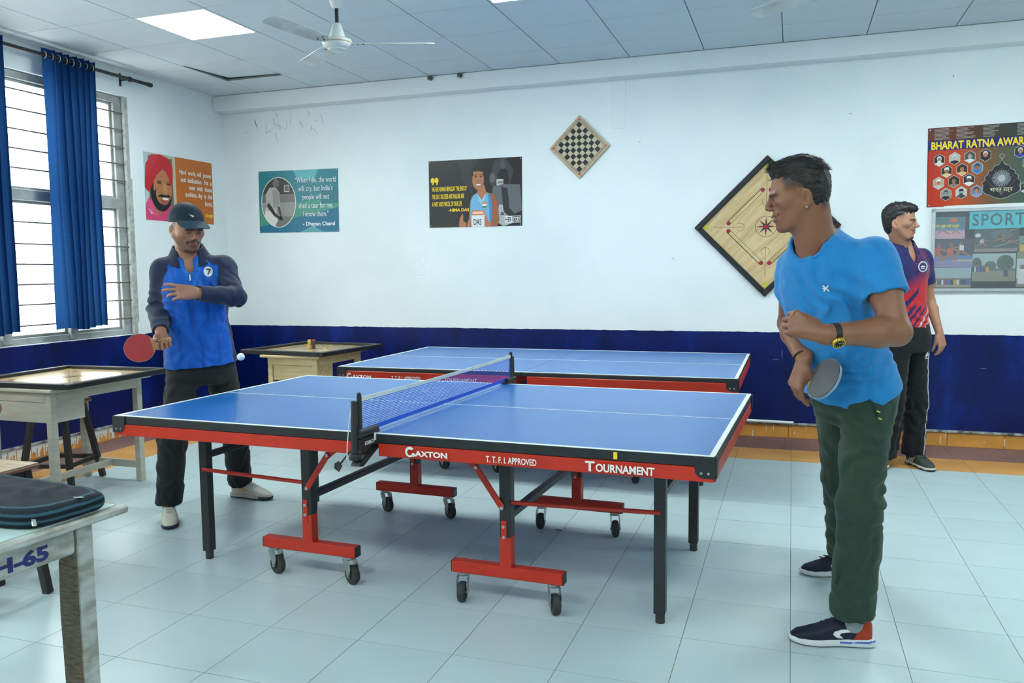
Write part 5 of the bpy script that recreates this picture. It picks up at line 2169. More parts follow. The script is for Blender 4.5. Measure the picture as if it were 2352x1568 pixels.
def limb(S_, a, b, c, r, k=.02, flat=None):
    """upper segment a-b, lower b-c with muscle swell; r = (r_a, r_mid1, r_b, r_mid2, r_c)"""
    a, b, c = (np.asarray(q, float) for q in (a, b, c))
    m1 = a + (b - a) * .45
    m2 = b + (c - b) * .28
    S_.cone(a, m1, r[0], r[1], k)
    S_.cone(m1, b, r[1], r[2], k)
    S_.cone(b, m2, r[2], r[3], k)
    S_.cone(m2, c, r[3], r[4], k)


def strands(name, parent, base, roots, dirs, length, w, m, seed, bend, jit=.25, segs=4):
    """tufts of hair as thin curved blades"""
    rng = np.random.RandomState(seed)
    n = len(roots)
    ln = length * (1 + .35 * (rng.rand(n) - .5))
    d = dirs + jit * (rng.rand(n, 3) - .5)
    d /= np.linalg.norm(d, axis=1)[:, None]
    side = np.cross(d, rng.rand(n, 3) - .5)
    side /= np.linalg.norm(side, axis=1)[:, None]
    vs, P_ = [], roots.copy()
    for j in range(segs + 1):
        t = j / segs
        ww = w * (1 - .85 * t)
        vs.append(P_ - side * ww)
        vs.append(P_ + side * ww)
        d2 = d + bend * t
        d2 /= np.linalg.norm(d2, axis=1)[:, None]
        P_ = P_ + d2 * (ln / segs)[:, None]
    v = np.stack(vs, 1).reshape(-1, 3)
    nvs = 2 * (segs + 1)
    f = []
    b0 = np.arange(n) * nvs
    for j in range(segs):
        f.append(np.stack([b0 + 2 * j, b0 + 2 * j + 1, b0 + 2 * j + 3, b0 + 2 * j + 2], 1))
    f = np.concatenate(f)
    me = bpy.data.meshes.new(name)
    me.from_pydata((v - np.asarray(base)).tolist(), [], f.tolist())
    me.shade_smooth()
    me.materials.append(m)
    return tag(link(name, me, parent), kind='stuff')


def sheet_part(name, parent, base, outline, c, ux, uy, n, m, fn=None, thick=.0012):
    """small printed mark laid on cloth: outline in metres"""
    c, ux, uy, n = (np.asarray(q, float) for q in (c, ux, uy, n))
    mb = MB()
    v = [c + ux * a + uy * b + n * (fn(a, b) if fn else 0) - np.asarray(base) for a, b in outline]
    k = len(v)
    mb.add([tuple(q) for q in v] + [tuple(q + n * thick) for q in v], [tuple(range(k - 1, -1, -1)), tuple(range(k, 2 * k))] + [(i, (i + 1) % k, k + (i + 1) % k, k + i) for i in range(k)])
    return mb.obj(name, m, parent)


M_SKIN = vcmat('skin', .42, .45, bump=.12, bscale=500, sss=.0)
M_CLOTH = vcmat('knit_cloth', .75, .25, bump=.25, bscale=900, sheen=.15)
M_TRACK = vcmat('trouser_cloth', .8, .2, bump=.25, bscale=700, sheen=.1)
M_SHOE = vcmat('shoe_upper', .6, .3, bump=.3, bscale=500)
M_SOLE = vcmat('shoe_sole', .55, .3)


def shoe(parent, base, toe, heel, z0, style, up=(0, 0, 1), wscale=1.0, lace=(40, 42, 50)):
    """running shoe between heel and toe points on the floor"""
    toe, heel = np.asarray(toe, float), np.asarray(heel, float)
    L = np.linalg.norm(toe - heel)
    F = Frame(heel, toe - heel, up)
    w = wscale * L / .29
    A, B = heel + F.u * 0, toe + F.u * 0
    so = Soft()
    # sole: lateral half width and half height along the length
    so.loft(A, B, [(0, 0, .016, .022 * w, .016), (.06, 0, .016, .032 * w, .016), (.2, 0, .016, .035 * w, .016), (.42, .002, .015, .033 * w, .015), (.66, .004, .014, .046 * w, .014), (.84, .002, .014, .043 * w, .013), (.95, -.002, .016, .030 * w, .011), (1, -.003, .018, .014 * w, .008)],
            F.l, F.u, n=4.5, k=.005)
    up_ = Soft()
    up_.loft(A + F.f * .010, B - F.f * .006, [(0, 0, .054, .017 * w, .036), (.05, 0, .058, .027 * w, .043), (.2, 0, .062, .032 * w, .049), (.34, 0, .061, .033 * w, .048), (.48, .002, .054, .036 * w, .041), (.64, .003, .042, .041 * w, .030), (.80, .002, .034, .040 * w, .022), (.92, -.001, .029, .032 * w, .016), (1, -.002, .025, .012 * w, .007)],
              F.l, F.u, n=2.5, k=.008)
    up_.ell(A + F.f * .078 + F.u * .122, (.046, .026 * w, .026), F.R, .008, 's')
    up_.noise(rumple(45, .0009))
    return F, L, so, up_


from mathutils.bvhtree import BVHTree


def bvh_of(o):
    me = o.data
    return BVHTree.FromPolygons([v.co for v in me.vertices], [tuple(p.vertices) for p in me.polygons])


def decal(name, parent, tree, base, outlines, c, dirn, ux, uy, m, lift=.0012, thick=.0009, dens=.008, label=None):
    """print laid on a curved surface: outlines (metres) are cast along dirn onto the surface"""
    c = Vector(np.asarray(c, float) - base)
    dirn = Vector(nv(dirn))
    ux, uy = Vector(nv(ux)), Vector(nv(uy))
    mb = MB()
    for ol in outlines:
        bm = bmesh.new()
        bm.faces.new([bm.verts.new((a, b, 0)) for a, b in ol])
        bmesh.ops.triangulate(bm, faces=bm.faces[:])
        span = max(max(p[0] for p in ol) - min(p[0] for p in ol), max(p[1] for p in ol) - min(p[1] for p in ol))
        cuts = max(1, min(6, int(span / dens)))
        bmesh.ops.subdivide_edges(bm, edges=bm.edges[:], cuts=cuts, use_grid_fill=True)
        bm.verts.ensure_lookup_table()
        bm.verts.index_update()
        top, ok = [], []
        for v in bm.verts:
            hit = tree.ray_cast(c + ux * v.co.x + uy * v.co.y, dirn, 3.0)[0]
            ok.append(hit is not None)
            top.append(hit - dirn * lift if hit is not None else c)
        mb.add(top, [tuple(v.index for v in f.verts) for f in bm.faces if all(ok[v.index] for v in f.verts)])
        bm.free()
    if not mb.v:
        return None
    return mb.obj(name, m, parent, fix=False)

# ------------------------------------------------------------------ people
def compass(deg):
    """directions in a frame turned about the vertical: (right, up, front) components to world"""
    r = math.radians(deg)
    c_, s_ = math.cos(r), math.sin(r)
    return lambda a, b, c: np.array((a * c_ + c * s_, a * s_ - c * c_, b), float)


D = compass(18.85)


UP = np.array((0, 0, 1.0))


class Body:
    def __init__(self, label, J, cat='person'):
        self.J = {k: np.array(v, float) for k, v in J.items()}
        J = self.J
        self.base = np.array((J['pel'][0], J['pel'][1], 0.0))
        self.e = thing('person', label, cat, tuple(self.base))
        self.lat = nv(J['shL'] - J['shR'])
        self.ax = nv(J['neckb'] - J['pel'])
        self.lat_s = nv(self.lat - self.ax * (self.lat @ self.ax))
        self.fro_s = np.cross(self.lat_s, self.ax)
        h = J['hipL'] - J['hipR']
        self.lat_h = nv(h - self.ax * (h @ self.ax))
        self.fro_h = np.cross(self.lat_h, self.ax)


def torso_shirt(B, hem, sec, n=2.35):
    """shirt solid from the hem (distance below the pelvis) to the neck base"""
    s = Soft()
    A = B.J['pel'] - B.ax * hem
    T = B.J['neckb'] + B.ax * .03
    s.loft(A, T, sec, np.stack([B.lat_h, B.lat_s]), np.stack([B.fro_h, B.fro_s]), n=n, k=.03)
    return s, A, T


def skin_core(s, B, w=.125, d=.075):
    """hidden trunk that joins head, neck and arms to one body"""
    J = B.J
    s.loft(J['pel'], J['neckb'] - B.ax * .02, [(0, 0, 0, .11, .07), (.5, 0, 0, .105, .065), (.8, 0, .004, w, d), (.93, 0, .0, w * .72, .055), (1, 0, -.004, .07, .045)],
           np.stack([B.lat_h, B.lat_s]), np.stack([B.fro_h, B.fro_s]), k=.03)
    for k in ('shR', 'shL'):
        s.cone(J['neckb'] - B.ax * .045, J[k], .040, .042, .03)


def finish_shoe(parent, base, F, L, so, up_, ucol, scol, h=.0035):
    o = soft_obj('shoe', up_.build(h), M_SHOE, parent, base, ucol)
    soft_obj('sole', so.build(h), M_SOLE, o, base, scol)
    return o


def laces(sh, base, F, m, n=5, w=.018, r=.0027, z=((.37, .1115), (.63, .079))):
    mb = MB()
    for k in range(n):
        t = k / (n - 1)
        f = z[0][0] + (z[1][0] - z[0][0]) * t
        u = z[0][1] + (z[1][1] - z[0][1]) * t
        ww = w * (1 - .1 * t)
        for sgn in (-1, 1):
            pts = [F.p(f * .29 + sgn * .006 * q, l, u - 14 * l * l) - base for q, l in ((-1, -ww), (-.4, -ww * .5), (.2, 0), (.6, ww * .5), (1, ww))]
            mb.tube(pts, r, 6)
    for sgn in (-1, 1):
        mb.tube([F.p(.37 * .29, 0, .113) - base, F.p(.36 * .29, sgn * .016, .118) - base, F.p(.40 * .29, sgn * .028, .106) - base, F.p(.44 * .29, sgn * .030, .090) - base], r, 6)
    return mb.obj('lace', m, sh, True)


def paddle(label, c, n, hd, front, back, group='table tennis bats'):
    """table tennis bat: c blade centre, n face normal, hd direction to the handle"""
    n, hd = nv(n), nv(hd)
    n = nv(n - hd * (hd @ n))
    sd = np.cross(hd, n)
    t = thing('table_tennis_bat', label, 'bat', tuple(c), 0, group)
    R = Matrix((Vector(sd), Vector(hd), Vector(n))).transposed()
    t.rotation_euler = R.to_euler()
    out = []
    for k in range(48):
        a = 2 * PI * k / 48
        x, y = .0755 * math.sin(a), .079 * math.cos(a)
        if y > .05:
            x *= 1
        out.append((x, y))
    wood = mat('bat_wood', (196, 160, 104), .5, col2=(160, 122, 74), scale=6, stretch=(8, 1, 1))
    MB().prism(out, (0, 0, -.003), (1, 0, 0), (0, 1, 0), (0, 0, .006)).obj('blade', wood, t)
    rub = [(x * .985, y * .985) for x, y in out if y < .068]
    MB().prism(rub, (0, 0, .003), (1, 0, 0), (0, 1, 0), (0, 0, .004)).obj('rubber', front, t)
    MB().prism(rub, (0, 0, -.007), (1, 0, 0), (0, 1, 0), (0, 0, .004)).obj('rubber', back, t)
    hb = MB()
    for z0 in (-1, 1):
        hb.box((0, .121, z0 * .0075), (.027, .088, .009), .004)
    hb.box((0, .121, 0), (.027, .088, .006))
    hb.obj('handle', wood, t)
    MB().prism([(x * 1.012, y * 1.012) for x, y in out if y < .055] + [(x * .995, y * .995) for x, y in out if y < .055][::-1], (0, 0, -.0045), (1, 0, 0), (0, 1, 0), (0, 0, .009)).obj('edge_tape', mat('bat_edge_tape', (120, 160, 180), .4), t)
    return t



def trousers(B, legs, rad, sec, up=.09, down=.13, n=2.3):
    """legs = [(hip, knee, hem)], rad = (thigh, knee, hem)"""
    s = Soft()
    s.loft(B.J['pel'] - B.ax * down, B.J['pel'] + B.ax * up, sec, B.lat_h, B.fro_h, n=n, k=.03, rd=.01)
    for hip, kn, hem in legs:
        hip, kn, hem = (np.asarray(q, float) for q in (hip, kn, hem))
        s.cone(hip + B.ax * .02, kn, rad[0], rad[1], .035)
        s.tubecap(kn, hem, rad[1], rad[2], .03)
    return s


def trouser_folds(s, hip, kn, hem, side, amp=.004):
    hip, kn, hem = (np.asarray(q, float) for q in (hip, kn, hem))
    ax = nv(hem - kn)
    s.noise(folds(hem - ax * .16, ax + side * .5, side - ax * .5, .08, amp * .8, (.07, .3, .3), 1.2))
    s.noise(folds(kn, nv(kn - hip) + side * .7, side, .11, amp * .7, (.16, .3, .3), 1.2))
    s.noise(folds((kn + hem) / 2, side, ax, .075, amp * 1.1, (.2, .26, .3), .9))
    s.noise(folds((kn + hip) / 2, side + ax * .3, ax, .09, amp * 1.0, (.2, .26, .3), .9))


def polo_collar(B, sh, nk, r0, r1, h, gap, col, tilt=.03, h2=.0032):
    """turned down collar: a flaring band open at the front"""
    c = Soft()
    o = nk - B.fro_s * .006

    def fn(p):
        r = p - o
        z = r @ B.ax
        x, y = r @ B.lat_s / 1.10, r @ B.fro_s
        z = z + .35 * y          # lower at the throat, higher at the nape
        rad = np.sqrt(x * x + y * y)
        u = np.clip((z + .028) / (h + .028), 0, 1)
        tgt = r0 + (r1 - r0) * u ** .8
        d = np.abs(rad - tgt) * .85 - .0034
        ends = np.maximum(z - h, -.028 - z)
        ang = np.abs(np.arctan2(x, y))
        op = (gap + .30 * u - ang) * rad * .7
        return np.maximum(np.maximum(d, ends), op)
    c.custom(fn, o, .16)
    return soft_obj('collar', c.build(h2), M_CLOTH, sh, B.base, lambda v: np.tile(L3(col), (len(v), 1)))


# ============ player on the right ============
RJ = dict(head=(1.606, -0.678, 1.652), neckb=(1.665, -0.628, 1.490), shR=(1.598, -0.495, 1.416), shL=(1.845, -0.684, 1.442), elR=(1.577, -0.384, 1.201), wrR=(1.631, -0.557, 1.076),
          elL=(1.911, -0.768, 1.200), wrL=(1.686, -0.888, 1.198), pel=(1.802, -0.402, 0.971), hipR=(1.766, -0.335, 0.910), hipL=(1.860, -0.449, 0.931), knL=(1.832, -0.560, 0.557), anL=(1.822, -0.472, 0.126),
          knR=(1.805, -0.05, 0.52), anR=(1.838, .265, .12))


def right_player():
    D = compass(18.85 - 20.0)
    B = Body('player in a sky blue t-shirt and dark green trousers holding a dark bat', RJ)
    J, base, e = B.J, B.base, B.e
    H_ = Frame(J['head'], D(-.975, -.17, .15), D(.05, 1, .02), .965)
    SK = L3((140, 92, 64))
    SK2 = L3((118, 74, 52))
    # --- body: head, neck, trunk, arms and hands in one skin
    s = Soft()
    head(s, H_, jaw=.94, nose=1.05, smile=.8, open_=.55, lids=.40, chin=.98)
    s.cone(H_.p(-.034, 0, -.030), J['neckb'] + B.ax * .0, .058, .062, .03)
    s.cone(H_.p(-.002, 0, -.060), J['neckb'] + B.fro_s * .026 - B.ax * .02, .044, .052, .03)
    for k, sg in (('shL', 1), ('shR', -1)):
        s.cone(J['neckb'] + B.ax * .01 - B.fro_s * .012, J[k] - B.lat_s * sg * .05, .045, .036, .04)
    skin_core(s, B, .12, .078)
    s.ell(J['neckb'] - B.ax * .075 + B.fro_s * .035, (.10, .05, .06), np.stack([B.lat_s, B.fro_s, B.ax]), .03)
    limb(s, J['shL'], J['elL'], J['wrL'], (.048, .052, .043, .047, .029))
    limb(s, J['shR'], J['elR'], J['wrR'], (.046, .049, .039, .043, .027))
    s.cone(J['elL'], J['wrL'], .040, .028, .015)
    hand(s, J['wrL'] + D(-.012, .004, 0), D(-.86, .36, .10), D(-.05, -.40, -.91), D(0, 1, 0), [(1.15, 1.7, 1.0)] * 4, 1.06, .04, (.9, .7), (.62, .45, .66))
    hand(s, J['wrR'] + D(0, -.006, .0), D(-.28, -.90, .14), D(.78, -.15, -.55), D(.5, .15, .85), [(.50, .45, .25), (.65, .75, .45), (.72, .85, .5), (.78, .9, .5)], 1.05, .04, (.5, .35), (.55, .5, .55))

    def col(v):
        c = np.tile(SK, (len(v), 1))
        c = mixc(c, SK2, sstep(vnoise(v * 23), -.2, .9) * .4)
        q = H_.loc(v)
        f, l, u = q[:, 0], q[:, 1], q[:, 2]
        al = np.abs(l)
        hd = (np.linalg.norm(q - np.array((.02, 0, .0)), axis=1) < .16)
        lip = hd * sstep(f, .084, .092) * (al < .030) * np.exp(-((u + .0555) / .0105) ** 4)
        c = mixc(c, L3((116, 60, 54)), lip * .8)
        br = hd * (f > .050) * np.exp(-((u - .0245 + 5 * (al - .03) ** 2) / .0058) ** 4) * sstep(al, .008, .014) * sstep(-al, -.058, -.048)
        c = mixc(c, L3((22, 17, 15)), np.clip(br, 0, 1) * .92)
        fade = hd * sstep(u - .30 * (f + .02), -.004, .040) * sstep(-f, -.066, -.048) * sstep(al, .030, .05)
        nape = hd * sstep(-f, .045, .07) * sstep(u, -.075, -.03)
        ear = (al > .0715) & (f > -.04) & (f < .02) & (u > -.055) & (u < .03)
        c = mixc(c, L3((26, 22, 20)), np.clip(np.maximum(fade, nape), 0, 1) * .85 * ~ear)
        stb = hd * sstep(f, .06, .09) * sstep(-u, .035, .045) * (al < .05)
        c = mixc(c, L3((86, 56, 42)), stb * .25 * (lip < .2))
        return c
    soft_obj('body', s.build(.0029), M_SKIN, e, base, col)
    eyes(H_, e, base, look=(.05, -.08))
    th = Soft()
    th.ell(H_.p(.091, 0, -.0535), np.array((.008, .021, .0055)) * H_.s, H_.R, .003)
    soft_obj('teeth', th.build(.0016), mat('teeth_white', (214, 208, 196), .3, var=.05), e, base)
    MB().lathe([(0, -.003), (.0032, -.001), (.004, .0015), (.002, .003), (0, .0032)], 10, H_.p(-.005, .0805, -.040) - base).obj('ear_stud', mat('crystal', (230, 230, 226), .1, metal=.4), e, True)
    # --- hair
    hs = Soft()
    E = lambda c, r, k=.02, op='u': hs.ell(H_.p(*c), np.array(r) * H_.s, H_.R, k, op)
    E((-.012, 0, .050), (.098, .0800, .092))
    E((-.036, 0, .010), (.064, .070, .085))
    E((.005, 0, .110), (.078, .062, .034), .02)
    E((.054, 0, .108), (.032, .050, .027), .015)
    hs.rbox(H_.p(.158, 0, -.026), np.array((.085, .2, .098)) * H_.s, H_.R, .02, .008, 's')
    sR = np.stack([nv(H_.f - H_.u * .25), H_.l, nv(H_.u + H_.f * .25)])
    hs.rbox(H_.p(.088, 0, -.085), np.array((.115, .2, .110)) * H_.s, sR, .02, .010, 's')
    hs.rbox(H_.p(-.06, 0, -.160), np.array((.2, .2, .085)) * H_.s, H_.R, .02, .012, 's')
    hs.noise(lambda p: .0026 * vnoise(H_.loc(p) * np.array((45, 130, 95))) + .0020 * vnoise(H_.loc(p) * np.array((110, 260, 200))) - .001)
    M_HAIR = mat('dark_brown_hair', (34, 28, 25), .5, col2=(16, 13, 12), scale=90, spec=.4)
    ho = soft_obj('hair', hs.build(.003), M_HAIR, e, base)
    rng = np.random.RandomState(5)
    hv = np.array([v.co for v in ho.data.vertices]) + base
    hn = np.array([v.normal for v in ho.data.vertices])
    q = H_.loc(hv)
    sel = rng.choice(np.where((q[:, 2] > .08) & ((hn @ H_.u) > .05))[0], 3000)
    wf = sstep(q[sel][:, 0], -.06, .03)[:, None]
    dirs = hn[sel] * .12 + (H_.f * .8) * wf - (H_.f * .6 + H_.u * .3) * (1 - wf)
    strands('hair_strands', ho, base, hv[sel] - hn[sel] * .004, dirs, .020, .0006, M_HAIR, 3, H_.f * .2 * wf - H_.u * .15, .28)
    sel = rng.choice(np.where((q[:, 2] <= .085))[0], 1800)
    strands('hair_strands', ho, base, hv[sel] - hn[sel] * .003, hn[sel] * .15 - H_.u * .6 - H_.f * .3, .008, .0005, M_HAIR, 4, -H_.u * .4, .25)
    # --- t-shirt
    s, A, T_ = torso_shirt(B, .008, [(0, .0, .0, .186, .134), (.15, 0, .0, .172, .126), (.35, 0, .004, .160, .118), (.55, 0, .008, .166, .122), (.70, 0, .010, .170, .120), (.79, 0, .008, .158, .108), (.87, 0, .004, .128, .092), (.94, 0, 0, .096, .082), (1, 0, -.004, .082, .076)])
    for k, el, r0, sg, cut in (('shL', 'elL', .066, 1, .52), ('shR', 'elR', .062, -1, .48)):
        s.cone(J['neckb'] - B.ax * .030 + B.lat_s * sg * .045 - B.fro_s * .008, J[k] - B.ax * .018, .060, .050, .04)
        d = J[el] - J[k]
        s.cone(J[k] + d * .12, J[k] - B.ax * .10 - B.lat_s * sg * .035, .055, .05, .05)
        s.tubecap(J[k] - d * .02, J[k] + d * cut, r0, r0 + .007, .03)
        s.tubecap(J[k] + d * (cut + .35), J[k] + d * (cut - .10), .058, .056, .003, 's')
    nk = J['neckb'] + B.ax * .015
    hd_ = nv(H_.p(-.02, 0, -.05) - J['neckb'])
    na = nv(B.ax * .80 + B.fro_s * .52)
    s.tubecap(J['neckb'] + na * .3 + B.fro_s * .004, J['neckb'] - na * .012 + B.fro_s * .006, .078, .070, .008, 's')
    s.noise(folds(J['pel'] + D(-.02, .08, .1), D(-.45, .85, 0), D(.85, .5, 0), .05, .004, (.08, .22, .3)))
    s.noise(folds(J['pel'] + D(-.10, .22, .1), D(.9, .35, 0), D(-.3, .95, 0), .075, .006, (.13, .25, .3)))
    s.noise(folds(J['shL'] + D(-.09, -.12, .05), D(.8, .55, 0), D(-.5, .8, 0), .06, .006, (.10, .16, .2)))
    s.noise(folds(J['shR'] + D(.05, -.07, .08), D(.95, .2, 0), D(-.2, .95, 0), .05, .005, (.08, .14, .2)))
    s.noise(folds(J['neckb'] + D(.0, -.22, .1), D(.9, -.4, 0), D(.4, .9, 0), .09, .004, (.13, .16, .2)))
    s.noise(rumple(14, .0030))
    blue = L3((34, 132, 198))
    sh = soft_obj('t_shirt', s.build(.0050), M_CLOTH, e, base, lambda v: np.tile(blue, (len(v), 1)))
    tr = bvh_of(sh)
    e1 = B.lat_s
    e2 = np.cross(na, e1)
    rib = []
    for a in np.linspace(0, 2 * PI, 41)[:-1]:
        o_ = J['neckb'] + B.fro_s * .006 + (e1 * math.cos(a) + e2 * math.sin(a)) * .0755
        hit = tr.ray_cast(Vector(o_ + na * .12 - base), Vector(-na), .3)[0]
        if hit:
            rib.append(np.array(hit) - na * .003)
    for _ in range(4):
        rib = [(rib[k - 1] + 2 * rib[k] + rib[(k + 1) % len(rib)]) / 4 for k in range(len(rib))]
    MB().tube(rib, .0062, 8, closed=True).obj('neck_rib', mat('blue_rib', (30, 120, 184), .75, bump=.3, bscale=400), sh, True)
    bar = lambda a, l, w, l0=0: [(math.cos(a) * l0 - math.sin(a) * w, math.sin(a) * l0 + math.cos(a) * w), (math.cos(a) * l0 + math.sin(a) * w, math.sin(a) * l0 - math.cos(a) * w), (math.cos(a) * l + math.sin(a) * w, math.sin(a) * l - math.cos(a) * w), (math.cos(a) * l - math.sin(a) * w, math.sin(a) * l + math.cos(a) * w)]
    decal('chest_logo', sh, tr, base, [bar(.95, .013, .0022, -.012), bar(-.75, .014, .0022, -.014), bar(PI, .011, .0018), bar(PI + .9, .011, .002)], (1.688, -0.895, 1.345), (.103, 2.787, -.067), D(1, 0, 0), UP, M_PRINTW)
    # --- trousers
    legs = ((J['hipL'], J['knL'], J['anL'] + np.array((0, 0, .0))), (J['hipR'], J['knR'], J['anR']))
    s = trousers(B, legs, (.090, .078, .079), [(0, 0, 0, .125, .095), (.35, 0, 0, .152, .108), (.7, 0, 0, .150, .105), (1, 0, 0, .140, .098)])
    trouser_folds(s, *legs[0], D(1, 0, 0))
    trouser_folds(s, *legs[1], D(1, 0, 0))
    s.noise(folds(J['pel'] + D(.0, -.13, .1), D(.35, .9, 0), D(.9, -.35, 0), .05, .005, (.09, .16, .3)))
    s.noise(rumple(11, .0035))
    grn = L3((44, 66, 54))
    to = soft_obj('trousers', s.build(.006), M_TRACK, e, base, lambda v: np.tile(grn, (len(v), 1)))
    tt = bvh_of(to)
    dc = np.array((1.841, -0.667, 0.941))
    ds = MB()
    for q in ((0, .02, .03, -.02), (.008, .015, .036, -.045)):
        pts = []
        for t in np.linspace(0, 1, 8):
            a = q[0] + (q[2] - q[0]) * t + .006 * math.sin(t * 5)
            b = q[1] + (q[3] - q[1]) * t
            hit = tt.ray_cast(Vector(dc + D(a, b, 0) - base), Vector((.257, 3.015, -.471)).normalized(), 2)[0]
            if hit:
                pts.append(hit + Vector(D(0, 0, .003)))
        if len(pts) > 2:
            ds.tube(pts, .0026, 6)
    if ds.v:
        do = ds.obj('drawstring', mat('drawstring_cord', (30, 42, 38), .7), to, True)
        tp_ = MB()
        for q in ((.03, -.02), (.036, -.045)):
            hit = tt.ray_cast(Vector(dc + D(q[0], q[1], 0) - base), Vector((.257, 3.015, -.471)).normalized(), 2)[0]
            if hit:
                tp_.tube([hit + Vector(D(-.004, .001, .004)), hit + Vector(D(.008, -.004, .004))], .0028, 6)
        tp_.obj('cord_tip', mat('lime_tip', (190, 206, 60), .5), do, True)
    # --- socks and shoes
    for an in ('anL', 'anR'):
        sk = Soft()
        sk.cone(J[an] + UP * .06, J[an] - UP * .04, .040, .042, .01)
        soft_obj('sock', sk.build(.006), mat('grey_sock', (140, 150, 152), .9), e, base)
    navy, ora, wh = L3((27, 33, 50)), L3((176, 62, 34)), L3((214, 218, 220))
    M_LACE = mat('navy_lace', (24, 30, 48), .7)
    for toe, heel in (((1.598, -.505, 0.001), (1.900, -.456, .001)), ((1.645, .225, .001), (1.915, .300, .001))):
        F, L, so, up_ = shoe(e, base, toe, heel, 0, 0)

        def uc(v, F=F):
            q = F.loc(v)
            c = np.tile(navy, (len(v), 1))
            c = mixc(c, ora, sstep(-q[:, 0] - .35 * (q[:, 2] - .05), -.075, -.068) * (q[:, 2] < .1))
            c = mixc(c, ora, sstep(q[:, 2], .098, .102) * (q[:, 0] < .12))
            mesh_ = (np.sin(q[:, 0] * 900) * np.sin(q[:, 1] * 900 + q[:, 2] * 700) > .3) & (q[:, 0] > .13)
            return mixc(c, L3((18, 22, 36)), mesh_ * .6)

        def sc(v, F=F):
            q = F.loc(v)
            c = np.tile(wh, (len(v), 1))
            c = mixc(c, L3((70, 66, 60)), (q[:, 2] < .0045) * .7)
            return mixc(c, L3((40, 84, 180)), ((np.abs(q[:, 2] - .022 + .05 * (q[:, 0] - .07)) < .0032) & (q[:, 0] < .13)) * 1.0)
        so_ = finish_shoe(e, base, F, L, so, up_, uc, sc)
        laces(so_, base, F, M_LACE)
        tb = bvh_of(so_)
        hook = [(.055, .078), (.02, .072), (-.02, .072), (-.045, .064), (-.05, .052), (-.035, .040), (-.012, .036), (-.018, .044), (-.026, .050), (-.022, .057), (.0, .061), (.03, .064)]
        for sg in (-1, 1):
            decal('side_logo', so_, tb, base, [[(-a, b - .02) for a, b in hook]], F.p(.105, sg * .2, .018), -F.l * sg, F.f, F.u, M_PRINTW, lift=.0015)
    # --- wrist watch and thread
    ax = nv(J['elL'] - J['wrL'])
    wc = J['wrL'] + ax * .034 + D(0, .0, 0)
    dn = nv(D(-.05, -.62, .78))
    dn = nv(dn - ax * (dn @ ax))
    sd = np.cross(ax, dn)
    st = MB()
    pr_ = [wc + (dn * math.cos(a) * .0315 + sd * math.sin(a) * .0335) for a in np.linspace(0, 2 * PI, 33)[:-1]]
    v, f = [], []
    for p in pr_:
        o = nv(p - wc)
        for a, b in ((-.010, 0), (.010, 0), (.010, .0035), (-.010, .0035)):
            v.append(p + ax * a + o * b - base)
    n = len(pr_)
    for i in range(n):
        for k in range(4):
            f.append((i * 4 + k, i * 4 + (k + 1) % 4, ((i + 1) % n) * 4 + (k + 1) % 4, ((i + 1) % n) * 4 + k))
    so_ = st.add(v, f).obj('wristwatch', mat('watch_strap', (22, 24, 26), .5), e, True)
    Rw = Matrix((Vector(ax), Vector(np.cross(dn, ax)), Vector(dn))).transposed()
    wp = wc + dn * .033 - base
    MB().lathe([(0, 0), (.019, 0), (.0225, .002), (.0225, .007), (.0205, .0105), (.0175, .0105), (.0170, .008), (0, .008)], 28, wp, Rw).obj('case', mat('gold', (214, 168, 60), .25, metal=.9), so_, True)
    MB().lathe([(0, .0083), (.0170, .0083)], 28, wp, Rw).obj('dial', M_PRINTK, so_)
    tk = MB()
    for k in range(12):
        a = 2 * PI * k / 12
        tk.box(Vector(wp) + Rw @ Vector((.014 * math.cos(a), .014 * math.sin(a), .0088)), (.004, .0012, .0006), 0, Rw @ Matrix.Rotation(a, 3, 'Z'))
    tk.box(Vector(wp) + Rw @ Vector((.004, .002, .0088)), (.010, .0014, .0006), 0, Rw @ Matrix.Rotation(.6, 3, 'Z'))
    tk.box(Vector(wp) + Rw @ Vector((-.003, .004, .0088)), (.012, .0011, .0006), 0, Rw @ Matrix.Rotation(2.2, 3, 'Z'))
    tk.obj('hour_marks', mat('watch_marks', (220, 214, 190), .4), so_)
    ax = nv(J['elR'] - J['wrR'])
    x = nv(np.cross(ax, UP))
    y = np.cross(ax, x)
    MB().tube([J['wrR'] + ax * .018 + (x * math.cos(a) + y * math.sin(a)) * .0305 - base for a in np.linspace(0, 2 * PI, 25)[:-1]], .0035, 6, closed=True).obj('wrist_thread', mat('black_thread', (22, 20, 20), .8), e, True)


right_player()
M_RUBK = mat('dark_rubber', (66, 70, 74), .5, var=.15, scale=20)
M_RUBR = mat('red_rubber', (168, 34, 40), .45, var=.12, scale=15)
D = compass(18.85 - 20.0)
paddle('dark grey table tennis bat held low by the player on the right', (1.698, -0.650, 1.024), D(-.62, .46, .62), (-.067, .097, -.013), M_RUBK, M_RUBR)


# ============ player on the left ============
LJ = dict(head=(-1.657, 0.134, 1.663), neckb=(-1.696, 0.191, 1.505), shR=(-1.817, 0.122, 1.441), shL=(-1.560, 0.317, 1.454), elR=(-1.846, 0.091, 1.208), wrR=(-1.679, -0.075, 1.091), elL=(-1.395, 0.209, 1.279),
          wrL=(-1.484, -0.010, 1.308), pel=(-1.687, 0.244, 0.900), hipR=(-1.747, 0.177, 0.855), hipL=(-1.626, 0.323, 0.841), knR=(-1.735, 0.040, 0.472), anR=(-1.790, .045, .12), knL=(-1.645, 0.470, 0.440), anL=(-1.700, .575, .12))


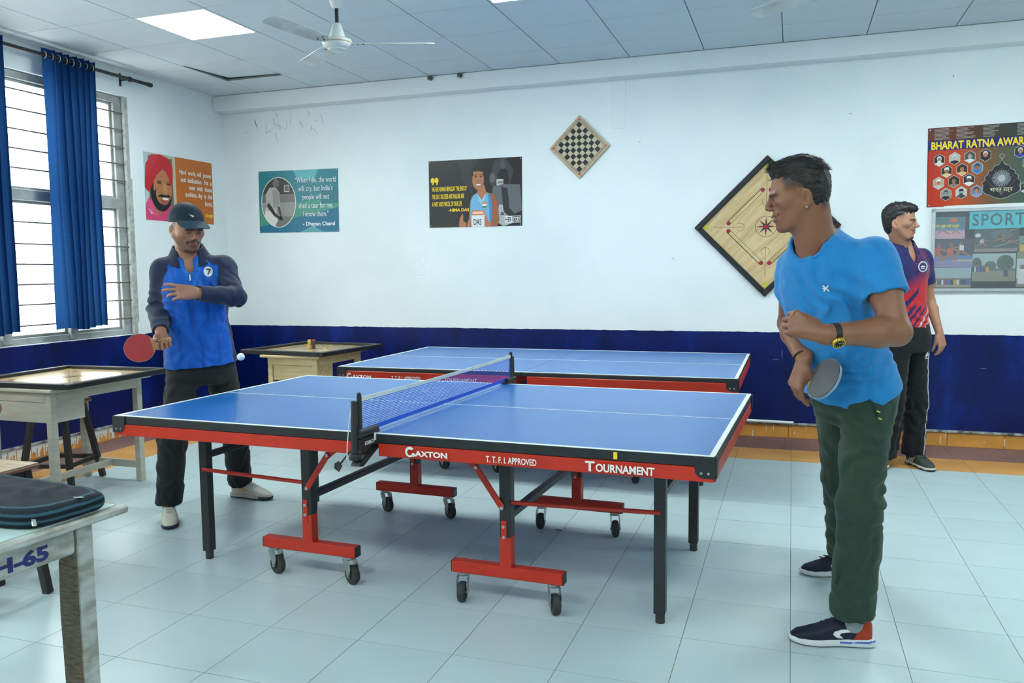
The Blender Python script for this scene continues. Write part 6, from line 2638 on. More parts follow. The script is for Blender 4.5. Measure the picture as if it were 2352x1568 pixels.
def left_player():
    D = compass(18.85 + 21.5)
    B = Body('player in a blue and navy long sleeved jersey and cap holding a red bat', LJ)
    J, base, e = B.J, B.base, B.e
    H_ = Frame(J['head'], D(.42, -.30, .86), D(.03, 1, .12), 1.03)
    SK, SK2 = L3((168, 118, 94)), L3((142, 96, 74))
    s = Soft()
    head(s, H_, jaw=1.14, nose=1.05, lids=-.45, cheek=1.08)
    s.cone(H_.p(-.030, 0, -.035), J['neckb'] + B.ax * .01, .058, .062, .03)
    s.cone(H_.p(.0, 0, -.060), J['neckb'] + B.fro_s * .020 - B.ax * .02, .046, .054, .03)
    skin_core(s, B, .12, .08)
    s.ell(J['neckb'] - B.ax * .070 + B.fro_s * .050, (.09, .042, .06), np.stack([B.lat_s, B.fro_s, B.ax]), .03)
    limb(s, J['shL'], J['elL'], J['wrL'], (.046, .046, .038, .040, .028))
    limb(s, J['shR'], J['elR'], J['wrR'], (.046, .046, .038, .040, .027))
    hand(s, J['wrL'], D(-.96, .10, .10), D(-.05, -.35, -.90), D(0, 1, 0), [(.10, .30, .25), (.22, .40, .3), (.42, .55, .4), (.55, .65, .4)], 1.06, .20, (.3, .3), (.85, .25, .5))
    hand(s, J['wrR'], D(.12, -.72, .52), D(0.05, .6, .8), D(-1, 0, 0), [(.9, 1.4, .9)] * 4, 1.04, .03, (.6, .5), (.7, .35, .6))

    def col(v):
        c = np.tile(SK, (len(v), 1))
        c = mixc(c, SK2, sstep(vnoise(v * 21), -.2, .9) * .4)
        q = H_.loc(v)
        f, l, u = q[:, 0], q[:, 1], q[:, 2]
        al = np.abs(l)
        hd = np.linalg.norm(q - np.array((.02, 0, .0)), axis=1) < .16
        lip = hd * sstep(f, .084, .092) * (al < .024) * np.exp(-((u + .0565) / .0085) ** 4)
        beard = hd * sstep(-u - .35 * np.clip(f - .02, 0, 1), -.006, .030) * sstep(f, -.012, .006) * sstep(u, -.118, -.106)
        beard *= 1 - np.exp(-(((al - .045) / .026) ** 2 + ((u + .026) / .024) ** 2)) * .7
        c = mixc(c, L3((52, 38, 32)), np.clip(beard, 0, 1) * .5)
        chn = hd * (f > .045) * sstep(-u, .082, .096) * (al < .036) * sstep(u, -.120, -.112)
        c = mixc(c, L3((26, 20, 18)), np.clip(chn, 0, 1) * .5)
        mo = hd * (f > .075) * np.exp(-((u + .0400 + 8 * al * al) / .0055) ** 4) * (al < .036)
        gt = hd * (f > .06) * np.exp(-((al - .034) / .005) ** 4) * (u < -.040) * (u > -.060)
        c = mixc(c, L3((24, 18, 16)), np.clip(mo + gt * .7, 0, 1) * .9)
        c = mixc(c, L3((136, 78, 70)), lip * .85)
        br = hd * (f > .050) * np.exp(-((u - .0245 + 5 * (al - .03) ** 2) / .0058) ** 4) * sstep(al, .010, .016) * sstep(-al, -.058, -.048)
        c = mixc(c, L3((24, 18, 16)), np.clip(br, 0, 1) * .9)
        lash = hd * (f > .08) * np.exp(-((al - .0325) / .012) ** 6) * np.exp(-((u - .003) / .0022) ** 4)
        c = mixc(c, L3((30, 22, 20)), np.clip(lash, 0, 1) * .75)
        sb = hd * (al > .055) * (np.abs(f - .008) < .017) * sstep(u, -.01, .004)
        return mixc(c, L3((30, 24, 22)), np.clip(sb, 0, 1) * .7)
    soft_obj('body', s.build(.0033), M_SKIN, e, base, col)
    eyes(H_, e, base, look=(.1, -.35))
    # --- cap
    cs = Soft()
    cs.ell(H_.p(-.012, 0, .048), np.array((.110, .088, .098)) * H_.s, H_.R, .005)
    cR = nv(H_.u * .96 - H_.f * .26)
    cs.cut(H_.p(.03, 0, .050), -cR)
    cs.noise(lambda p: -.0012 * np.exp(-(((np.arctan2(H_.loc(p)[:, 1], H_.loc(p)[:, 0] + .012) * 3 / PI + .5) % 1 - .5) / .03) ** 2))
    capc = L3((32, 48, 60))
    co = soft_obj('cap', cs.build(.0035), vcmat('cap_cloth', .7, .2, bump=.2, bscale=800), e, base, lambda v: np.tile(capc, (len(v), 1)))
    bs = Soft()

    def brim(p):
        q = H_.loc(p)
        f, l, u = q[:, 0], q[:, 1], q[:, 2]
        ee = np.sqrt(((f - .075) / .098) ** 2 + (l / .084) ** 2)
        h = .074 - 4.4 * l * l - .26 * (f - .085)
        return np.maximum(np.maximum((ee - 1) * .08, np.abs(u - h) - .0026), (.045 - f) + 0 * f) * H_.s
    bs.custom(brim, H_.p(.10, 0, .045), .14)
    soft_obj('brim', bs.build(.0028), vcmat('brim_cloth', .7, .2, bump=.2, bscale=800), co, base, lambda v: np.tile(L3((52, 72, 84)), (len(v), 1)))
    decal('cap_logo', co, bvh_of(co), base, [[(-.016, .006), (.004, -.004), (.014, -.002), (.0, .001)], [(-.010, .0), (.006, -.010), (.016, -.008), (.002, -.004)]], (-1.371, -0.103, 1.717), H_.o - np.array((-1.371, -0.103, 1.717)) + H_.u * .09 + H_.f * .03, D(1, 0, 0), UP, M_PRINTW)
    # --- jersey
    s, A, T_ = torso_shirt(B, .012, [(0, 0, 0, .205, .150), (.14, 0, 0, .196, .146), (.35, 0, .006, .176, .138), (.55, 0, .010, .176, .136), (.70, 0, .010, .178, .130), (.79, 0, .008, .164, .112), (.87, 0, .004, .132, .094), (.94, 0, 0, .098, .082), (1, 0, -.004, .084, .076)])
    for k, el, wr, sg in (('shL', 'elL', 'wrL', 1), ('shR', 'elR', 'wrR', -1)):
        s.cone(J['neckb'] - B.ax * .030 + B.lat_s * sg * .045 - B.fro_s * .008, J[k] - B.ax * .010, .062, .058, .04)
        d = J[el] - J[k]
        s.cone(J[k] + d * .12, J[k] - B.ax * .10 - B.lat_s * sg * .035, .055, .05, .05)
        s.cone(J[k], J[el], .064, .054, .03)
        d2 = J[wr] - J[el]
        s.tubecap(J[el], J[el] + d2 * (.93 if sg < 0 else .97), .054, .045, .02)
        s.tubecap(J[el] + d2 * 1.3, J[el] + d2 * .86, .033, .033, .003, 's')
    hd_ = nv(H_.p(-.02, 0, -.05) - J['neckb'])
    s.cone(J['neckb'] - hd_ * .01 + B.fro_s * .006, J['neckb'] + hd_ * .2, .069, .078, .008, 's')
    vR = np.stack([B.lat_s, B.fro_s, B.ax])
    s.ell(J['neckb'] + B.fro_s * .088 - B.ax * .022, (.027, .060, .064), vR, .01, 's')
    s.noise(folds(J['elR'] + D(0, .02, 0), nv(J['elR'] - J['shR']), D(1, 0, 0), .045, .006, (.08, .2, .2)))
    s.noise(folds(J['elL'], nv(J['wrL'] - J['elL']), UP, .045, .003, (.06, .2, .2)))
    s.noise(folds(J['shL'] + D(-.05, -.12, .05), D(.7, .7, 0), D(-.7, .7, 0), .06, .006, (.12, .16, .2)))
    s.noise(folds(J['pel'] + D(0, .2, .1), D(1, .1, 0), UP, .085, .005, (.2, .25, .3)))
    s.noise(folds(J['pel'] + D(0, .02, .1), D(.3, 1, 0), D(1, 0, 0), .055, .003, (.1, .3, .3)))
    s.noise(rumple(13, .0022))
    nav, blu, blu2, blu3 = L3((34, 44, 74)), L3((18, 96, 196)), L3((14, 70, 160)), L3((40, 130, 222))

    def scol(v):
        x, z = (v - J['neckb']) @ B.lat_s, (v - J['neckb']) @ B.ax
        y = (v - J['neckb']) @ B.fro_s
        c = np.tile(blu, (len(v), 1))
        st = vnoise(np.stack([x * 55, y * 20, z * 6], 1))
        c = mixc(c, blu3, sstep(st, .1, .6) * sstep(z, -.38, -.1) * .8)
        c = mixc(c, blu2, sstep(-st, .1, .6) * .7)
        ln = (np.sin(z * 2 * PI / .010 + 1.5 * vnoise(v * 12)) > .2) * (vnoise(v * np.array((6, 6, 14)) + 5) > -.05)
        c = mixc(c, blu2, ln * .45)

        def seg_d(a, b):
            ab = b - a
            t = np.clip((v - a) @ ab / (ab @ ab), 0, 1)
            return np.linalg.norm(v - a - t[:, None] * ab, axis=1)
        arm = np.zeros(len(v))
        for k, el, wr, sg in (('shL', 'elL', 'wrL', 1), ('shR', 'elR', 'wrR', -1)):
            far = sstep((v - J[k]) @ (B.lat_s * sg) + .028 + .10 * np.clip((J[k][2] - v[:, 2]), -.1, .2), -.004, .004)
            arm = np.maximum(arm, np.maximum(sstep(-seg_d(J[k], J[el]), -.092, -.084) * far, sstep(-seg_d(J[el], J[wr]), -.070, -.062)))
        yoke = sstep(z + .045 + .10 * np.abs(x), -.004, .004) * (np.abs(x) > .045) * (y < .06)
        side = (np.abs(x) > .172 - .0 * z) & (z < -.1) & (y < .06)
        return mixc(c, nav, np.clip(arm + yoke + side * 1.0, 0, 1))
    sh = soft_obj('jersey', s.build(.0050), M_CLOTH, e, base, scol)
    polo_collar(B, sh, J['neckb'] + B.ax * .016, .116, .074, .050, .40, (30, 38, 66))
    tr = bvh_of(sh)
    lc = np.array((-1.387, -0.029, 1.425))
    vd = np.array((-2.971, 3.653, .013))
    decal('badge', sh, tr, base, [ell(0, 0, .025, .029, 24)], lc, vd, D(1, 0, 0), UP, mat('badge_white', (206, 212, 218), .6), lift=.003, dens=.004)
    decal('badge_number', sh, tr, base, [[(-.011, .016), (.014, .016), (.014, .009), (.002, -.018), (-.006, -.018), (.004, .008), (-.011, .008)]], lc, vd, D(1, 0, 0), UP, M_PRINTK, lift=.0048, dens=.004)
    zp = MB()
    for b in np.linspace(0, .055, 8):
        pass
    zc = J['neckb'] + B.fro_s * .4 - B.ax * .10
    decal('zip_pull', sh, tr, base, [rect(-.003, -.022, .003, .012)], zc, -B.fro_s, B.lat_s, B.ax, M_BOLT, lift=.004)
    # --- trousers
    legs = ((J['hipL'], J['knL'], J['anL'] - UP * .025), (J['hipR'], J['knR'], J['anR'] - UP * .02))
    s = trousers(B, legs, (.092, .078, .074), [(0, 0, 0, .145, .11), (.35, 0, 0, .172, .122), (.7, 0, 0, .165, .116), (1, 0, 0, .15, .108)], up=.08)
    for lg in legs:
        trouser_folds(s, *lg, D(1, 0, 0), .0032)
    s.noise(folds(J['pel'] + D(.0, -.16, .1), D(.1, 1, 0), D(1, 0, 0), .06, .005, (.1, .2, .3)))
    s.noise(rumple(10, .003))
    soft_obj('trousers', s.build(.0065), M_TRACK, e, base, lambda v: np.tile(L3((38, 40, 42)), (len(v), 1)))
    # --- shoes
    M_LACE = mat('pale_lace', (200, 194, 180), .7)
    M_ORG = mat('orange_mark', (226, 146, 84), .5)
    wh, nvy = L3((206, 202, 190)), L3((40, 50, 72))
    for toe, heel in (((-1.648, -.112, .001), (-1.845, .100, .001)), ((-1.465, .571, .001), (-1.770, .580, .001))):
        F, L, so, up_ = shoe(e, base, toe, heel, 0, 0, wscale=1.06)

        def sc(v, F=F):
            q = F.loc(v)
            c = np.tile(L3((186, 180, 166)), (len(v), 1))
            return mixc(c, nvy, ((q[:, 2] < .010) | ((q[:, 0] > .235) & (q[:, 2] < .024))) * 1.0)
        so_ = finish_shoe(e, base, F, L, so, up_, lambda v: np.tile(wh, (len(v), 1)), sc, .004)
        laces(so_, base, F, M_LACE)
        tb = bvh_of(so_)
        for sg in (-1, 1):
            decal('side_stripes', so_, tb, base, [seg(-.03, .0, .035, -.022, .005), seg(-.04, .026, .055, -.004, .005), seg(-.005, .02, -.03, -.022, .0045), seg(.018, .012, -.002, -.026, .0045)], F.p(.115, sg * .2, .052), -F.l * sg, F.f, F.u, M_ORG, lift=.0015)


left_player()
D = compass(18.85 + 21.5)
paddle('red table tennis bat held out by the player in the cap', (-1.728, -0.182, 1.019), D(-.12, .10, 1), (.091, .072, .031), M_RUBR, M_RUBK)
bl = thing('table_tennis_ball', 'white ball in the air beside the player in the cap', 'ball', (-1.149, -0.095, 0.976))
sp = MB().lathe([(.02 * math.sin(a), -.02 * math.cos(a)) for a in np.linspace(0, PI, 15)][1:-1], 24)
sp.obj('shell', mat('celluloid_white', (226, 230, 230), .45, var=.03), bl, 'all')


# ============ bystander by the wall ============
BJ = dict(head=(2.278, 2.543, 1.707), neckb=(2.312, 2.603, 1.538), shR=(2.181, 2.489, 1.473), shL=(2.448, 2.707, 1.471), elL=(2.512, 2.765, 1.170), wrL=(2.566, 2.657, 0.946), elR=(2.120, 2.440, 1.181), wrR=(2.115, 2.330, 0.953),
          pel=(2.353, 2.606, 0.947), hipR=(2.289, 2.536, 0.891), hipL=(2.421, 2.665, 0.882), knL=(2.428, 2.640, 0.470), anL=(2.425, 2.675, .11), knR=(2.27, 2.50, .47), anR=(2.235, 2.56, .11))


def bystander():
    D = compass(18.85 - 25.5)
    B = Body('man in a navy and red patterned polo shirt standing by the wall', BJ)
    J, base, e = B.J, B.base, B.e
    H_ = Frame(J['head'], D(.965, -.04, .24), D(0, 1, .0), 1.0)
    SK, SK2 = L3((176, 128, 102)), L3((150, 102, 80))
    s = Soft()
    head(s, H_, jaw=.96, nose=1.22, smile=.5, open_=.35, lids=.55)
    s.cone(H_.p(-.034, 0, -.030), J['neckb'] + B.ax * .0, .052, .057, .03)
    s.cone(H_.p(-.002, 0, -.060), J['neckb'] + B.fro_s * .020 - B.ax * .02, .042, .050, .03)
    skin_core(s, B, .11, .075)
    s.ell(J['neckb'] - B.ax * .075 + B.fro_s * .042, (.08, .040, .06), np.stack([B.lat_s, B.fro_s, B.ax]), .03)
    limb(s, J['shL'], J['elL'], J['wrL'], (.042, .043, .035, .037, .025))
    limb(s, J['shR'], J['elR'], J['wrR'], (.042, .043, .035, .037, .025))
    hand(s, J['wrL'], D(.22, -.95, .12), D(-.75, .05, -.5), D(-.5, 0, .85), [(.35, .45, .3), (.5, .6, .4), (.6, .7, .4), (.65, .75, .4)], 1.02, .08, (.25, .2), (.88, .25, .35))
    hand(s, J['wrR'], D(-.1, -.95, .1), D(.8, 0, -.4), D(.4, 0, .85), [(.35, .45, .3)] * 4, 1.0, .06)

    def col(v):
        c = np.tile(SK, (len(v), 1))
        c = mixc(c, SK2, sstep(vnoise(v * 21), -.2, .9) * .35)
        q = H_.loc(v)
        f, l, u = q[:, 0], q[:, 1], q[:, 2]
        al = np.abs(l)
        hd = np.linalg.norm(q - np.array((.02, 0, .0)), axis=1) < .16
        lip = hd * sstep(f, .084, .092) * (al < .027) * np.exp(-((u + .0555) / .0105) ** 4)
        c = mixc(c, L3((150, 84, 76)), lip * .8)
        br = hd * (f > .050) * np.exp(-((u - .0245 + 5 * (al - .03) ** 2) / .0062) ** 4) * sstep(al, .008, .014) * sstep(-al, -.06, -.05)
        c = mixc(c, L3((24, 18, 16)), np.clip(br, 0, 1) * .92)
        mo = hd * (f > .08) * np.exp(-((u + .040 + 6 * al * al) / .006) ** 4) * (al < .030)
        chn = hd * (f > .055) * sstep(-u, .086, .097) * (al < .026) * sstep(u, -.120, -.112)
        fade = hd * sstep(u - .30 * (f + .02), .004, .05) * sstep(-f, -.060, -.040) * sstep(al, .030, .05)
        ear = (al > .0715) & (f > -.04) & (f < .02) & (u > -.055) & (u < .03)
        return mixc(c, L3((30, 24, 22)), np.clip(mo * .55 + chn * .8 + fade * .75 * ~ear, 0, 1))
    soft_obj('body', s.build(.0036), M_SKIN, e, base, col)
    eyes(H_, e, base)
    th = Soft()
    th.ell(H_.p(.091, 0, -.0535), np.array((.008, .020, .005)) * H_.s, H_.R, .003)
    soft_obj('teeth', th.build(.0018), MATS['teeth_white'], e, base)
    hs = Soft()
    E = lambda c, r, k=.02, op='u': hs.ell(H_.p(*c), np.array(r) * H_.s, H_.R, k, op)
    E((-.014, 0, .052), (.106, .082, .094))
    E((-.040, 0, .000), (.066, .066, .085))
    E((.012, 0, .104), (.092, .066, .040), .02)
    E((.076, 0, .098), (.030, .052, .026), .015)
    hs.rbox(H_.p(.165, 0, -.020), np.array((.085, .2, .098)) * H_.s, H_.R, .02, .008, 's')
    sR = np.stack([nv(H_.f - H_.u * .25), H_.l, nv(H_.u + H_.f * .25)])
    hs.rbox(H_.p(.088, 0, -.085), np.array((.115, .2, .115)) * H_.s, sR, .02, .010, 's')
    hs.rbox(H_.p(-.06, 0, -.175), np.array((.2, .2, .085)) * H_.s, H_.R, .02, .012, 's')
    hs.noise(lambda p: (.0045 * vnoise(H_.loc(p) * 62) + .003 * vnoise(H_.loc(p) * 120)) * sstep(H_.loc(p)[:, 2], .02, .08) + .0015 * vnoise(H_.loc(p) * 160))
    soft_obj('hair', hs.build(.0035), mat('black_curly_hair', (20, 18, 18), .55, col2=(10, 9, 9), scale=90), e, base)
    # --- polo shirt
    s, A, T_ = torso_shirt(B, -.035, [(0, 0, 0, .165, .118), (.15, 0, 0, .158, .115), (.35, 0, .004, .150, .110), (.55, 0, .008, .158, .116), (.70, 0, .010, .166, .116), (.79, 0, .008, .155, .104), (.87, 0, .004, .122, .088), (.94, 0, 0, .088, .076), (1, 0, -.004, .076, .070)])
    for k, el, sg in (('shL', 'elL', 1), ('shR', 'elR', -1)):
        s.cone(J['neckb'] - B.ax * .030 + B.lat_s * sg * .040 - B.fro_s * .006, J[k] - B.ax * .010, .056, .052, .04)
        d = J[el] - J[k]
        s.cone(J[k] + d * .12, J[k] - B.ax * .10 - B.lat_s * sg * .035, .05, .045, .05)
        s.tubecap(J[k] - d * .02, J[k] + d * .60, .058, .062, .03)
        s.tubecap(J[k] + d * .95, J[k] + d * .50, .054, .052, .003, 's')
    hd_ = nv(H_.p(-.02, 0, -.05) - J['neckb'])
    s.cone(J['neckb'] - hd_ * .01 + B.fro_s * .006, J['neckb'] + hd_ * .2, .062, .07, .008, 's')
    s.ell(J['neckb'] + B.fro_s * .085 - B.ax * .035, (.026, .060, .070), np.stack([B.lat_s, B.fro_s, B.ax]), .01, 's')
    s.noise(folds(J['pel'] + D(.1, .1, .1), D(.3, 1, 0), D(1, -.3, 0), .06, .004, (.12, .2, .3)))
    s.noise(rumple(13, .0035))
    nav, red, pnk, whi = L3((30, 34, 92)), L3((196, 34, 44)), L3((170, 30, 70)), L3((214, 210, 216))

    def scol(v):
        x, z, y = (v - J['pel']) @ B.lat_s, (v - J['pel']) @ B.ax, (v - J['pel']) @ B.fro_s
        w = sstep(-(z - .36 - .35 * x), -.07, .07)
        c = mixc(np.tile(nav, (len(v), 1)), red, w)
        web = (np.abs(np.sin(x * 130 + 2 * vnoise(v * 40))) < .12) | (np.abs(np.sin((x * .5 + z * .87) * 130 + 2 * vnoise(v * 37))) < .12) | (np.abs(np.sin((x * .5 - z * .87) * 130)) < .10)
        c = mixc(c, pnk, web * (1 - w) * sstep(z, .25, .3) * sstep(x, -.06, .05) * .9)
        d = (z - .95 * x)
        sl = np.zeros(len(v))
        for a, ww, lo, hi in ((.17, .013, -.12, .02), (.115, .010, -.1, .13), (.225, .017, -.14, -.03), (.30, .02, -.14, .0)):
            sl = np.maximum(sl, (np.abs(d - a) < ww) & (x > lo) & (x < hi))
        c = mixc(c, nav, sl * (y > -.02) * 1.0)
        for a in (.055, -.015):
            q = np.abs(np.abs(d - a) - .0055)
            c = mixc(c, whi, (q < .0032) * (y > -.03) * (z < .26) * 1.0)
        arm = np.zeros(len(v))
        for k, sg in (('shL', 1), ('shR', -1)):
            arm = np.maximum(arm, ((v - J[k]) @ (B.lat_s * sg) > -.012) & (v[:, 2] > 1.2))
        c = mixc(c, nav, arm * 1.0)
        rs = arm * (x < 0) * (np.abs(np.abs(z - .50) - .014) < .007)
        return mixc(c, red, rs * 1.0)
    sh = soft_obj('polo_shirt', s.build(.0052), M_CLOTH, e, base, scol)
    polo_collar(B, sh, J['neckb'] + B.ax * .016, .108, .068, .046, .40, (26, 30, 84))
    tr = bvh_of(sh)
    bc = np.array((2.403, 2.326, 1.41))
    bd_ = np.array((.819, 6.008, -.002))
    decal('badge', sh, tr, base, [ell(0, 0, .029, .037, 22)], bc, bd_, D(1, 0, 0), UP, MATS['badge_white'], lift=.003, dens=.005)
    decal('badge_field', sh, tr, base, [ell(0, 0, .022, .029, 22)], bc, bd_, D(1, 0, 0), UP, mat('badge_navy', (26, 34, 84), .6), lift=.0045, dens=.005)
    decal('badge_figure', sh, tr, base, [[(-.014, .0), (-.004, .006), (.012, .004), (.014, -.003), (-.012, -.005)], rect(-.012, -.013, .012, -.009)], bc, bd_, D(1, 0, 0), UP, M_PRINTW, lift=.0058, dens=.005)
    # --- trousers
    legs = ((J['hipL'], J['knL'], J['anL'] - UP * .035), (J['hipR'], J['knR'], J['anR'] - UP * .035))
    s = trousers(B, legs, (.088, .074, .076), [(0, 0, 0, .13, .10), (.35, 0, 0, .160, .115), (.7, 0, 0, .158, .112), (1, 0, 0, .135, .095)], up=.10)
    for lg in legs:
        trouser_folds(s, *lg, D(1, 0, 0), .004)
    s.noise(rumple(10, .0035))
    to = soft_obj('trousers', s.build(.007), M_TRACK, e, base, lambda v: np.tile(L3((26, 27, 31)), (len(v), 1)))
    tt = bvh_of(to)
    pi_ = MB()
    pts = []
    for z in np.linspace(.80, .09, 24):
        hit = tt.ray_cast(Vector(np.array((2.428, 2.66, z)) + D(.5, 0, .25) - base), Vector(nv(D(-1, 0, -.5))), 1.2)[0]
        if hit:
            pts.append(hit + Vector(D(.0015, 0, .001)))
    if len(pts) > 3:
        pi_.tube(pts, .003, 6)
        pi_.obj('piping', mat('white_piping', (200, 204, 206), .7), to, True)
    decal('thigh_logo', to, tt, base, [[(-.014, -.004), (-.008, -.008), (.006, .02), (.002, .024)], [(-.014, -.014), (-.008, -.018), (.012, .008), (.010, .016)], [(-.016, -.026), (.012, -.026), (.012, -.021), (-.016, -.021)]], (2.458, 2.40, 0.818), (.874, 6.08, -.594), D(1, 0, 0), UP, M_PRINTW, lift=.002)
    # --- shoes
    M_LACE = mat('dark_lace', (46, 50, 50), .7)
    for toe, heel in (((2.530, 2.478, .001), (2.400, 2.745, .001)), ((2.19, 2.42, .001), (2.235, 2.70, .001))):
        F, L, so, up_ = shoe(e, base, toe, heel, 0, 0, wscale=1.05)

        def sc(v, F=F):
            q = F.loc(v)
            return mixc(np.tile(L3((206, 204, 196)), (len(v), 1)), L3((44, 48, 48)), (q[:, 2] < .013 + .004 * np.sin(q[:, 0] * 90)) * 1.0)
        so_ = finish_shoe(e, base, F, L, so, up_, lambda v: np.tile(L3((62, 68, 64)), (len(v), 1)), sc, .0045)
        laces(so_, base, F, M_LACE)
        tb = bvh_of(so_)
        for sg in (-1, 1):
            decal('side_stripes', so_, tb, base, [seg(-.022 + d, -.02, .012 + d, .026, .008) for d in (-.020, .0, .020)], F.p(.105, sg * .2, .050), -F.l * sg, F.f, F.u, M_PRINTW, lift=.0015)


bystander()


# ============ person seated at the carrom table, left edge (only an elbow shows) ============
SJ = dict(head=(-2.64, -.59, 1.26), neckb=(-2.63, -.68, 1.08), shR=(-2.45, -.66, 1.0), shL=(-2.81, -.66, 1.0), elR=(-2.345, -.57, .725), wrR=(-2.60, -.50, .74), elL=(-2.91, -.56, .75), wrL=(-2.76, -.40, .80),
          pel=(-2.68, -.80, .56), hipR=(-2.60, -.78, .54), hipL=(-2.78, -.78, .54), knR=(-2.66, -.42, .52), anR=(-2.66, -.44, .09), knL=(-2.86, -.42, .52), anL=(-2.86, -.44, .09))


def seated_person():
    B = Body('seated person at the left edge with only a bare elbow in the picture', SJ)
    J, base, e = B.J, B.base, B.e
    H_ = Frame(J['head'], (.05, .95, -.25), (0, .2, 1), 1.0)
    s = Soft()
    head(s, H_)
    s.cone(H_.p(-.03, 0, -.03), J['neckb'], .056, .06, .03)
    skin_core(s, B)
    limb(s, J['shR'], J['elR'], J['wrR'], (.045, .046, .040, .042, .027))
    limb(s, J['shL'], J['elL'], J['wrL'], (.045, .046, .040, .042, .027))
    hand(s, J['wrR'], (-.95, .3, -.02), (0, 0, -1), (0, 1, 0), [.25] * 4)
    hand(s, J['wrL'], (.5, .8, .0), (0, 0, -1), (1, 0, 0), [.25] * 4)
    sk = L3((136, 92, 70))

    def col(v):
        q = H_.loc(v)
        hd = np.linalg.norm(q - np.array((.02, 0, .0)), axis=1) < .16
        br = hd * (q[:, 0] > .05) * np.exp(-((q[:, 2] - .0245) / .006) ** 4) * (np.abs(q[:, 1]) > .01) * (np.abs(q[:, 1]) < .055)
        return mixc(np.tile(sk, (len(v), 1)), L3((24, 18, 16)), np.clip(br, 0, 1))
    soft_obj('body', s.build(.0048), M_SKIN, e, base, col)
    eyes(H_, e, base)
    hs = Soft()
    hs.ell(H_.p(-.012, 0, .052), np.array((.100, .082, .092)) * H_.s, H_.R, .02)
    hs.rbox(H_.p(.158, 0, -.026), (.085, .2, .098), H_.R, .02, .008, 's')
    hs.ell(H_.p(-.036, 0, .01), (.064, .072, .085), H_.R, .02)
    hs.rbox(H_.p(.100, 0, -.085), (.115, .2, .110), H_.R, .02, .010, 's')
    hs.rbox(H_.p(-.06, 0, -.165), (.2, .2, .085), H_.R, .02, .012, 's')
    soft_obj('hair', hs.build(.006), MATS['black_curly_hair'], e, base)
    s, A, T_ = torso_shirt(B, .05, [(0, 0, 0, .17, .13), (.4, 0, 0, .16, .115), (.7, 0, 0, .168, .115), (.8, 0, 0, .15, .10), (.9, 0, 0, .11, .085), (1, 0, 0, .08, .072)])
    for k, el, sg in (('shL', 'elL', 1), ('shR', 'elR', -1)):
        s.cone(J['neckb'] - B.ax * .03 + B.lat_s * sg * .045, J[k], .055, .05, .04)
        d = J[el] - J[k]
        s.tubecap(J[k] - d * .02, J[k] + d * .5, .058, .064, .03)
    s.noise(rumple(13, .0035))
    soft_obj('t_shirt', s.build(.009), M_CLOTH, e, base, lambda v: np.tile(L3((90, 96, 108)), (len(v), 1)))
    s = Soft()
    s.ell(J['pel'] - np.array((0, 0, .0)), (.17, .14, .10), None, .04)
    for a, b, c in (('hipR', 'knR', 'anR'), ('hipL', 'knL', 'anL')):
        s.cone(J[a], J[b], .088, .072, .04)
        s.tubecap(J[b], J[c] - UP * .02, .072, .066, .03)
    soft_obj('trousers', s.build(.009), M_TRACK, e, base, lambda v: np.tile(L3((40, 44, 56)), (len(v), 1)))
    for x in (-2.66, -2.86):
        F, L, so, up_ = shoe(e, base, (x, -.22, .001), (x, -.50, .001), 0, 0)
        finish_shoe(e, base, F, L, so, up_, lambda v: np.tile(L3((50, 50, 54)), (len(v), 1)), lambda v: np.tile(L3((190, 190, 186)), (len(v), 1)), .006)


seated_person()

# ------------------------------------------------------------------ zipped bag on the school desk
bag = thing('zipped_bag', 'dark teal zipped bag lying on the school desk', 'bag', (-.53, -1.985, .7545), -.10)
bs = Soft()


def bagfn(p):
    e = ((np.abs(p[:, 0]) / .292) ** 5 + (np.abs(p[:, 1]) / .140) ** 4) ** .22
    hh = .023 + .008 * np.clip(1 - e * e, 0, 1) + .006 * vnoise(p * np.array((9, 12, 1)) + 3)
    d1, d2 = (e - 1) * .13 + .012, np.abs(p[:, 2] - .025) - hh + .012
    return np.sqrt(np.maximum(d1, 0) ** 2 + np.maximum(d2, 0) ** 2) + np.minimum(np.maximum(d1, d2), 0) - .012


bs.custom(bagfn, (0, 0, .03), .33)
bs.cut((0, 0, .0008), (0, 0, -1))
bs.noise(folds((.05, .0, .06), (1, .6, 0), (-.6, 1, 0), .09, .003, (.25, .12, .2), 1.0))


def bagcol(v):
    e = ((np.abs(v[:, 0]) / .292) ** 5 + (np.abs(v[:, 1]) / .140) ** 4) ** .22
    c = np.tile(L3((24, 34, 44)), (len(v), 1))
    tape = (np.abs(np.abs(v[:, 2] - .026) - .0100) < .0034) & (e > .90)
    pipe = (np.abs(e - .885) < .022) & (v[:, 2] > .042)
    zipc = (np.abs(v[:, 2] - .026) < .0045) & (e > .9)
    c = mixc(c, L3((50, 84, 98)), (tape | pipe) * 1.0)
    return mixc(c, L3((20, 26, 32)), zipc * 1.0)


bo = soft_obj('bag_body', bs.build(.004), vcmat('nylon', .75, .15, bump=.3, bscale=600), bag, (0, 0, 0), bagcol)
M_ZIP = mat('zip_metal', (206, 208, 206), .25, metal=.8, var=.1)
for c, d in (((.268, .052, .040), (.2, -1, .3)), ((.255, -.095, .032), (.8, -.5, -.5))):
    d = nv(d)
    z = MB()
    z.beam(c, tuple(np.array(c) + d * .018), .012, .008, .002)
    z.beam(tuple(np.array(c) + d * .014 + np.array((0, 0, .003))), tuple(np.array(c) + d * .044 + np.array((0, 0, .002))), .011, .004, .0015)
    z.obj('zip_puller', M_ZIP, bag)

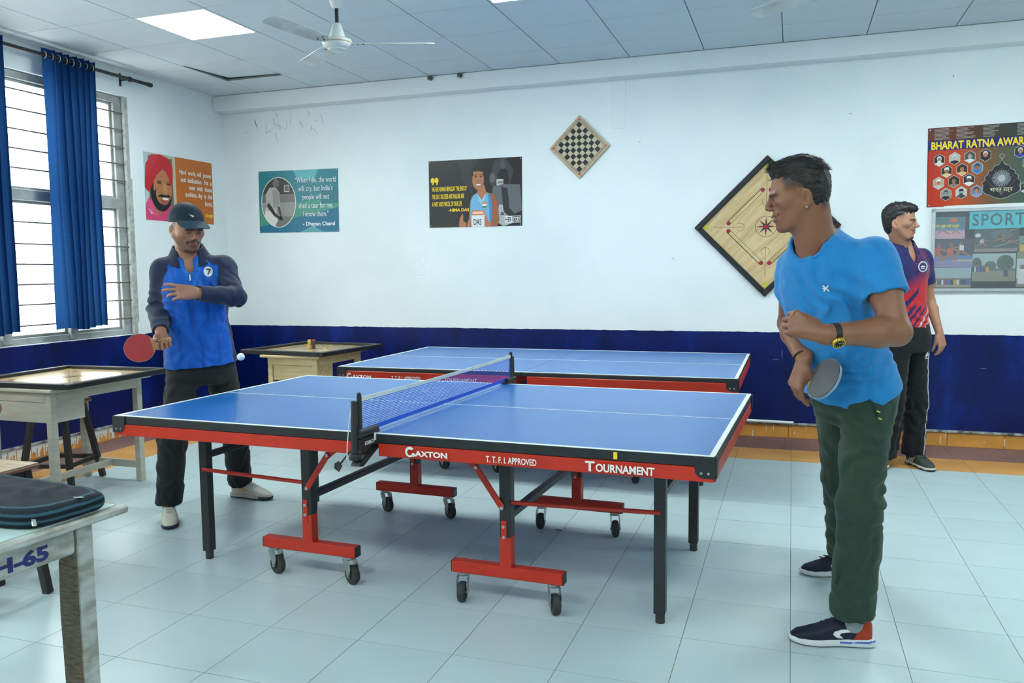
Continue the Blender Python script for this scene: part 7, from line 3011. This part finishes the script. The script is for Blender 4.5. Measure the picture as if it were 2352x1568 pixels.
# ------------------------------------------------------------------ cobwebs and scuffs in the corner under the beam
rng = random.Random(21)
cw = MB()
for _ in range(20):
    x, z = rng.uniform(-3.72, -2.7), rng.uniform(2.80, 3.01)
    pts = [(x, YB - .0015, z)]
    a = rng.uniform(0, 6.28)
    for k in range(rng.randint(2, 4)):
        a += rng.uniform(-.8, .8)
        x += .022 * math.cos(a)
        z -= abs(.022 * math.sin(a)) + .004
        pts.append((x, YB - .0015, z))
    cw.tube(pts, rng.uniform(.0008, .0018), 4)
tag(cw.obj('cobweb', mat('dusty_grey', (120, 122, 122), .9), wb), kind='stuff')
mk = MB()
for x, z, w, h_ in ((.33, 2.50, .01, .006), (2.0, 2.62, .02, .004), (-1.3, 2.05, .006, .004), (.62, 1.50, .008, .01), (2.72, 2.85, .008, .012), (.95, 1.6, .01, .006), (3.0, .62, .04, .004), (1.52, .70, .004, .06), (1.47, .655, .05, .004)):
    mk.box((x, YB - .001, z), (w, .002, h_))
tag(mk.obj('wall_scuffs', mat('pale_scuff', (120, 134, 150), .8), wb), kind='stuff')


# ------------------------------------------------------------------ pieces that can be told apart become parts of their own
def split_loose(o):
    me = o.data
    n = len(me.vertices)
    par = list(range(n))

    def find(a):
        while par[a] != a:
            par[a] = par[par[a]]
            a = par[a]
        return a
    for e in me.edges:
        a, b = find(e.vertices[0]), find(e.vertices[1])
        if a != b:
            par[a] = b
    groups = {}
    for p in me.polygons:
        groups.setdefault(find(p.vertices[0]), []).append(p)
    if len(groups) < 2:
        return
    nm = o.name.split('.')[0]
    for g in groups.values():
        idx = {}
        fs = []
        for p in g:
            fs.append([idx.setdefault(v, len(idx)) for v in p.vertices])
        m2 = bpy.data.meshes.new(nm)
        m2.from_pydata([me.vertices[v].co for v in idx], [], fs)
        m2.polygons.foreach_set('use_smooth', [p.use_smooth for p in g])
        m2.materials.append(me.materials[0])
        q = link(nm, m2, o.parent)
        q.matrix_local = o.matrix_local.copy()
    bpy.data.objects.remove(o)


for o in list(bpy.data.objects):
    if o.type == 'MESH' and o.name.split('.')[0] in ('side_line', 'end_cap', 'bolt', 'grommet', 'pin', 'corner_cap', 'pocket', 'hinge', 'screw', 'hour_marks', 'cord_tip'):
        split_loose(o)

flush_texts()
